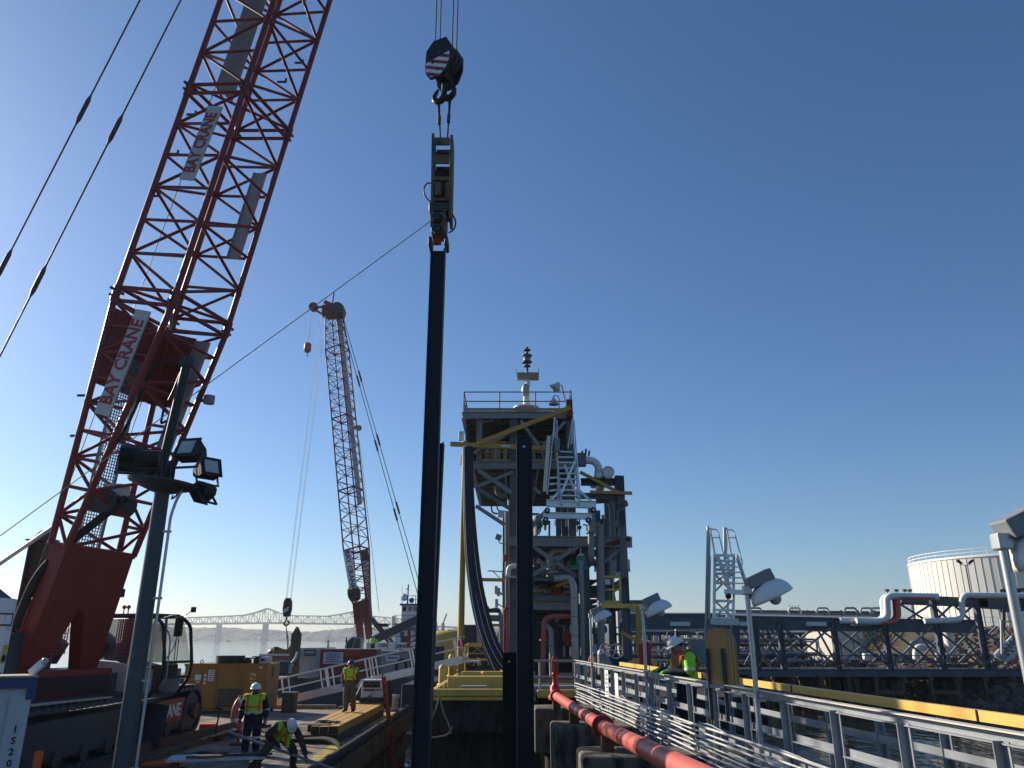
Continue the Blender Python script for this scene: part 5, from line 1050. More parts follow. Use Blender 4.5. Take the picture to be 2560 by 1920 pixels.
# right face: lamp, loudspeaker drum, yellow cage
p = tp(1556, 1262); MB().box(p, (.55, .4, .3), 'steel_grey', rot=M.Rotation(R(-20), 3, 'Y'), bev=.04).build('floodlight', tw); MB().box(tp(1552, 1298), (.45, .4, .9), 'steel_grey', bev=.03).build('junction_box', tw); pipe('cable_conduit', [tp(1560, 1275), tp(1562, 1290), tp(1563, 1310), tp(1562, 1322)], .02, 'dark_grey', tw, .1, 6)
p = tp(1567, 1414); k = MB(); k.cyl(p-V((0, 0, .3)), p+V((0, 0, .3)), .17, 'off_white', n=16); k.cyl(p-V((0, 0, .24)), p-V((0, 0, .2)), .175, 'black', n=16); k.build('siren_drum', tw); MB().box(tp(1553, 1433), (.6, .3, .15), 'off_white', rot=M.Rotation(R(-14), 3, 'Y')).build('lamp_shield', tw)
cg = [(1508, 1442), (1550, 1442), (1550, 1505), (1508, 1505)]
for a, b in zip(cg, cg[1:]+cg[:1]): mem('box', 'cage_bar', tp(*a, 39.5), tp(*b, 39.5), .1, .14, 'pale_yellow', tw)
mem('box', 'cage_bar', tp(1508, 1474, 39.5), tp(1550, 1474, 39.5), .08, .1, 'pale_yellow', tw); mem('box', 'cage_bar', tp(1533, 1442, 39.5), tp(1533, 1505, 39.5), .08, .1, 'pale_yellow', tw); MB().box(tp(1519, 1455, 39.3), (.26, .1, .26), 'sticker', bev=.02).build('junction_box', tw)
mem('box', 'jib_beam', tp(1502, 1514, 37), tp(1640, 1516, 37), .14, .2, 'pale_yellow', tw); mem('box', 'jib_post', tp(1598, 1640, 37), tp(1595, 1516, 37), .2, .3, 'mast_yellow', tw)
# handwheels and white valves at the base
def handwheel(c, r_, mt, tilt=0):
    rm_ = M.Rotation(tilt, 3, 'Z'); k = MB(); k.sweep([c+rm_ @ V((math.cos(a*math.pi/10)*r_, 0, math.sin(a*math.pi/10)*r_)) for a in range(20)], .028, mt, 6, True)
    for i in range(5): a = i*1.2566+.3; k.cyl(c, c+rm_ @ V((math.cos(a)*r_, 0, math.sin(a)*r_)), .022, mt, n=6)
    k.cyl(c-V((0, .06, 0)), c+V((0, .5, 0)), .05, 'dark_grey', n=8); k.build('handwheel', tw)
handwheel(tp(1513, 1624, 36), .24, 'purple_wheel', .3); handwheel(tp(1540, 1628, 36), .30, 'off_white', -.15)
k = MB(); p = tp(1505, 1655, 36.2); k.cyl(p-V((0, 0, .5)), p+V((0, 0, .3)), .2, 'mid_grey', n=14); k.ball(p+V((.15, 0, -.1)), .3, 'mid_grey'); k.ball(p+V((0, 0, .35)), .2, 'off_white'); k.build('gate_valve', tw)
MB().ball(tp(1545, 1680, 37.5), (.75, .6, .75), 'dark_green').build('green_vessel', tw); pipe('yellow_pipe', [tp(1555, 1700, 37), tp(1580, 1660, 37), tp(1640, 1668, 37)], .28, 'pale_yellow', tw, .5, 12)
mem('box', 'fire_nozzle', tp(1552, 1580, 37), tp(1600, 1606, 37), .14, .16, 'mast_yellow', tw)
k = MB(); k.sweep(round_path([tp(1603, 1612, 36), tp(1622, 1610, 36), tp(1620, 1650, 36), tp(1628, 1670, 36)], .4), .12, 'fire_red', 10); k.cyl(tp(1603, 1690, 36), tp(1603, 1610, 36), .13, 'fire_red', n=12); tag(k.build('fire_monitor'), 'red fire water monitor standing right of the tower base', 'fire monitor')
hs = MB(); a = P(1481, 1668, 26.2); hs.sweep([a+V((math.cos(i*.5)*.12, -.05+.004*i % .04, math.sin(i*.5)*.38-.18*0)) for i in range(60)], .022, 'ring_red', 6); tag(hs.build('red_hose_coil'), 'bright red hose coil hung on the walkway end railing', 'hose')
# mobile aluminium access stairs
al = thing('access_stairs', 'aluminium access stairs with tall V-shaped handrails on tower front', 'stairs', tp(1420, 1300, 38.5)); AY = 38.4
def ap(px, py, dy=0.): return P(px, py, AY)+V((0, dy, 0))
for l in ((1366, 1258, 1490, 1262, .36), (1358, 1288, 1480, 1291, .3)): mem('ibeam', 'base_beam', ap(l[0], l[1]), ap(l[2], l[3]), .25, l[4], 'alu', al)
for (a, b) in (((1403, 1262), (1388, 1042)), ((1447, 1264), (1434, 1042))): mem('box', 'stringer', ap(*a, -.05), ap(*b, 1.2), .09, .14, 'alu', al, V((0, 1, 0)))
for k in range(10):
    t = k/9; a, b = ap(1402-9*t, 1253-133*t, .12*k*.8), ap(1448-14*t, 1254-133*t, .12*k*.8); mem('box', 'tread', a, b, .22, .07, 'alu', al)
for (a, b) in (((1388, 1040), (1368, 1235)), ((1393, 1045), (1396, 1262)), ((1433, 1040), (1420, 1118)), ((1436, 1045), (1452, 1258)), ((1389, 1042), (1378, 1130)), ((1434, 1042), (1428, 1110))): tube('handrail', ap(*a, .4), ap(*b, .1), .035, 'alu', al)
for (a, b) in (((1400, 1225), (1372, 1256)), ((1450, 1225), (1484, 1258)), ((1412, 1160), (1440, 1232)), ((1438, 1150), (1404, 1232))): mem('box', 'brace', ap(*a, .2), ap(*b, .1), .07, .12, 'alu', al)
for px, py in ((1368, 1277), (1483, 1276), (1470, 1301), (1364, 1300)): MB().cyl(ap(px, py, -.16), ap(px, py, -.04), .14, 'rubber', n=16).cyl(ap(px, py, -.18), ap(px, py, -.02), .06, 'galv', n=10).build('caster_wheel', al)
cv = MB(); cv.beam(ap(1372, 1092, -.15), ap(1362, 1226, .3), .42, .18, 'tank_white', V((1, 0, 0))); cv.build('folded_gangway', al); MB().box(ap(1393, 1110, .3), (.3, .3, .7), 'mid_grey', bev=.03).build('hinge_box', al)
for k in range(4): mem('box', 'stiffener', ap(1375, 1190+k*16, .5), ap(1398, 1188+k*16, .5), .06, .1, 'alu', al)
# ------------------------------------------------------------------ yellow mast and hanging hoses
k = thing('yellow_mast', 'slender yellow mast with red band left of the loading tower', 'mast', G(1152, 1655, PZ)); b = P(1151, 1655, 39.6); MB().cyl((b.x, 39.6, PZ), (b.x, 39.6, zat(1108)), .17, 'mast_yellow', .13, n=16).build('mast', k); z = P(1151, 1607, 39.6).z; MB().cyl((b.x, 39.6, z-.14), (b.x, 39.6, z+.14), .18, 'fire_red', n=16).build('red_band', k)
hg = [([(1163, 1118), (1164, 1200), (1166, 1300), (1171, 1400), (1184, 1500), (1205, 1590), (1228, 1650), (1246, 1690)], 'left'), ([(1168, 1116), (1170, 1220), (1174, 1320), (1182, 1420), (1197, 1510), (1218, 1590), (1242, 1645), (1262, 1672)], 'mid'), ([(1174, 1116), (1178, 1240), (1186, 1350), (1198, 1450), (1215, 1530), (1236, 1600), (1262, 1650), (1285, 1672)], 'right')]
def smooth(pts, n=6):
    out = []
    for i in range(len(pts)-1):
        p0, p1, p2, p3 = pts[max(0, i-1)], pts[i], pts[i+1], pts[min(len(pts)-1, i+2)]
        for j in range(n):
            t = j/n; out.append(.5*((2*p1)+(p2-p0)*t+(2*p0-5*p1+4*p2-p3)*t*t+(3*p1-p0-3*p2+p3)*t**3))
    return out+[pts[-1]]
for i, (pts, lab) in enumerate(hg):
    t = thing('loading_hose', {'left': 'dark blue loading hose, outermost of the three beside the yellow mast', 'mid': 'dark blue loading hose, middle one of three hanging from the tower', 'right': 'dark blue loading hose, nearest the tower columns of the three'}[lab], 'hose', P(*pts[-1], 38.6), 'hanging loading hoses')
    c_ = smooth([P(a, b, 38.2+i*.35) for a, b in pts]); MB().sweep(c_, .155, 'hose_blue', 12).build('hose', t); MB().sweep([q+V((-.05, -.135, .02)) for q in c_], .02, 'hose_line', 6).build('white_stripe', t)
# ================================================================== WALKWAY
def XN(y): return 4.16-.0798*y
WZ = 3.5; RH = 4.60
ww = thing('walkway', 'galvanised jetty walkway with grey near rail and yellow far rail', 'walkway', (XN(15)+.5, 15, WZ)); ya_, yb_ = 3.0, 26.4
def wp(side, y, z, off=0.): return V((XN(y)+(.98 if side else 0)+off, y, z))
for s in (0, 1): mem('chan', 'stringer', wp(s, ya_, WZ-.16), wp(s, yb_, WZ-.16), .1, .3, 'rail_grey', ww)
dk = MB()
for i in range(10): dk.beam(wp(0, ya_, WZ-.02, .04+i*.1), wp(0, yb_, WZ-.02, .04+i*.1), .012, .04, 'galv')
y = ya_
while y < yb_: dk.beam(wp(0, y, WZ-.01), wp(1, y, WZ-.01), .03, .03, 'galv'); y += .12
dk.build('grating_deck', ww)
for k in range(18): y = ya_+.3+k*1.29; mem('box', 'cross_bearer', wp(0, y, WZ-.2), wp(1, y, WZ-.2), .08, .16, 'rail_grey', ww)
for s in (0, 1):
    k = 0
    for i in range(-3, 17):
        y = (6.23 if s == 0 else 6.15)+i*1.285
        if y > yb_ or y < ya_: continue
        mem('ang', 'rail_post', wp(s, y, WZ-.62 if s == 0 else WZ-.3, -.05 if s == 0 else .05), wp(s, y, RH-.02 if s == 0 else RH-.08, -.05 if s == 0 else .05), .085, .085, 'rail_grey', ww, V((0, -1, 0)))
        if s == 0: mem('box', 'post_bracket', wp(s, y, WZ-.34, -.02), wp(s, y, WZ-.1, -.02), .1, .012, 'rail_grey', ww)
mem('ang', 'top_rail', wp(0, ya_, RH), wp(0, yb_, RH), .08, .09, 'rail_grey', ww); mem('box', 'rail_cap', wp(0, ya_, RH+.05), wp(0, yb_, RH+.05), .1, .012, 'shed_tan', ww)
for s in (0, 1): mem('ang', 'mid_rail', wp(s, ya_, WZ+.68), wp(s, yb_, WZ+.68), .06, .085, 'rail_grey', ww); mem('box', 'toe_board', wp(s, ya_, WZ+.12, .03 if s == 0 else -.03), wp(s, yb_, WZ+.12, .03 if s == 0 else -.03), .01, .2, 'galv', ww)
mem('box', 'yellow_top_rail', wp(1, ya_, RH, .0), wp(1, 24.2, RH, .0), .07, .1, 'rail_yellow', ww)
for y in (8.0, 12.2, 16.4, 20.6): mem('box', 'rail_joint', wp(1, y, RH, -.04), wp(1, y+.012, RH, -.04), .02, .104, 'dark_grey', ww)
# railing across the platform front
a, b = P(1330, 1656, 26.6), P(1470, 1656, 26.6)
for hh in (1.07, .58): tube('end_rail', V((.6, 26.6, PZ+hh)), V((2.1, 26.6, PZ+hh)), .035, 'rail_grey', ww, 8)
for x in (.9, 2.05): tube('rail_post', (x, 26.6, PZ), (x, 26.6, PZ+1.07), .035, 'rail_grey', ww, 8)
tube('gate_brace', P(1462, 1656, 26.5), P(1482, 1700, 26.5), .03, 'rail_grey', ww, 8)
# conduits clipped along the near side
rnd = random.Random(12)
for i in range(7):
    z = WZ+.50-i*.078; off = -.13-.03*(i % 2); pts = []
    for j in range(14): y = ya_+(25.6-ya_)*j/13; pts.append(wp(0, y, z+rnd.uniform(-.012, .012)+(.03 if (i in (2, 5) and j % 5 == 2) else 0), off+rnd.uniform(-.02, .02)))
    o = MB().sweep(smooth(pts, 3), (.019, .014, .017, .013, .015, .019, .014)[i], 'conduit', 8).build('conduit', ww)
    for j in (2, 6, 9, 12): q = pts[j]; d_ = V((-.08, 1, 0)).normalized(); MB().cyl(q-d_*.05, q+d_*.05, .026, 'galv', n=8).build('coupling', o)
pts = []
for j in range(30): y = 6+j*.62; pts.append(wp(0, y, WZ+.5+.05*math.sin(j*1.3)+.03*math.sin(j*3.1), -.12+.05*math.sin(j*.9)))
MB().sweep(smooth(pts, 3), .007, 'off_white', 6).build('loose_cable', ww)
for k in range(9): y = 4.9+k*2.57; MB().box(wp(0, y, WZ+.28, -.1), (.05, .03, .5), 'galv').build('conduit_hanger', ww)
for (y, w_, h_, lab, n_) in ((20.8, .44, .62, 'printed', 5), (19.6, .36, .56, 'blank', 0)):
    k = MB(); d_ = V((-.0798, 1, 0)).normalized(); q = wp(0, y, RH-.36, -.11); k.beam(q-d_*w_/2, q+d_*w_/2, .008, h_, 'pure_white')
    for i in range(n_): k.beam(q-d_*(w_*.36)+V((-.006, 0, .2-i*.1)), q+d_*(w_*(.2+.15*((i*7) % 3)/2))+V((-.006, 0, .2-i*.1)), .004, .035, 'print_grey')
    k.build('notice_sheet', ww)
# pile bents under the walkway
for i, (y, x0, lab) in enumerate(((22.9, .60, 'concrete pile cap farthest along the walkway, next to the red valve'), (18.4, .86, 'concrete pile cap under the flange of the red pipe'), (14.0, 1.10, 'concrete pile cap under the shadow-banded stretch of red pipe'))):
    t = thing('pile_cap', lab, 'pile cap', (2.2, y, 0), 'concrete pile caps under the walkway')
    c = MB(); c.box(((x0+XN(y)+.9)/2, y, 2.98), (XN(y)+.9-x0, 1.25, 1.12), 'concrete', bev=.07); c.build('cap', t)
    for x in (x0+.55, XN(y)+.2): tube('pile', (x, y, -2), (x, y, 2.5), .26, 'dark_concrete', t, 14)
sdb = MB()
for k in range(9): y = 8.5+k*1.9; sdb.box((XN(y)+.14, y, 2.95), (.22, 1.82, .5), 'concrete', bev=.02)
for k in range(9):
    y = 8.5+k*1.9; MB().box((XN(y)+.16, y, 2.93), (.24, 1.80, .52), 'concrete', rot=M.Rotation(.0798, 3, 'Z'), bev=.02).build('fascia_block', ww)
# red fire main
RP0, RPm, RPn = P(1392, 1741, 21.9), P(1508, 1817, 14.5), P(1672, 1902, 8.5); RP1 = RPm.lerp(RPn, 1.75)
fm = thing('fire_main', 'long red fire pipe with flange running beside the walkway', 'pipe', RP0); dR = (RPm-RP0).normalized(); dN = (RPn-RPm).normalized(); PR = .112
pR = lambda y: RP0+dR*((y-RP0.y)/dR.y) if y > RPm.y else RPm+dN*((y-RPm.y)/dN.y)
MB().cyl(RP0, RPm, PR, 'pipe_red', n=28).build('pipe_run', fm); MB().cyl(RPm, RP1, PR, 'pipe_red', n=28).build('pipe_run', fm)
for y in (15.6, 18.2, 9.9): q = pR(y); d_ = dR if y > 14.5 else dN; MB().cyl(q-d_*.03, q+d_*.03, PR+.006, 'pipe_red', n=28).build('weld_bead', fm)
q = RPm
for s, d_ in ((-.05, dR), (.012, dN)): MB().cyl(q+d_*s, q+d_*(s+.034), .195, 'fire_red', n=32).build('pipe_flange', fm)
for i in range(12): a = i*math.pi/6; x_, y_, z_ = basis(dR); p_ = q+(x_*math.cos(a)+y_*math.sin(a))*.16; MB().cyl(p_-dR*.07, p_+dR*.07, .014, 'dark_grey', n=6).build('bolt', fm)
v = RP0; MB().cyl(v-dR*.26, v-dR*.02, .165, 'fire_red', n=20).build('valve_flange', fm)
MB().lathe([(.19, -.16), (.19, -.08), (.13, 0), (.14, .16), (.08, .22), (.06, .42), (.09, .45), (.09, .5), (.04, .55), (.04, .8), (0, .8)], v-dR*.36+V((0, 0, .06)), 'fire_red', 18).build('valve_body', fm)
pipe('valve_yoke', [v-dR*.36+V((-.09, 0, .52)), v-dR*.36+V((-.05, 0, .98)), v-dR*.36+V((.05, 0, .98)), v-dR*.36+V((.09, 0, .52))], .02, 'fire_red', fm, .06, 8)
for y in (22.0, 18.4, 14.0): q = pR(y); MB().box((q.x, y, (3.54+q.z-PR)/2), (.2, .3, q.z-PR+.02-3.54), 'rust_brown').build('pipe_support', fm)
MB().box((1.9, 26.9, PZ+.16), (2.6, .5, .3), 'mid_grey', bev=.03).build('cable_tray', pf)
# ------------------------------------------------------------------ walkway lamps
def lamp(y, lab, top=5.93, s=1.):
    b = wp(0, y, WZ-.4, -.09); t = thing('walkway_lamp', lab, 'lamp', b, 'lamps along the walkway rail')
    tube('pole', b, V((b.x, b.y, top)), .034, 'galv', t); MB().box((b.x, b.y, top+.0), (.11, .11, .12), 'galv', bev=.012).build('pole_cap', t)
    for z in (WZ+.2, RH-.06): MB().box((b.x+.04, b.y, z), (.14, .09, .04), 'galv').build('pole_clamp', t)
    tl = M.Rotation(R(-24), 3, 'Y'); q = V((b.x, b.y, top+.02))
    k = MB(); k.box(q+tl @ V((.22, 0, .045)), (.36, .22, .15), 'mid_grey', rot=tl, bev=.015); k.build('ballast_box', t)
    k = MB(); vs = []; n_ = 12
    for side in (0, 1):
        for j in range(n_+1):
            a = R(-20+j*200/n_)*.62; prf = (.06+.30*j/n_, -.04-.24*math.sin(math.pi*.5*(1-j/n_))*1.0)
            vs.append((prf, side))
    # quarter-bowl shade
    k.ball(q+tl @ V((.27, 0, -.25)), (.30, .24, .25), 'pure_white', rot=tl, nu=24, nv=8, v0=0, v1=88); o = k.build('shade', t); o.modifiers.new('thick', 'SOLIDIFY').thickness = .012
    MB().ball(q+tl @ V((.29, 0, -.27)), .085, 'lens').build('bulb', o); MB().cyl(q+tl @ V((.28, 0, -.16)), q+tl @ V((.28, 0, -.04)), .07, 'mid_grey', n=12).build('lamp_holder', o)
lamp(5.75, 'walkway lamp in front of the white storage tank', 5.98); lamp(10.85, 'walkway lamp right of the upright tan case'); lamp(16.75, 'walkway lamp beside the man leaning on the rail'); lamp(22.95, 'walkway lamp near the red hose coil by the tower')
# ------------------------------------------------------------------ upright tan case on the rail
cs = thing('upright_case', 'tan round-topped upright case held by two steel straps on the rail', 'case', wp(0, 12.55, RH))
prof = [(.18*math.cos(R(a)), .57+.18*math.sin(R(a))*1.15) for a in range(0, 181, 15)]; prof = [(.18, 0)]+prof+[(-.18, 0)]
d_ = V((-.62, -.78, 0)); e_ = V((.78, -.62, 0)); q = wp(0, 12.3, RH+.06, -.08)
k = MB(); k.prism(prof, q, e_, V((0, 0, 1)), d_*-.30, 'case_tan'); k.build('case_body', cs)
for s in (-.02, -.14, -.28): k = MB(); k.sweep([q+e_*(x*1.02)+V((0, 0, z*1.01))+d_*s for x, z in prof], .012, 'case_tan', 6); k.build('case_rib', cs)
for s in (-.15, .1): mem('ang', 'strap_post', q+e_*s+d_*.03+V((0, 0, -.5)), q+e_*s+d_*.03+V((0, 0, .5)), .05, .05, 'dark_grey', cs)
MB().box(q-d_*.15+V((0, 0, -.03)), (.45, .4, .05), 'rail_grey', rot=M.Rotation(R(-38), 3, 'Z')).build('case_shelf', cs)
# ================================================================== PIPE TRESTLE TO THE RIGHT
QY = 70.0; TD = 2.75
tr = thing('pipe_trestle', 'long dark steel pipe trestle with cross-braced posts running to shore', 'trestle', (27, QY, 0))
def tq(px, py, Y=QY): return P(px, py, Y)
zg = tq(1800, 1549).z
def gird(px0, px1, py0, py1, dep, mt, Y=QY, nm='girder'): mem('ibeam', nm, tq(px0, py0, Y), tq(px1, py1, Y), .35, dep, mt, tr)
gird(1555, 1800, 1553, 1553, 1.25, 'rack_grey'); gird(1800, 2090, 1556, 1561, 1.15, 'rack_grey'); gird(2090, 2440, 1561, 1566, 1.1, 'rack_grey')
gird(1555, 1800, 1553, 1553, 1.1, 'rack_grey', QY+4); gird(1800, 2090, 1556, 1561, 1.05, 'rack_grey', QY+4); gird(2090, 2440, 1561, 1566, 1.0, 'rack_grey', QY+4)
gird(2328, 2470, 1502, 1508, .8, 'rack_grey'); gird(2440, 2700, 1504, 1520, 1.1, 'rack_grey'); gird(2250, 2700, 1500, 1516, .8, 'rack_grey', QY+4)
for px, y0 in ((1560, 1545), (1780, 1545), (1885, 1550), (1948, 1553), (2082, 1556), (2210, 1560), (2329, 1487), (2436, 1488), (2560, 1495), (2680, 1500)):
    for Y in (QY, QY+4):
        a = tq(px, y0, Y); x = a.x
        mem('ibeam', 'post', (x, Y, TD), (x, Y, a.z), .42, .42, 'rack_grey', tr, V((1, 0, 0)))
    if px > 1900: mem('box', 'cross_brace', (tq(px, y0).x, QY, TD+.2), (tq(px, y0).x, QY+4, zg-.5), .14, .14, 'rack_grey', tr)
pl_ = [1885, 1948, 2082, 2210, 2329, 2436, 2560]
for i, (a, b) in enumerate(zip(pl_, pl_[1:])):
    xa_, xb_ = tq(a, 1560).x, tq(b, 1560).x; zt_ = zg-.5
    for Y in (QY-.05, QY+4):
        mem('box', 'cross_brace', (xa_, Y, TD+.3), (xb_, Y, zt_), .13, .16, 'mid_grey', tr); mem('box', 'cross_brace', (xa_, Y, zt_), (xb_, Y, TD+.3), .13, .16, 'rack_grey', tr)
for a, b in ((2250, 2329), (2329, 2382), (2382, 2436)):
    mem('box', 'cross_brace', tq(a, 1560), tq(b, 1510), .14, .16, 'rack_grey', tr); mem('box', 'cross_brace', tq(a, 1510), tq(b, 1560), .14, .16, 'rack_grey', tr)
# lower deck, its railing, timber pile bents
mem('box', 'deck_beam', (tq(1560, 1660).x, QY-.6, TD-.2), (52, QY-.6, TD-.2), .4, .55, 'rack_grey', tr); mem('box', 'deck_beam', (tq(1560, 1660).x, QY+4.4, TD-.2), (52, QY+4.4, TD-.2), .4, .5, 'rack_grey', tr)
MB().box(((tq(1560, 1660).x+52)/2, QY+1.9, TD+.06), (52-tq(1560, 1660).x, 5.4, .08), 'dark_grey').build('deck', tr)
railing([(tq(1570, 1660).x, QY-.7, TD+.1), (51, QY-.7, TD+.1)], 1.1, 'rack_grey', tr, 2.1, .035)
x = tq(1570, 1700).x; rnd = random.Random(77); i = 0
while x < 50:
    t = thing('timber_bent', 'row of dark timber piles carrying the pipe trestle', 'piles', (x, QY, 0), 'timber bents under the trestle')
    for Y in (QY-.7, QY+1.6, QY+4): tube('pile', (x+rnd.uniform(-.15, .15), Y, -2), (x+rnd.uniform(-.05, .05), Y, TD-.5), .19, 'old_wood', t, 10)
    mem('box', 'cap_timber', (x, QY-1.1, TD-.62), (x, QY+4.6, TD-.62), .32, .32, 'old_wood', t)
    if i % 2: mem('box', 'wale', (x-.2, QY-.95, 1.1), (x+2.3, QY-.95, 1.0), .12, .3, 'old_wood', t)
    x += 2.3; i += 1
bw = thing('timber_bulkhead', 'weathered timber bulkhead planks behind the trestle piles', 'bulkhead', (26, QY+6, 0)); x = 14
while x < 46: w_ = rnd.uniform(.5, .8); hgt = rnd.uniform(1.7, 2.3); boxo('plank', (x, QY+5.6, hgt/2-.3), (w_*.95, .18, hgt+.6), rnd.choice(['old_wood', 'plank', 'old_wood', 'dark_concrete']), bw); x += w_
# pipes on the trestle
for k, (py, Y, r_, mt) in enumerate(((1541, QY+.2, .2, 'off_white'), (1540, QY+1.0, .22, 'mid_grey'), (1539, QY+1.8, .18, 'purple_wheel'), (1538, QY+2.6, .22, 'mid_grey'))):
    pipe('trestle_pipe', [tq(1556, py, Y), tq(1800, py, Y), tq(2195-k*5, py+10, Y)], r_, mt, tr, .3, 8)
LOOPS = [([(2100, 1552), (2212, 1552), (2206, 1500), (2215, 1490), (2330, 1491)], .26, 'white', QY-.3), ([(2140, 1553), (2220, 1554), (2216, 1497), (2226, 1490), (2345, 1492)], .30, 'white', QY-.9), ([(2200, 1556), (2240, 1553), (2236, 1498), (2244, 1492), (2330, 1494)], .2, 'fire_red', QY-.5), ([(2200, 1557), (2249, 1554), (2244, 1498), (2252, 1493), (2335, 1495)], .2, 'pipe_red', QY-1.0),
         ([(2310, 1553), (2408, 1550), (2404, 1500), (2412, 1488), (2600, 1490)], .24, 'white', QY-.7), ([(2250, 1500), (2600, 1508)], .3, 'rack_grey', QY+2), ([(2440, 1492), (2700, 1500)], .26, 'mid_grey', QY+.6)]
for pts, r_, mt, Y in LOOPS: pipe('pipe_loop', [tq(a, b, Y) for a, b in pts], r_, mt, tr, .9, 12)
for px in (2220, 2243, 2264, 2277): a = tq(px, 1492, QY+1); tube('lamp_stem', a, a+V((0, 0, .5)), .04, 'dark_grey', tr, 6); MB().box(a+V((0, 0, .55)), (.3, .25, .2), 'dark_grey').build('rack_lamp', tr)
pipe('riser_pipe', [tq(2366, 1562, QY+1), tq(2372, 1600, QY+1), tq(2382, 1640, QY+1)], .42, 'white', tr, .4, 14)
for px in (1700, 1850, 2040, 2150): a = tq(px, 1560, QY-.2); MB().box(a, (1.7, .4, .35), 'tank_white', bev=.03).build('cable_shield', tr)
# two storey aluminium gangway tower standing off the walkway
gt = thing('gangway_tower', 'free-standing aluminium ladder tower with tall handrails on jetty', 'ladder tower', tq(1800, 1600, 45)); GY = 44.0
def gp(px, py, dy=0.): return P(px, py, GY)+V((0, dy, 0))
for a, b in (((1785, 1546), (1787, 1385)), ((1833, 1546), (1834, 1385))):
    for dy in (0, 1.2): mem('box', 'leg', gp(*a, dy), gp(*b, dy), .14, .14, 'alu', gt)
for (a, b) in (((1768, 1560), (1773, 1313)), ((1774, 1550), (1777, 1318)), ((1816, 1400), (1814, 1316)), ((1818, 1395), (1820, 1318))): tube('guide_post', gp(*a, .3), gp(*b, .3), .07, 'galv', gt)
for i, y in enumerate((1388, 1402, 1412, 1424, 1434, 1457, 1502, 1525, 1545)):
    mem('box', 'cross_bar', gp(1786, y), gp(1834, y+1), .1, .14, 'alu', gt)
for (a, b) in (((1787, 1434), (1832, 1480)), ((1832, 1434), (1787, 1480)), ((1787, 1500), (1832, 1545)), ((1832, 1500), (1787, 1545)), ((1787, 1457), (1832, 1425))): mem('box', 'brace', gp(*a, .1), gp(*b, .1), .09, .09, 'galv', gt)
for (a, b) in (((1790, 1392), (1813, 1478)), ((1838, 1390), (1857, 1478))): mem('box', 'stringer', gp(*a, -.3), gp(*b, -1.0), .12, .16, 'alu', gt)
for k in range(5): t = k/5; mem('box', 'tread', gp(1795+18*t, 1405+70*t, -.35-.6*t), gp(1840+16*t, 1405+70*t, -.35-.6*t), .22, .06, 'alu', gt)
mem('box', 'base_beam', gp(1800, 1482, -1.0), gp(1866, 1484, -1.0), .2, .26, 'alu', gt); mem('box', 'base_beam', gp(1776, 1553), gp(1845, 1555), .3, .36, 'galv', gt)
for x0 in (0, 41):
    pipe('handrail', [gp(1775+x0, 1323+x0*.04, -.1), gp(1792+x0, 1324+x0*.04, -.1), gp(1797+x0, 1346+x0*.04, -.2), gp(1811+x0*1.0, 1412, -.4), gp(1803+x0, 1424, -.5)], .035, 'pure_white', gt, .3, 8)
    tube('handrail_bar', gp(1778+x0, 1345, -.1), gp(1797+x0, 1345, -.2), .03, 'pure_white', gt, 8); tube('handrail_post', gp(1776+x0, 1322, .0), gp(1788+x0, 1390, .0), .05, 'alu', gt)
for px, py in ((1808, 1493), (1864, 1494)): MB().cyl(gp(px, py, -1.15), gp(px, py, -1.0), .15, 'rubber', n=14).build('caster_wheel', gt)
for (a, b, w_) in (((1766, 1640), (1772, 1558), .3), ((1782, 1640), (1786, 1558), .3), ((1840, 1645), (1840, 1558), .4)): mem('box', 'support_leg', gp(*a, .2), gp(*b, .2), w_, w_, 'mid_grey' if w_ < .35 else 'rack_grey', gt)
q = gp(1800, 1640, .5); MB().box((q.x, q.y, 1.2), (2.6, 2.2, 4.6), 'dark_concrete', bev=.05).build('concrete_pedestal', gt); MB().box(gp(1750, 1630, .2), (.9, .5, 1.2), 'mid_grey', bev=.03).build('control_cabinet', gt)
# ------------------------------------------------------------------ plant on shore: low pipe racks as separate runs
pr = thing('process_rack', 'crowded low process pipe rack behind the trestle', 'pipe rack', (25, 84, 2.9)); rnd = random.Random(101)
for k in range(6):
    x = 12.5+k*3.2
    for Y in (80, 86, 92): mem('ibeam', 'rack_post', (x, Y, land_h(x, Y)-.3 if land_h(x, Y) > 0 else -1), (x, Y, 6.0+(Y-80)*.05), .25, .25, 'rack_grey', pr, V((1, 0, 0)))
for Y in (80, 86, 92):
    for z in (3.6, 4.7, 5.8): mem('ibeam', 'rack_beam', (11.5, Y, z), (29, Y, z), .2, .28, 'rack_grey', pr)
for k in range(110):
    Y = rnd.uniform(78.5, 93); z = rnd.choice([3.2, 3.8, 4.0, 4.9, 5.1, 5.9, 6.1])+rnd.uniform(-.12, .2); x0 = rnd.uniform(11.5, 22); x1 = min(29.5, x0+rnd.uniform(4, 15)); r_ = rnd.choice([.05, .07, .1, .14, .18])
    pts = [(x0, Y, z), (x1, Y, z)]
    if rnd.random() < .5: pts.append((x1, Y, z+rnd.choice([-1.2, 1.0, -.8])))
    if rnd.random() < .3: pts.insert(0, (x0, Y, z-1.0))
    pipe('rack_pipe', pts, r_, rnd.choice(['mid_grey', 'steel_grey', 'off_white', 'galv', 'white', 'insul', 'rack_grey', 'galv']), pr, .3, 8, 3)
for k in range(70):
    x = rnd.uniform(12, 29); Y = rnd.uniform(78, 92); z = rnd.uniform(3, 5.2); mem('box', rnd.choice(['valve_block', 'instrument_post']), (x, Y, z), (x+rnd.uniform(-.1, .1), Y, z+rnd.uniform(.3, 1.3)), rnd.uniform(.08, .4), rnd.uniform(.08, .3), rnd.choice(['off_white', 'mid_grey', 'dark_grey', 'galv', 'steel_grey', 'white']), pr)
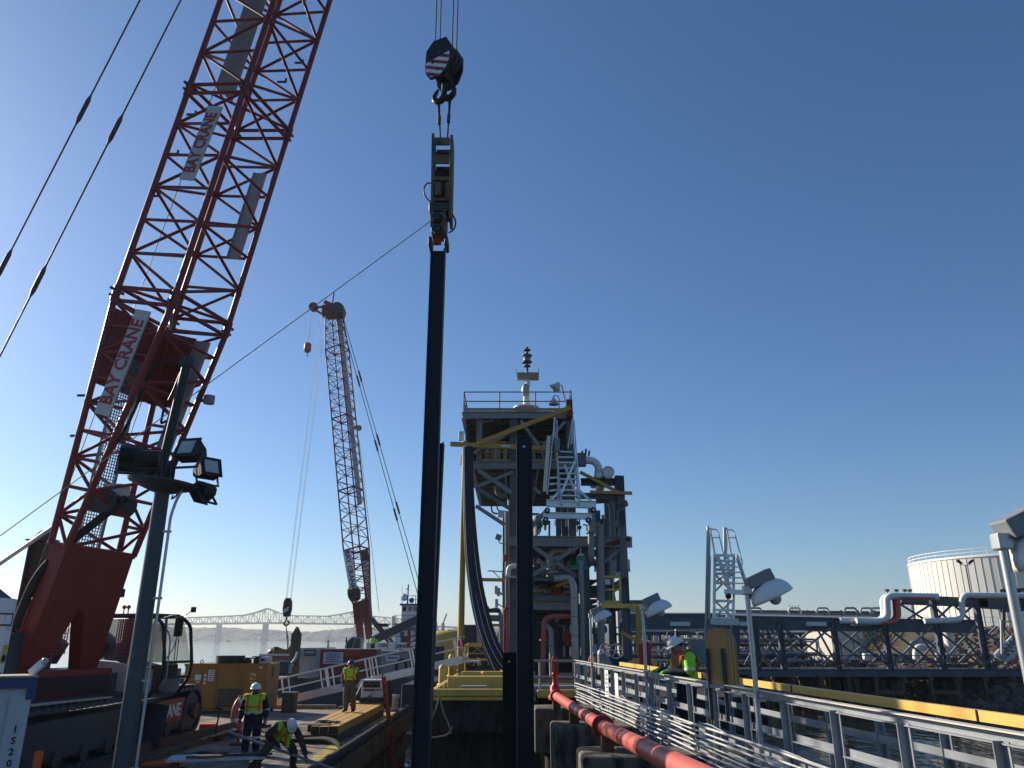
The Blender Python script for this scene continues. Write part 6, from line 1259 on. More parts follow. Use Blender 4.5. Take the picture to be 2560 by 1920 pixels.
# upper pipeline with valves on the skyline
ul = thing('skyline_pipeline', 'thin pipelines with valves on the skyline above trestle', 'pipeline', (30, 95, 3))
for k, (py, r_, mt) in enumerate(((1527, .12, 'rack_grey'), (1532, .16, 'mid_grey'), (1537, .14, 'off_white'))): pipe('pipeline', [tq(1838, py, 95+k), tq(2215, py+4, 95+k)], r_, mt, ul, .2, 8)
for px in range(1850, 2210, 42): a = tq(px, 1525, 96); mem('box', 'pipe_support', V((a.x, a.y, 2.5)), a, .16, .16, 'rack_grey', ul)
for px in (1892, 1990, 2060, 2130, 2170, 2195): a = tq(px, 1531, 94.8); pipe('bypass_loop', [a+V((-.9, 0, -.2)), a+V((-.8, 0, .5)), a+V((.5, 0, .5)), a+V((.6, 0, -.2))], .12, rnd.choice(['white', 'off_white', 'mid_grey']), ul, .3, 8)
for px in (1975, 1982, 1990, 1998): a = tq(px, 1530, 95); tube('valve_stem', a, a+V((0, 0, .8)), .05, 'mid_grey', ul, 6)
for px in (1540, 1562): a = tq(px, 1525, 75); tube('aerial', a, a+V((0, 0, 1.2)), .03, 'dark_grey', ul, 6)
kk = MB(); a = tq(1588, 1530, 120); kk.box((a.x, 120, a.z-2.5), (6, 5, 7), 'shed_grey'); kk.box((a.x+.3, 120, a.z+1.2), (3, 3, .9), 'dark_grey'); tag(kk.build('plant_building'), 'small grey plant building with roof unit behind the tower', 'building')
# shed, tank, mast, embankment fittings
sd_ = thing('electrical_shed', 'cream electrical equipment shed standing behind the trestle', 'shed', tq(2100, 1650, 84))
a, b = tq(2058, 1576, 84), tq(2160, 1650, 84); w_ = b.x-a.x; body = MB().box(((a.x+b.x)/2, 86.2, (a.z+b.z)/2), (w_, 4.4, a.z-b.z), 'shed_tan', rot=M.Rotation(R(15), 3, 'Z'), bev=.03).build('shed_body', sd_)
MB().box(((a.x+b.x)/2, 86.2, a.z+.06), (w_+.3, 4.7, .14), 'shed_grey', rot=M.Rotation(R(15), 3, 'Z')).build('roof', sd_)
for dx, h_ in ((-1.0, 2.0), (.6, 1.8), (1.3, 2.3)):
    q = V(((a.x+b.x)/2, 86.2, 0))+M.Rotation(R(15), 3, 'Z') @ V((dx, -2.23, 0)); pipe('conduit', [V((q.x, q.y, b.z+.2)), V((q.x, q.y, b.z+h_)), V((q.x-.3, q.y-.05, b.z+h_))], .04, 'dark_grey', sd_, .1, 6)
MB().box(V(((a.x+b.x)/2, 86.2, 0))+M.Rotation(R(15), 3, 'Z') @ V((1.55, -2.24, b.z+1.1)), (.9, .06, 2.0), 'shed_grey', rot=M.Rotation(R(15), 3, 'Z')).build('door', sd_)
TKY = 138.0; TKX = tq(2275, 1500, TKY).x+19.6; TKR = 17.0; tk0 = 5.4; tkT = P(2275, 1404, TKY).z
tk = thing('storage_tank', 'large white ribbed storage tank with roof edge railing', 'tank', (TKX, TKY, tk0))
MB().cyl((TKX, TKY, tk0-2), (TKX, TKY, tkT), TKR, 'tank_white', n=96).build('shell', tk)
for k in range(96):
    a = 2*math.pi*k/96; q = V((TKX+math.cos(a)*(TKR+.02), TKY+math.sin(a)*(TKR+.02), 0))
    if math.sin(a) > .5: continue
    mem('box', 'wall_seam', (q.x, q.y, tk0-1), (q.x, q.y, tkT-.25), .06, .06, 'shed_tan', tk)
MB().lathe([(TKR+.12, tkT-.3), (TKR+.12, tkT+.05), (0, tkT+1.2)], (TKX, TKY, 0), 'tank_white', 96).build('roof', tk)
for z in (.55, 1.1): MB().sweep([V((TKX+math.cos(i*math.pi/48)*(TKR-.1), TKY+math.sin(i*math.pi/48)*(TKR-.1), tkT+z)) for i in range(96)], .06, 'pure_white', 6, True).build('roof_rail', tk)
for i in range(48): a = i*math.pi/24; q = (TKX+math.cos(a)*(TKR-.1), TKY+math.sin(a)*(TKR-.1)); tube('rail_post', (*q, tkT), (*q, tkT+1.1), .05, 'pure_white', tk, 6)
fm_ = thing('flood_mast', 'slim dark floodlight mast left of the white tank', 'light mast', tq(2448, 1620, 118)); a = tq(2437, 1490, 118); b = tq(2414, 1413, 118); x = b.x
tube('mast', (x, 118, 3), (x, 118, b.z), .1, 'dark_grey', fm_, 8); pipe('cross_arm', [(x-.85, 118, b.z+.4), (x-.6, 118, b.z), (x+.6, 118, b.z), (x+.85, 118, b.z+.4)], .05, 'dark_grey', fm_, .1, 6)
for s in (-1, 1): MB().box((x+s*.95, 118, b.z+.55), (.6, .35, .35), 'black', rot=M.Rotation(R(s*-35), 3, 'Y'), bev=.03).build('floodlight', fm_); MB().box((x+s*.6, 118, b.z+.3), (.3, .3, .3), 'black', bev=.03).build('floodlight', fm_)
for (p0, p1, lab) in ((tq(2180, 1632, 88), tq(2232, 1578, 90), 'yellow stair rail climbing the rock bank beside the shed'), (tq(2262, 1622, 87), tq(2310, 1588, 90), 'shorter yellow stair rail on the rock bank'),):
    s_ = thing('bank_stair', lab, 'stairs', p0)
    for dy in (0, 1.1): tube('stair_rail', p0+V((0, dy, 0)), p1+V((0, dy, 0)), .06, 'pale_yellow', s_, 6); tube('newel_post', p1+V((0, dy, -1)), p1+V((0, dy, .1)), .05, 'pale_yellow', s_, 6); tube('newel_post', p0+V((0, dy, -1)), p0+V((0, dy, .1)), .05, 'pale_yellow', s_, 6)
    for k in range(9): q = p0.lerp(p1, k/9+.03)+V((0, 0, -.95)); mem('box', 'tread', q, q+V((0, 1.1, 0)), .3, .05, 'mid_grey', s_)
wb = thing('white_manifold', 'white pipe manifold bend at the foot of the rock bank', 'pipes', tq(2320, 1640, 82))
pipe('manifold_pipe', [tq(2290, 1650, 80), tq(2290, 1617, 80), tq(2342, 1621, 80), tq(2348, 1650, 80)], .32, 'white', wb, .6, 12); pipe('manifold_pipe', [tq(2278, 1640, 82), tq(2276, 1605, 82), tq(2340, 1605, 82)], .2, 'mid_grey', wb, .5, 10)
for px, mt in ((2210, 'white'), (2232, 'off_white'), (2190, 'blue_sign'), (2170, 'white'), (2240, 'tank_white')): q = tq(px, 1643, 80); MB().box(q, (.9, .6, .7), mt, bev=.06).build('valve_box', wb)
rs = thing('shore_stairs', 'steel stair bundle climbing at right beside the tank', 'stairs', tq(2520, 1600, 72))
for k, (a, b, mt) in enumerate((((2487, 1640), (2530, 1594), 'tank_white'), ((2500, 1648), (2545, 1600), 'mid_grey'), ((2512, 1655), (2570, 1606), 'off_white'), ((2525, 1660), (2590, 1612), 'pipe_pink'))): mem('box', 'sloping_stringer', tq(*a, 64), tq(*b, 66), .12, .3, mt, rs)
for k in range(6): mem('box', 'tread', tq(2492+k*8, 1634-k*8, 64.5), tq(2505+k*8, 1642-k*8, 64.5), .3, .06, 'mid_grey', rs)
tube('stair_post', tq(2505, 1640, 64), tq(2503, 1550, 64), .09, 'off_white', rs); pipe('stair_rail', [tq(2512, 1600, 64), tq(2506, 1555, 64), tq(2530, 1552, 64), tq(2545, 1590, 64)], .05, 'mast_yellow', rs, .3, 8)
for i in range(4):
    mem('ibeam', 'frame_beam', tq(2500, 1478+i*16, 90), tq(2640, 1470+i*18, 90), .3, .4, 'rack_grey', rs)
for px in (2508, 2545): mem('ibeam', 'frame_post', tq(px, 1640, 90), tq(px, 1472, 90), .35, .35, 'rack_grey', rs, V((1, 0, 0)))
cf = thing('rope_fence', 'sagging white rope fence on posts below the tank', 'fence', tq(2420, 1595, 105)); ps = [tq(px, 1596, 105) for px in (2385, 2412, 2440, 2472, 2505)]
for p in ps: tube('fence_post', p+V((0, 0, -1)), p+V((0, 0, .9)), .05, 'galv', cf, 6)
for a, b in zip(ps, ps[1:]): MB().sweep([a.lerp(b, t/8)+V((0, 0, .75-.5*math.sin(math.pi*t/8))) for t in range(9)], .05, 'off_white', 6).build('rope', cf)
wf = thing('chain_link_fence', 'thin wire fence posts along the top of the rock bank', 'fence', tq(2250, 1560, 112))
for k in range(16): px = 2200+k*20; p = tq(px, 1572, 112); tube('fence_post', p+V((0, 0, -.6)), p+V((0, 0, 1.6)), .05, 'galv', wf, 6)
for z in (.2, .9, 1.55): tube('fence_wire', tq(2200, 1572, 112)+V((0, 0, z)), tq(2500, 1572, 112)+V((0, 0, z)), .025, 'galv', wf, 6)
yp = MB(); yp.sweep([tq(1580, 1735, 34), tq(1700, 1737, 34), tq(1840, 1742, 34)], .16, 'pale_yellow', 10); tag(yp.build('yellow_floating_pipe'), 'yellow pipe low over the water behind the walkway', 'pipe')
for k, px in enumerate((1720, 1735, 1752, 1768)): q = G(px, 1760, 1.2); 
ct = thing('refinery_columns', 'distant grey refinery columns on the skyline right of tank pipes', 'refinery', tq(2330, 1560, 260))
for px, h0, r_ in ((2292, 1512, 1.1), (2318, 1520, 2.2), (2345, 1516, 1.6), (2368, 1528, 2.8)): a = tq(px, 1575, 260); b = tq(px, h0, 260); MB().cyl((a.x, 260, 4), (a.x, 260, b.z), r_, 'mid_grey', n=12).build('column', ct)

# ================================================================== FAR BARGE, CRANE, TUG
FZ = 2.1
fb = thing('far_barge', 'dark second barge moored behind the gangway carrying containers', 'barge', (-18, 78, 0))
MB().box((-17, 84, .85), (32, 26, 2.5), 'hull_blue', bev=.1).build('hull', fb); MB().add([(-32.9, 71.1, FZ+.005), (-1.1, 71.1, FZ+.005), (-1.1, 96.9, FZ+.005), (-32.9, 96.9, FZ+.005)], [(0, 1, 2, 3)], 'deck_steel').build('deck', fb)
MB().box((-17, 70.92, 1.9), (32, .2, .3), 'dark_grey').build('rub_rail', fb)
def corr(name, lab, px0, px1, py0, py1, Y, dep, mt, ribs, frame=None, rz=0.):
    a, b = P(px0, py0, Y), P(px1, py1, Y); z1, z0 = a.z, FZ+.02; t = thing(name, lab, 'container', ((a.x+b.x)/2, Y, z0)); L_ = b.x-a.x
    body = MB().box(((a.x+b.x)/2, Y+dep/2, (z0+z1)/2), (L_, dep, z1-z0), mt).build('body', t); n_ = ribs
    for k in range(n_): x = a.x+.12+(L_-.24)*(k+.5)/n_; boxo('rib', (x, Y-.02, (z0+z1)/2), (L_/n_*.5, .07, z1-z0-.3), mt, body)
    for z in (z0+.08, z1-.08): mem('box', 'frame_rail', (a.x, Y-.02, z), (b.x, Y-.02, z), .12, .16, frame or mt, t)
    for x in (a.x+.06, b.x-.06): mem('box', 'corner_post', (x, Y-.03, z0), (x, Y-.03, z1), .14, .14, frame or mt, t)
    MB().box(((a.x+b.x)/2, Y+dep/2, z1+.03), (L_+.05, dep+.05, .07), 'mid_grey').build('roof', t); return t, a, b
c1, a1, b1 = corr('grey_container', 'pale grey corrugated container with small blue sign', 743, 802, 1622, 1622, 72.5, 6, 'off_white', 8)
k = MB(); q = P(775, 1632, 72.35); k.box(q, (1.05, .05, .55), 'blue_sign'); k.box(q+V((0, -.03, .06)), (.85, .02, .1), 'sticker'); k.box(q+V((0, -.03, -.1)), (.75, .02, .05), 'mid_grey'); k.build('blue_sign', c1)
c2, a2, b2 = corr('red_container', 'long red corrugated container with large white notice board', 803, 941, 1624, 1628, 72.2, 2.5, 'container_red', 22)
k = MB(); q = P(833, 1645, 72.0); k.box(q, (1.75, .05, .95), 'sticker', bev=.02)
for i, (x0, x1) in enumerate(((-.68, .66), (-.62, .55), (-.72, .7), (-.6, .5), (-.8, .76))): z = .33-i*.16; k.box(q+V(((x0+x1)/2, -.03, z)), (x1-x0, .012, .075), 'sign_print')
k.build('notice_board', c2); MB().box(P(880, 1632, 72.1), (1.4, .06, .5), 'fire_red').build('repaint_patch', c2)
k = MB(); q = P(931, 1681, 72.0); k.box(q, (.95, .3, 1.1), 'ladder_red', bev=.03); k.box(q+V((0, -.16, 0)), (.75, .02, .9), 'black'); tag(k.build('red_heater_box'), 'red framed black box beside the red container', 'box')
c3, a3, b3 = corr('workshop_container', 'dull grey container with hose reel and blue notice', 942, 1032, 1629, 1633, 72.6, 2.5, 'mid_grey', 12)
k = MB(); q = P(982, 1646, 72.4); k.box(q, (1.2, .04, .5), 'sticker'); k.box(q+V((0, -.025, .05)), (.9, .01, .12), 'blue_sign'); k.build('notice', c3); MB().box(P(973, 1668, 72.45), (1.5, .06, 1.9), 'shed_grey').build('door', c3)
k = MB(); q = P(1003, 1667, 72.2); 
for r_ in (.62, .55, .47): k.sweep([q+V((math.cos(i*.4)*r_*.8, -.04*r_, math.sin(i*.4)*r_)) for i in range(16)], .06, 'rubber', 8, True)
k.cyl(q, q+V((0, .25, 0)), .3, 'mid_grey', n=16); k.build('hose_reel', c3)
# ------------------------------------------------------------------ far crane
FY = 84.0
fc = thing('far_crane', 'distant white and red lattice-boom crane on the second barge', 'crane', P(930, 1640, FY))
fo = P(912, 1592, FY); ftip = P(833, 770, FY+4); fd = (ftip-fo).normalized(); fcx = V((.93, -.35, 0)); fcx = (fcx-fd*fcx.dot(fd)).normalized(); fn = fd.cross(fcx).normalized()
def FU(u): return fo.lerp(ftip, u)
fm2 = MB()
ft = FU(.09); wq = 1.75
for s in (-1, 1):
    fm2.prism([(-.40, 0), (.40, 0), (.26, -3.9), (-.26, -3.9)], ft+fcx*(s*.5)-fn*.25, fcx, fd, fn*.5, 'far_red')
fm2.beam(ft-fd*1.0-fcx*.95, ft-fd*1.0+fcx*.95, .5, 2.2, 'far_red', fd); fboom = fm2.build('boom', fc)
lattice(fboom, fcx, fn, [(FU(.09), 1.7, .8, FU(.23), 2.0, 2.0, 9), (FU(.232), 2.0, 2.0, FU(.4), 2.0, 2.0, 6), (FU(.402), 2.0, 2.0, FU(.62), 2.0, 2.0, 8), (FU(.622), 2.0, 2.0, FU(.85), 2.0, 2.0, 8), (FU(.852), 2.0, 2.0, FU(.975), 1.5, 1.4, 5)], .085, .04, 'far_red', 'far_red', endframes=False)
mem('box', 'catwalk', FU(.36)+fcx*.45+fn*.9, FU(.97)+fcx*.3+fn*.7, .6, .06, 'off_white', fboom, fn); mem('box', 'catwalk', FU(.03)+fcx*.4+fn*.55, FU(.2)+fcx*.45+fn*.9, .75, .06, 'white', fboom, fn); mem('box', 'guard_panel', FU(.2)+fcx*.45+fn*.95, FU(.228)+fcx*.45+fn*.95, .8, .1, 'dark_grey', fboom, fn)
k = MB(); p0, p1 = FU(.228)-fcx*.5-fn*1.12, FU(.125)-fcx*.35-fn*.75; d_ = (p1-p0).normalized(); k.beam(p0, p1, .95, .05, 'pure_white', fn); side = d_.cross(-fn).normalized()
k.text('BAY CRANE', .78, (p0+p1)/2-fn*.05, d_, (-fn).cross(d_), 'black', bold=.02, xs=.98); k.build('name_board', fboom)
MB().cyl(FU(.115)-fcx*.9-fn*.3, FU(.115)-fcx*.3-fn*.3, .85, 'black', n=18).build('winch_drum', fboom)
hd = MB(); hd.box(FU(.985), (2.6, 1.6, 1.4), 'far_red', bev=.1); hd.cyl(FU(.985)+V((.6, -1, .2)), FU(.985)+V((.6, 1, .2)), .75, 'dark_grey', n=16); hd.build('boom_head', fboom)
jt = P(784, 768, FY+4); tube('jib_arm', FU(.99)+V((-.6, -.5, .3)), jt, .15, 'dark_grey', fboom, 8); tube('jib_arm', FU(.965)+V((-1, -.4, 0)), jt+V((0, 0, -.2)), .13, 'far_red', fboom, 8); MB().cyl(jt-V((0, .3, 0)), jt+V((0, .3, 0)), .55, 'far_red', n=16).build('jib_sheave', fboom); mem('box', 'head_strut', FU(.99)+V((-1.2, 0, 1.2)), FU(.99)+V((1.0, 0, .2)), .4, .4, 'dark_grey', fboom); tube('anemometer', FU(.995)+V((-.2, 0, .6)), FU(.995)+V((-.1, 0, 2.4)), .1, 'dark_grey', fboom, 8)
tube('walkway_winch', P(882, 1070, FY+2), P(899, 1071, FY+2), .12, 'mid_grey', fboom, 8); MB().cyl(P(897, 1070, FY+1.6), P(897, 1070, FY+2.2), .35, 'mid_grey', n=14).build('guide_sheave', fboom)
tube('aux_rope', jt+V((-.2, 0, -.3)), P(769, 862, FY+4), .03, 'wire', fc, 6); hb2 = P(769, 870, FY+4)
bl = thing('headache_ball', 'small orange overhaul ball hanging from the far crane jib', 'hook ball', hb2); MB().lathe([(0, .75), (.2, .7), (.42, .5), (.45, -.3), (.3, -.55), (.1, -.62), (0, -.62)], hb2, 'pipe_pink', 14).build('ball', bl); pipe('hook', [hb2-V((0, 0, .6)), hb2-V((0, 0, .95)), hb2+V((.15, 0, -1.1))], .06, 'black', bl, .1, 6)
fhb = thing('far_hook_block', 'dark hook block of the far crane hanging above the pointed pile', 'hook block', P(719, 1520, FY-3)); q = P(719, 1517, FY-3)
k = MB(); k.prism([(-.3, -.95), (.3, -.95), (.42, -.2), (.38, .5), (.2, .85), (-.2, .85), (-.38, .5), (-.42, -.2)], q-V((0, .25, 0)), (1, 0, 0), (0, 0, 1), (0, .5, 0), 'black'); bo_ = k.build('block_body', fhb)
for i in range(2): MB().beam(q+V((-.3, -.28, -.35-.2*i)), q+V((.2, -.28, -.05-.2*i)), .02, .1, 'sticker').build('stripe', bo_)
pipe('hook', [q-V((0, 0, .9)), q-V((0, 0, 1.3)), q+V((-.3, 0, -1.6)), q+V((0, 0, -1.85)), q+V((.35, 0, -1.6)), q+V((.12, 0, -1.35))], .09, 'black', fhb, .2, 8)
for i, (dx, tx) in enumerate(((-.25, -1.5), (-.15, -1.35), (.2, -.9), (.3, -.75))): tube('fall_rope', q+V((dx, 0, .7)), FU(.98)+V((tx, -.6, -.3)), .016, 'mid_grey', fhb, 6)
fs = thing('far_slings', 'thin slings dangling below the far hook block', 'slings', q-V((0, 0, 4)))
for a, b in ((717, 719), (721, 720), (719, 724)): tube('sling_leg', q-V((0, 0, 1.75)), P(b, 1622, FY-3), .035, 'wire', fs, 6)
for (a, b) in (((857, 790), (1046, 1450)), ((853, 800), (1040, 1470))):
    p0, p1 = P(*a, FY+4), P(*b, FY+3); tube('pendant', p0, p0.lerp(p1, 1.12), .045, 'wire', fc, 6); d_ = (p1-p0).normalized()
    for t in (.25, .5, .75): q_ = p0.lerp(p1, t); MB().cyl(q_-d_*.7, q_+d_*.7, .12, 'dark_grey', n=8).build('pendant_link', fc)
tube('hoist_rope', P(898, 1100, FY+3), P(948, 1530, FY+2), .025, 'wire', fc, 6); tube('hoist_rope', P(900, 1380, FY+1), P(925, 1560, FY+1), .02, 'wire', fc, 6)
# house, cab, gantry
def fbx(nm, px0, px1, py0, py1, Y, dep, mt, par=None, bev=.05):
    a, b = P(px0, py0, Y), P(px1, py1, Y); return MB().box(((a.x+b.x)/2, Y+dep/2, (a.z+b.z)/2), (b.x-a.x, dep, a.z-b.z), mt, bev=bev).build(nm, par or fc)
hs_ = fbx('machinery_house', 916, 1034, 1606, 1640, FY-2, 3.5, 'white')
k = MB(); k.text('1200', .42, P(957, 1613.5, FY-2.0)+V((0, -.04, 0)), (1, 0, 0), (0, 0, 1), 'black', bold=.02); k.build('model_lettering', hs_); k = MB(); k.text('LIEBHERR', .40, P(1007, 1615.5, FY-2.0)+V((0, -.04, 0)), (1, 0, 0), (0, 0, 1), 'black', bold=.03, xs=.85); k.build('maker_lettering', hs_)
for px in (969, 990, 1018): boxo('panel_gap', P(px, 1622, FY-2.02), (.05, .04, 1.3), 'dark_grey', hs_)
fbx('vent_grille', 997, 1013, 1623, 1630, FY-2.06, .1, 'black', hs_, 0)
railing([P(922, 1606, FY-1.8), P(1034, 1608, FY-1.8)], 1.3, 'dark_grey', fc, 1.2, .035)
fbx('fuel_tank', 1002, 1020, 1590, 1606, FY-1, 1.5, 'dark_grey', None)
cb_ = MB(); a, b = P(862, 1592, FY-3), P(902, 1628, FY-3); cb_.prism([(0, 0), (b.x-a.x, 0), (b.x-a.x, a.z-b.z), (.7, a.z-b.z), (.15, (a.z-b.z)*.6)], V((a.x, FY-3, b.z)), (1, 0, 0), (0, 0, 1), (0, 1.6, 0), 'mid_grey'); cb2 = cb_.build('cab', fc)
k = MB(); k.prism([(.22, .25), (.75, .25), (.95, a.z-b.z-.15), (.75, a.z-b.z-.15), (.28, (a.z-b.z)*.6)], V((a.x, FY-3.03, b.z)), (1, 0, 0), (0, 0, 1), (0, .02, 0), 'black'); k.build('side_window', cb2); k = MB(); k.prism([(.85, .2), (1.55, .2), (1.55, a.z-b.z-.15), (1.05, a.z-b.z-.15)], V((a.x, FY-3.03, b.z)), (1, 0, 0), (0, 0, 1), (0, .02, 0), 'dark_grey'); k.build('door_window', cb2); MB().box(P(866, 1600, FY-3.2), (.12, .1, .5), 'black').build('mirror', cb2)
fbx('carbody', 870, 1040, 1632, 1660, FY-1, 5, 'dark_grey')
mem('box', 'gantry_mast', P(933, 1601, FY-.5), P(1050, 1546, FY-.5), .6, .8, 'dark_grey', fc); tube('gantry_strut', P(930, 1545, FY+1), P(985, 1610, FY+1), .16, 'dark_grey', fc, 8); tube('gantry_strut', P(928, 1548, FY-.3), P(975, 1612, FY-.3), .14, 'dark_grey', fc, 8)
MB().box(P(953, 1563, FY), (1.5, .5, .35), 'black', bev=.05).build('boom_lamp', fc); tube('lamp_stem', P(953, 1565, FY), P(956, 1580, FY), .08, 'black', fc, 6); tube('gantry_strut', P(940, 1560, FY), P(953, 1570, FY), .08, 'dark_grey', fc, 6)
# ------------------------------------------------------------------ pointed pile, hopper barge, generators, red lattice leg, tug
sp = thing('pointed_pile', 'dark brown pile with pointed pierced top by the far barge', 'pile', P(733, 1690, 71)); a, b = P(742, 1583, 71), P(728, 1700, 71); mem('box', 'shaft', b-V((0, 0, 4)), a, .72, .72, 'spud_brown', sp); k = MB(); k.prism([(-.36, 0), (.36, 0), (.08, .55), (-.08, .55)], a-V((0, .1, .02)), (1, 0, 0), (0, 0, 1), (0, .2, 0), 'spud_brown'); k.cyl(a+V((0, -.14, .38)), a+V((0, .12, .38)), .05, 'sticker', n=8); k.build('pile_tip', sp)
hb3 = thing('hopper_barge', 'red scrap barge heaped with dark scrap beyond the yellow pack', 'barge', P(690, 1660, 92)); a, b = P(648, 1637, 92), P(742, 1660, 92); MB().box(((a.x+b.x)/2, 95, (a.z+0)/2), (b.x-a.x, 6, a.z), 'far_red', bev=.05).build('hull', hb3); mem('box', 'coaming', (a.x, 92, a.z), (b.x, 92, a.z), .2, .2, 'off_white', hb3); rnd = random.Random(6)
for k in range(12): MB().ball((rnd.uniform(a.x+.6, b.x-.5), 95, a.z+.1), (rnd.uniform(.5, 1.1), 1, rnd.uniform(.3, .8)), 'black', nu=8, nv=5).build('scrap_heap', hb3)
tube('chimney', P(689, 1640, 94), P(691, 1617, 94), .35, 'black', hb3, 10); MB().box(P(709, 1632, 94), (1.8, 1, .8), 'rust_brown').build('scrap_box', hb3)
for nm, lab, px0, px1, py0, py1, mt, Y in (('generator_set', 'dark grey generator set beside the pointed pile', 684, 712, 1653, 1688, 'dark_grey', 68), ('yellow_compressor', 'small yellow compressor beside the grey container', 722, 737, 1665, 1688, 'pack_yellow', 70), ('white_tank_unit', 'small white tank unit between generator and compressor', 710, 722, 1662, 1686, 'off_white', 69)):
    t = thing(nm, lab, 'machine', P((px0+px1)/2, py1, Y)); fbx('housing', px0, px1, py0, py1, Y, 1.4, mt, t); fbx('panel', px0+2, px0+(px1-px0)*.55, py0+4, py0+16, Y-.05, .06, 'black', t, 0); tube('exhaust', P(px1-3, py0, Y+.5), P(px1-3, py0-6, Y+.5), .08, 'rust_brown', t, 8); fbx('skid', px0-1, px1+1, py1-2, py1+2, Y, 1.5, 'black', t, 0)
pipe('white_boom_hose', [P(705, 1662, 69.5), P(728, 1660, 69.5), P(740, 1645, 69.5), P(744, 1630, 69.5)], .11, 'off_white', None, .8, 8); tag(bpy.data.objects['white_boom_hose'], 'pale curved hose rising beside the grey container', 'hose')
lg = thing('red_lattice_leg', 'red lattice leg with white triangles beside the hammered pile', 'lattice leg', P(1032, 1680, 76))
for px in (1023, 1042): mem('box', 'chord', P(px, 1690, 76), P(px, 1575, 76), .25, .25, 'far_red', lg)
for i in range(8): y = 1580+i*13; mem('box', 'brace', P(1023, y, 76), P(1042, y+7, 76), .12, .12, 'off_white', lg); mem('box', 'brace', P(1042, y+7, 76), P(1023, y+13, 76), .12, .12, 'far_red', lg)
tg = thing('tug_boat', 'white tug boat with tall wheelhouse and blue roof rail', 'tug boat', P(1010, 1640, 105)); TGY = 105
def tgb(nm, px0, px1, py0, py1, dep, mt, dy=0, par=None, bev=.08): a, b = P(px0, py0, TGY), P(px1, py1, TGY); return MB().box(((a.x+b.x)/2, TGY+dy+dep/2, (a.z+b.z)/2), (b.x-a.x, dep, a.z-b.z), mt, bev=bev).build(nm, par or tg)
wh = tgb('wheelhouse', 1004, 1042, 1513, 1562, 3.4, 'white'); tgb('roof', 1000, 1046, 1509, 1514, 4.2, 'roof_blue', -.4)
for px in (1006, 1020, 1033): tgb('window', px+1, px+9, 1517, 1528, .1, 'cab_glass' if px != 1006 else 'dark_glass', -.06, wh, 0)
tgb('deckhouse', 985, 1060, 1562, 1625, 5, 'white', .5); tgb('upper_rail_deck', 984, 1062, 1558, 1562, 6, 'mid_grey', -.2)
for px, py in ((1000, 1580), (1018, 1580), (1000, 1600)): tgb('window', px, px+8, py, py+14, .1, 'black', .42, None, 0)
tgb('blue_awning', 995, 1055, 1568, 1573, 5.5, 'roof_blue', -.6, None, .02); a, b = P(975, 1625, TGY), P(1120, 1650, TGY); MB().box(((a.x+b.x)/2, TGY+4, a.z/2), (b.x-a.x, 9, a.z), 'far_red', bev=.4).build('hull', tg)
railing([P(1003, 1509, TGY-.3), P(1045, 1509, TGY-.3)], 1.0, 'roof_blue', tg, .7, .03); railing([P(985, 1558, TGY-.2), P(1062, 1558, TGY-.2)], 1.0, 'mid_grey', tg, 1.0, .03)
tube('mast', P(1019, 1509, TGY+1), P(1021, 1461, TGY+1), .09, 'dark_grey', tg, 8); tube('whip_aerial', P(1006, 1509, TGY+1), P(1005, 1465, TGY+1), .03, 'off_white', tg, 6); tube('aerial', P(1039, 1509, TGY+1), P(1039, 1488, TGY+1), .05, 'dark_grey', tg, 6); tube('spreader', P(1014, 1474, TGY+1), P(1022, 1470, TGY+1), .06, 'dark_grey', tg, 6)
MB().ball(P(1011, 1493, TGY+1), (.4, .3, .5), 'white').build('searchlight', tg); MB().ball(P(1029, 1501, TGY+1), .35, 'dark_grey').build('searchlight', tg); tube('stack', P(985, 1600, TGY+2), P(986, 1540, TGY+2), .4, 'off_white', tg, 12)
# distant yard behind the dolphin: yellow crane house, port crane, ships
yc = thing('yellow_crane_house', 'pale yellow rounded crane house beyond the dolphin platform', 'crane house', P(1140, 1640, 62)); k = MB(); a = P(1140, 1610, 62)
k.lathe([(2.6, -2.2), (2.6, .6), (2.45, .9), (0, 1.0)], a, 'pale_yellow', 28); k.build('house', yc); MB().box(P(1172, 1592, 59.5), (1.2, .3, 1.7), 'dark_grey', bev=.15).build('door', yc); MB().box(P(1148, 1650, 62), (7, 5, 2.0), 'dark_grey', bev=.05).build('base', yc)
for k in range(5): MB().ball(P(1122+k*6, 1583, 61), (.28, .3, .22), 'rust_brown').build('roof_vent', yc)
b2_ = MB(); b2_.box((-3.4, 64, .9), (9, 10, 2.6), 'hull_dark', bev=.1); tag(b2_.build('work_barge'), 'dark work barge under the yellow crane house', 'barge')
pc = thing('port_crane', 'tiny far-off luffing port crane left of the yellow mast', 'port crane', P(1100, 1590, 900)); tube('jib', P(1107, 1560, 900), P(1117, 1534, 900), .9, 'bridge_steel', pc, 6); tube('jib', P(1088, 1560, 900), P(1080, 1545, 900), .9, 'bridge_steel', pc, 6); tube('tower', P(1107, 1600, 900), P(1107, 1558, 900), 2.0, 'bridge_steel', pc, 6); tube('tower', P(1090, 1600, 900), P(1090, 1556, 900), 1.6, 'bridge_steel', pc, 6)
for px, py, lab in ((1098, 1588, 'small white launch moored beyond the hammered pile'), (1086, 1594, 'low dark launch moored beyond the hammered pile')):
    q = P(px, 1600, 300); q.z = 0; t = thing('launch', lab, 'boat', q); mt = 'white' if px == 1098 else 'dark_grey'; MB().prism([(-4, 0), (3, 0), (4.4, 1.6), (-4.2, 1.4)], q, (1, 0, 0), (0, 0, 1), (0, 3, 0), mt).build('hull', t); MB().box(q+V((-1, 1.5, 2.4)), (3, 2, 1.8), mt, bev=.1).build('cabin', t)
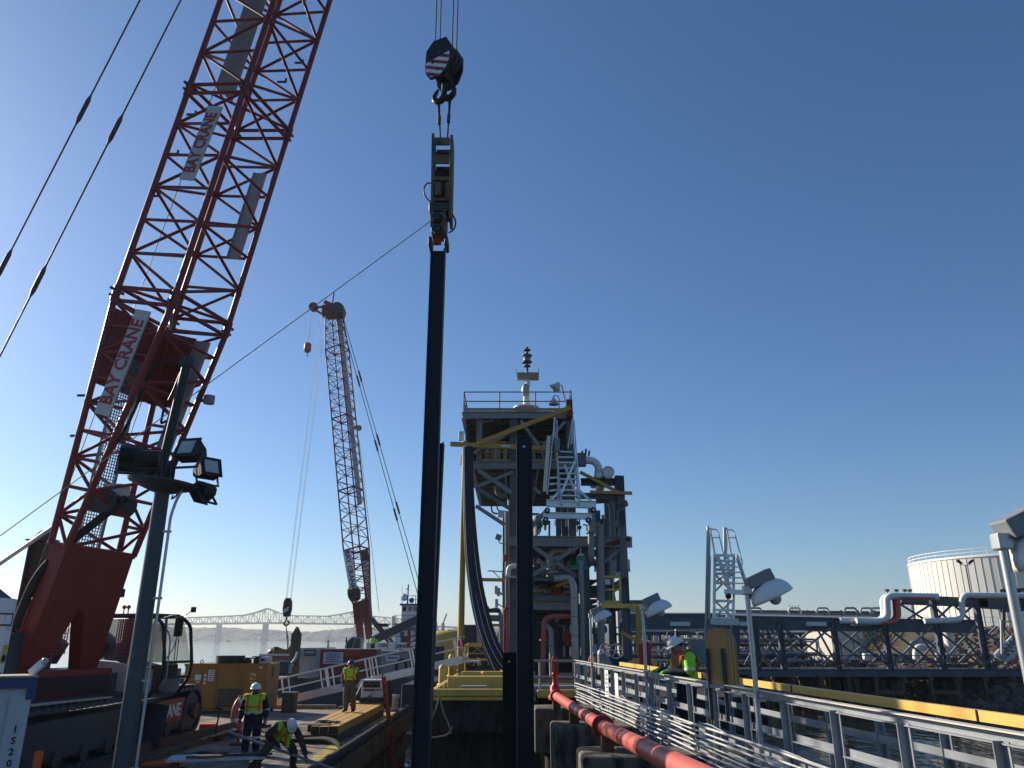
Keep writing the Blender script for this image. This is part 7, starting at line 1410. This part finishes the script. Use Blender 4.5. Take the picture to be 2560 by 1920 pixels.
# ================================================================== PEOPLE
def skin_mesh(nodes, edges, name, sub=2):
    """nodes: name -> (pos, rx, ry); edges: pairs; returns a mesh grown around the joints"""
    keys = list(nodes); idx = {k: i for i, k in enumerate(keys)}
    me = bpy.data.meshes.new(name); me.from_pydata([nodes[k][0] for k in keys], [(idx[a], idx[b]) for a, b in edges], [])
    ob = bpy.data.objects.new(name, me); COL.objects.link(ob)
    md = ob.modifiers.new('skin', 'SKIN'); sv = me.skin_vertices[0].data
    for k in keys: sv[idx[k]].radius = (nodes[k][1], nodes[k][2]); sv[idx[k]].use_root = (k == keys[0])
    md.use_smooth_shade = True; s = ob.modifiers.new('sub', 'SUBSURF'); s.levels = sub; s.render_levels = sub
    dg = bpy.context.evaluated_depsgraph_get(); out = bpy.data.meshes.new_from_object(ob.evaluated_get(dg)); bpy.data.objects.remove(ob); bpy.data.meshes.remove(me); out.name = name
    for p in out.polygons: p.use_smooth = True
    return out
def seg_d(p, a, b):
    ab = b-a; t = max(0, min(1, (p-a).dot(ab)/max(1e-9, ab.length_squared))); return (p-(a+ab*t)).length
BONES = [('pelvis', 'spine', 'torso'), ('spine', 'chest', 'torso'), ('chest', 'neckb', 'torso'), ('neckb', 'head', 'head'), ('head', 'crown', 'head')]
for s in 'lr': BONES += [('chest', 'sh'+s, 'torso'), ('sh'+s, 'el'+s, 'upper'), ('el'+s, 'wr'+s, 'fore'), ('pelvis', 'hip'+s, 'pants'), ('hip'+s, 'kn'+s, 'pants'), ('kn'+s, 'an'+s, 'pants'), ('an'+s, 'to'+s, 'boot')]
RAD = dict(pelvis=(.195, .165), spine=(.20, .165), chest=(.215, .17), neckb=(.095, .095), head=(.082, .098), crown=(.07, .085), sh=(.105, .105), el=(.085, .085), wr=(.062, .062), hip=(.135, .14), kn=(.108, .108), an=(.088, .09), to=(.05, .045))
STAND = dict(pelvis=(0, 0, .97), spine=(0, -.01, 1.16), chest=(0, 0, 1.35), neckb=(0, 0, 1.5), head=(0, -.03, 1.64), crown=(0, -.02, 1.72),
             shl=(.2, 0, 1.44), ell=(.27, .03, 1.15), wrl=(.28, -.06, .90), shr=(-.2, 0, 1.44), elr=(-.27, .03, 1.15), wrr=(-.28, -.06, .90),
             hipl=(.1, 0, .92), knl=(.115, -.02, .5), anl=(.12, .03, .1), tol=(.135, -.13, .05), hipr=(-.1, 0, .92), knr=(-.115, -.02, .5), anr=(-.12, .03, .1), tor=(-.135, -.13, .05))
def hand(par, T, wr, el, curl, mt, side, fwd, target=None):
    """palm and five fingers; fwd = direction fingers point, closing about the grip"""
    d = (target-wr).normalized() if target is not None else (wr-el).normalized(); up_ = V(fwd); up_ = (up_-d*up_.dot(d)).normalized(); lat = d.cross(up_)*side
    n = {'w': (wr-d*.03, .032, .036), 'p': (wr+d*.05, .034, .026)}; e = [('w', 'p')]
    for i, (o, L_) in enumerate(((-.032, .062), (-.011, .072), (.011, .07), (.031, .056))):
        b = wr+d*.095+lat*o; a1 = d*math.cos(curl)+up_*math.sin(curl); a2 = d*math.cos(curl*2.1)+up_*math.sin(curl*2.1)
        n['k%d' % i] = (b, .0115, .0115); n['m%d' % i] = (b+a1*L_*.55, .0105, .0105); n['t%d' % i] = (b+a1*L_*.55+a2*L_*.5, .009, .009); e += [('p', 'k%d' % i), ('k%d' % i, 'm%d' % i), ('m%d' % i, 't%d' % i)]
    tb = wr+d*.03-lat*.035; n['a'] = (tb, .015, .015); n['b'] = (tb-lat*.025+d*.04+up_*.015, .012, .012); n['c'] = (tb-lat*.02+d*.07+up_*.035, .0105, .0105); e += [('w', 'a'), ('a', 'b'), ('b', 'c')]
    me = skin_mesh(n, e, 'hand', 1); me.materials.append(MATS[mt]); return inst('glove', me, par, T)
def person(label, loc, rz, J, cloth, vest=None, helmet='helmet_white', skin='skin', hgt=1., gloves='glove_grey', curl=.35, bands=(), look=(0, -1, 0), beard=True, vestz=(1.04, 1.52), hands=True, hand_dirs=None, group=None, wid=1.):
    T = M.Translation(V(loc)) @ M.Rotation(rz, 4, 'Z') @ M.Diagonal((hgt*wid, hgt*wid, hgt, 1))
    t = thing('person', label, 'person', loc, group)
    K = {k: V(v) for k, v in {**STAND, **J}.items()}
    nodes = {}
    for k, p in K.items():
        r_ = RAD.get(k) or RAD[k[:-1]]; nodes[k] = (p, r_[0], r_[1])
    me = skin_mesh(nodes, [(a, b) for a, b, _ in BONES], 'body', 2)
    names = ['skin', 'torso', 'upper', 'fore', 'pants', 'boot']; mm = dict(skin=skin, torso=cloth[0], upper=cloth[0], fore=cloth[1], pants=cloth[2], boot='boot')
    for n in names: me.materials.append(MATS[mm[n]])
    lab = []
    for p in me.polygons:
        c = p.center; best = min(BONES, key=lambda b: seg_d(c, K[b[0]], K[b[1]])/( .6+ (RAD.get(b[1]) or RAD[b[1][:-1]])[0]*4)); l = best[2]
        if l == 'torso' and (c-K['pelvis']).dot((K['spine']-K['pelvis']).normalized()) < .0: l = 'pants'
        l2 = 'skin' if l == 'head' else l; p.material_index = names.index(l2); lab.append(l)
    body = inst('body', me, t, T)
    # head: frame of the face
    hc = K['head']; hu = (K['crown']-K['neckb']).normalized(); lf = V(look); lf = (lf-hu*lf.dot(hu)).normalized(); hx = lf.cross(hu); F3 = M((hx, -lf, hu)).transposed()
    def H(x, y, z): return hc+F3 @ V((x, y, z))
    f = MB(); f.ball(H(0, -.005, .01), (.078, .097, .115), skin, rot=F3, nu=16, nv=12); f.ball(H(0, -.06, -.07), (.05, .045, .045), skin, rot=F3); hd = f.build('face', t, T)
    MB().add([H(-.013, -.09, .015), H(.013, -.09, .015), H(.02, -.095, -.03), H(-.02, -.095, -.03), H(0, -.122, -.022)], [(0, 1, 4), (1, 2, 4), (2, 3, 4), (3, 0, 4)], skin).build('nose', hd, T)
    for s in (-1, 1): MB().ball(H(s*.032, -.088, .018), (.014, .008, .008), 'black', rot=F3, nu=8, nv=5).build('eye', hd, T); MB().ball(H(s*.08, .005, -.005), (.012, .022, .034), skin, rot=F3, nu=8, nv=5).build('ear', hd, T)
    MB().box(H(0, -.093, -.06), (.045, .012, .01), 'pipe_pink', rot=F3).build('mouth', hd, T)
    if beard: MB().ball(H(0, -.045, -.075), (.068, .062, .06), 'hair', rot=F3, nu=12, nv=6, v0=-80, v1=15).build('beard', hd, T)
    MB().ball(H(0, .03, .0), (.084, .09, .1), 'hair', rot=F3, nu=12, nv=6, v0=-35, v1=60).build('hair', hd, T)
    hm_ = MB(); hm_.ball(H(0, 0, .045), (.108, .132, .125), helmet, rot=F3, nu=20, nv=8, v0=0, v1=90); vs = [H(.108*math.cos(a)*(1.0+.16), .132*math.sin(a)*1.14-(.035 if math.sin(a) < -.2 else 0), .038-(.012 if math.sin(a) < -.3 else 0)) for a in [i*math.pi/10 for i in range(20)]]+[H(.1*math.cos(a), .124*math.sin(a), .05) for a in [i*math.pi/10 for i in range(20)]]
    hm_.add(vs, [(i, (i+1) % 20, 20+(i+1) % 20, 20+i) for i in range(20)], helmet, True); hmo = hm_.build('hard_hat', t, T); hmo.modifiers.new('thick', 'SOLIDIFY').thickness = .006
    MB().sweep([H(0, .12*math.cos(R(20+a*14)), .05+.122*math.sin(R(20+a*14))) for a in range(11)], .012, helmet, 6).build('hat_ridge', hmo, T)
    if vest:
        bm = bmesh.new(); bm.from_mesh(me); bm.faces.ensure_lookup_table(); sp_ = (K['neckb']-K['pelvis']); L_ = sp_.length; sp_.normalize(); lo, hi = (vestz[0]-.97)/.53, (vestz[1]-.97)/.53
        def along(c): return (c-K['pelvis']).dot(sp_)/L_
        sx = (K['shl']-K['shr']); sx = (sx-sp_*sx.dot(sp_)).normalized(); fr = sx.cross(sp_)
        if fr.dot(lf) < 0: fr = -fr
        kill = [fc for fc in bm.faces if not (lab[fc.index] in ('torso', 'pants') and lo < along(fc.calc_center_median()) < hi and abs((fc.calc_center_median()-K['neckb']).dot(sx)) < .235 and (fc.calc_center_median()-K['neckb']).length > .075)]
        bmesh.ops.delete(bm, geom=kill, context='FACES'); bmesh.ops.subdivide_edges(bm, edges=bm.edges[:], cuts=2, use_grid_fill=True); bm.normal_update()
        for v in bm.verts: v.co += v.normal*.022
        vm = bpy.data.meshes.new('vest'); cols = [vest[0], vest[1], 'reflect', 'black']
        for c in cols: vm.materials.append(MATS[c])
        bm.faces.ensure_lookup_table()
        for fc in bm.faces:
            c = fc.calc_center_median(); x = abs((c-K['neckb']).dot(sx)); z = along(c); front = (c-K['chest']).dot(fr) > 0; m_ = 0
            if .105 < x < .165: m_ = 1
            if .40 < z < .52: m_ = 1
            if vest[2] and (.435 < z < .475 or (.112 < x < .132 and z > .5)): m_ = 2
            if front and x < .008: m_ = 3
            if vest[3] and lo < z < lo+.09: m_ = 2
            fc.material_index = m_; fc.smooth = True
        bm.to_mesh(vm); bm.free(); vo = inst('safety_vest', vm, t, T); sol = vo.modifiers.new('thick', 'SOLIDIFY'); sol.thickness = .012
    for a, b, u, mt in bands:
        A, B = K[a], K[b]; p = A.lerp(B, u); d = (B-A).normalized(); ra = (RAD.get(a) or RAD[a[:-1]])[0]*(1-u)+(RAD.get(b) or RAD[b[:-1]])[0]*u; MB().cyl(p-d*.03, p+d*.03, ra*.98, mt, ra*.97, n=16, caps=False).build('reflective_band', t, T)
    if hands:
        hdirs = hand_dirs or {}
        for s, sg in (('l', 1), ('r', -1)): hand(t, T, K['wr'+s], K['el'+s], curl, gloves, sg, hdirs.get(s, (0, -1, 0)), hdirs.get('t'+s))
    for s in 'lr':
        a, b = K['an'+s], K['to'+s]; d = V((b.x-a.x, b.y-a.y, 0)); d = d.normalized() if d.length > 1e-3 else V((0, -1, 0)); c = V(((a.x+b.x)/2, (a.y+b.y)/2, min(a.z-.05, b.z)-.005)); MB().box(c, (.105, .29, .04), 'black', rot=M((V((-d.y, d.x, 0))*-1, d, V((0, 0, 1)))).transposed(), bev=.015).build('boot_sole', t, T)
    return t
# navy coveralls, lime vest with orange bands
person('worker in navy coveralls, lime and orange vest and white hard hat standing on deck', (-7.25, 23.4, DK), R(8), dict(head=(.0, -.035, 1.645)), ('navy', 'navy', 'navy'), ('lime', 'hiv_orange', False, True), 'helmet_white', 'skin_dark', 1.03, 'glove_grey', .4,
       bands=(('ell', 'wrl', .1, 'reflect'), ('elr', 'wrr', .1, 'reflect'), ('knl', 'anl', .12, 'reflect'), ('knr', 'anr', .12, 'reflect')), look=(.15, -1, -.05), wid=1.16)
# tan coat on the timber stack
person('worker in tan coat and trousers with blue hard hat standing on the timbers', (-6.02, 30.7, DK+.49), R(-4), dict(ell=(.28, .05, 1.16), wrl=(.22, -.1, .96), elr=(-.28, .05, 1.16), wrr=(-.22, -.1, .96), knl=(.12, -.02, .5), anl=(.15, .03, .1), tol=(.17, -.13, .05)), ('khaki', 'khaki', 'khaki'), ('lime', 'hiv_orange', False, False), 'helmet_blue', 'skin', 1.0, 'glove_grey', .5, look=(-.1, -1, -.2), beard=True, vestz=(1.12, 1.52), wid=1.1)
# bending worker gripping the pole
BL = V((-5.55, 20.4, DK)); BR = R(32)
inv = (M.Translation(BL) @ M.Rotation(BR, 4, 'Z')).inverted(); g1, g2 = inv @ PO0.lerp(PO1, .47), inv @ PO0.lerp(PO1, .71)
person('worker in drab clothes and white hard hat bending over to grip a pole', BL, BR, dict(pelvis=(-.05, .22, .80), spine=(-.02, .10, .93), chest=(0, -.14, 1.02), neckb=(.02, -.30, 1.06), head=(.04, -.42, 1.09), crown=(.05, -.48, 1.12),
       shl=(.20, -.22, 1.0), shr=(-.18, -.18, 1.05), ell=(.33, -.34, .76), wrl=tuple(g2+V((-.01, .05, .06))), elr=(-.42, -.05, .86), wrr=tuple(g1+V((0, .05, .08))),
       hipl=(.09, .2, .76), hipr=(-.16, .22, .76), knl=(.30, -.02, .45), anl=(.34, .18, .1), tol=(.40, .02, .05), knr=(-.42, .12, .42), anr=(-.62, .34, .1), tor=(-.70, .19, .05)), ('drab', 'drab', 'drab'), ('lime', 'hiv_orange', False, False), 'helmet_white', 'skin_dark', 1.0, 'glove_dark', 1.0, look=(.2, -.7, -.9), beard=False, vestz=(1.05, 1.52), hand_dirs=dict(l=(.5, -.3, -1), r=(.5, -.3, -1), tl=g2, tr=g1))
# man at the walkway rail, facing left
WL = V((XN(15.9)+.46, 15.85, WZ)); WR = R(-78); inv = (M.Translation(WL) @ M.Rotation(WR, 4, 'Z') @ M.Diagonal((1.03*1.18, 1.03*1.18, 1.03, 1))).inverted(); r1, r2 = inv @ (wp(0, 15.75, RH+.06)), inv @ (wp(0, 16.45, RH+.06))
person('man in white hard hat, lime shirt and rust-orange vest leaning on walkway rail', WL, WR, dict(pelvis=(0, .06, .97), spine=(0, .02, 1.16), chest=(0, -.03, 1.35), neckb=(0, -.06, 1.5), head=(0, -.13, 1.62), crown=(0, -.16, 1.70),
       shl=(.22, -.02, 1.44), shr=(-.22, -.02, 1.44), ell=(.30, -.06, 1.15), wrl=tuple(r1+V((0, .07, .05))), elr=(-.30, -.08, 1.17), wrr=tuple(r2+V((0, .07, .05)))), ('lime', 'navy', 'navy'), ('vest_rust', 'vest_rust', False, False), 'helmet_white', 'skin', 1.03, 'glove_green', .75,
       bands=(('shl', 'ell', .8, 'reflect'), ('shr', 'elr', .8, 'reflect')), look=(0, -1, -.55), beard=False, vestz=(1.14, 1.52), wid=1.18, hand_dirs=dict(l=(0, -.2, -1), r=(0, -.2, -1), tl=r1+V((0, -.12, .01)), tr=r2+V((0, -.12, .01))))
q = P(672, 1690, 66); person('small figure in yellow jacket and white hard hat beyond the yellow pack', (q.x, 66, FZ), R(70), {}, ('jacket_yellow', 'jacket_yellow', 'navy'), None, 'helmet_white', 'skin', 1.0, hands=False)
q = P(934, 1600, 81); person('small figure in hi-vis jacket climbing beside the far crane cab', (q.x, 80.6, P(934, 1630, 80.6).z-.2), R(150), dict(ell=(.42, -.1, 1.3), wrl=(.4, -.3, 1.5), elr=(-.4, -.2, 1.2), wrr=(-.3, -.45, 1.3)), ('lime', 'lime', 'navy'), None, 'helmet_white', 'skin', 1.0, hands=False)
# ------------------------------------------------------------------ haze over the river
hz = MB(); hz.box((0, 1340, 52), (5400, 3040, 106), 'black'); hm = bpy.data.materials.new('haze'); hm.use_nodes = True
N = hm.node_tree.nodes
for n in list(N): N.remove(n)
ho = N.new('ShaderNodeOutputMaterial'); pv = N.new('ShaderNodeVolumePrincipled'); pv.inputs['Color'].default_value = (.86, .92, 1, 1); pv.inputs['Density'].default_value = .00017; pv.inputs['Anisotropy'].default_value = .35
hm.node_tree.links.new(pv.outputs[0], ho.inputs['Volume'])
o = hz.build('haze'); o.data.materials.clear(); o.data.materials.append(hm); tag(o, kind='stuff')
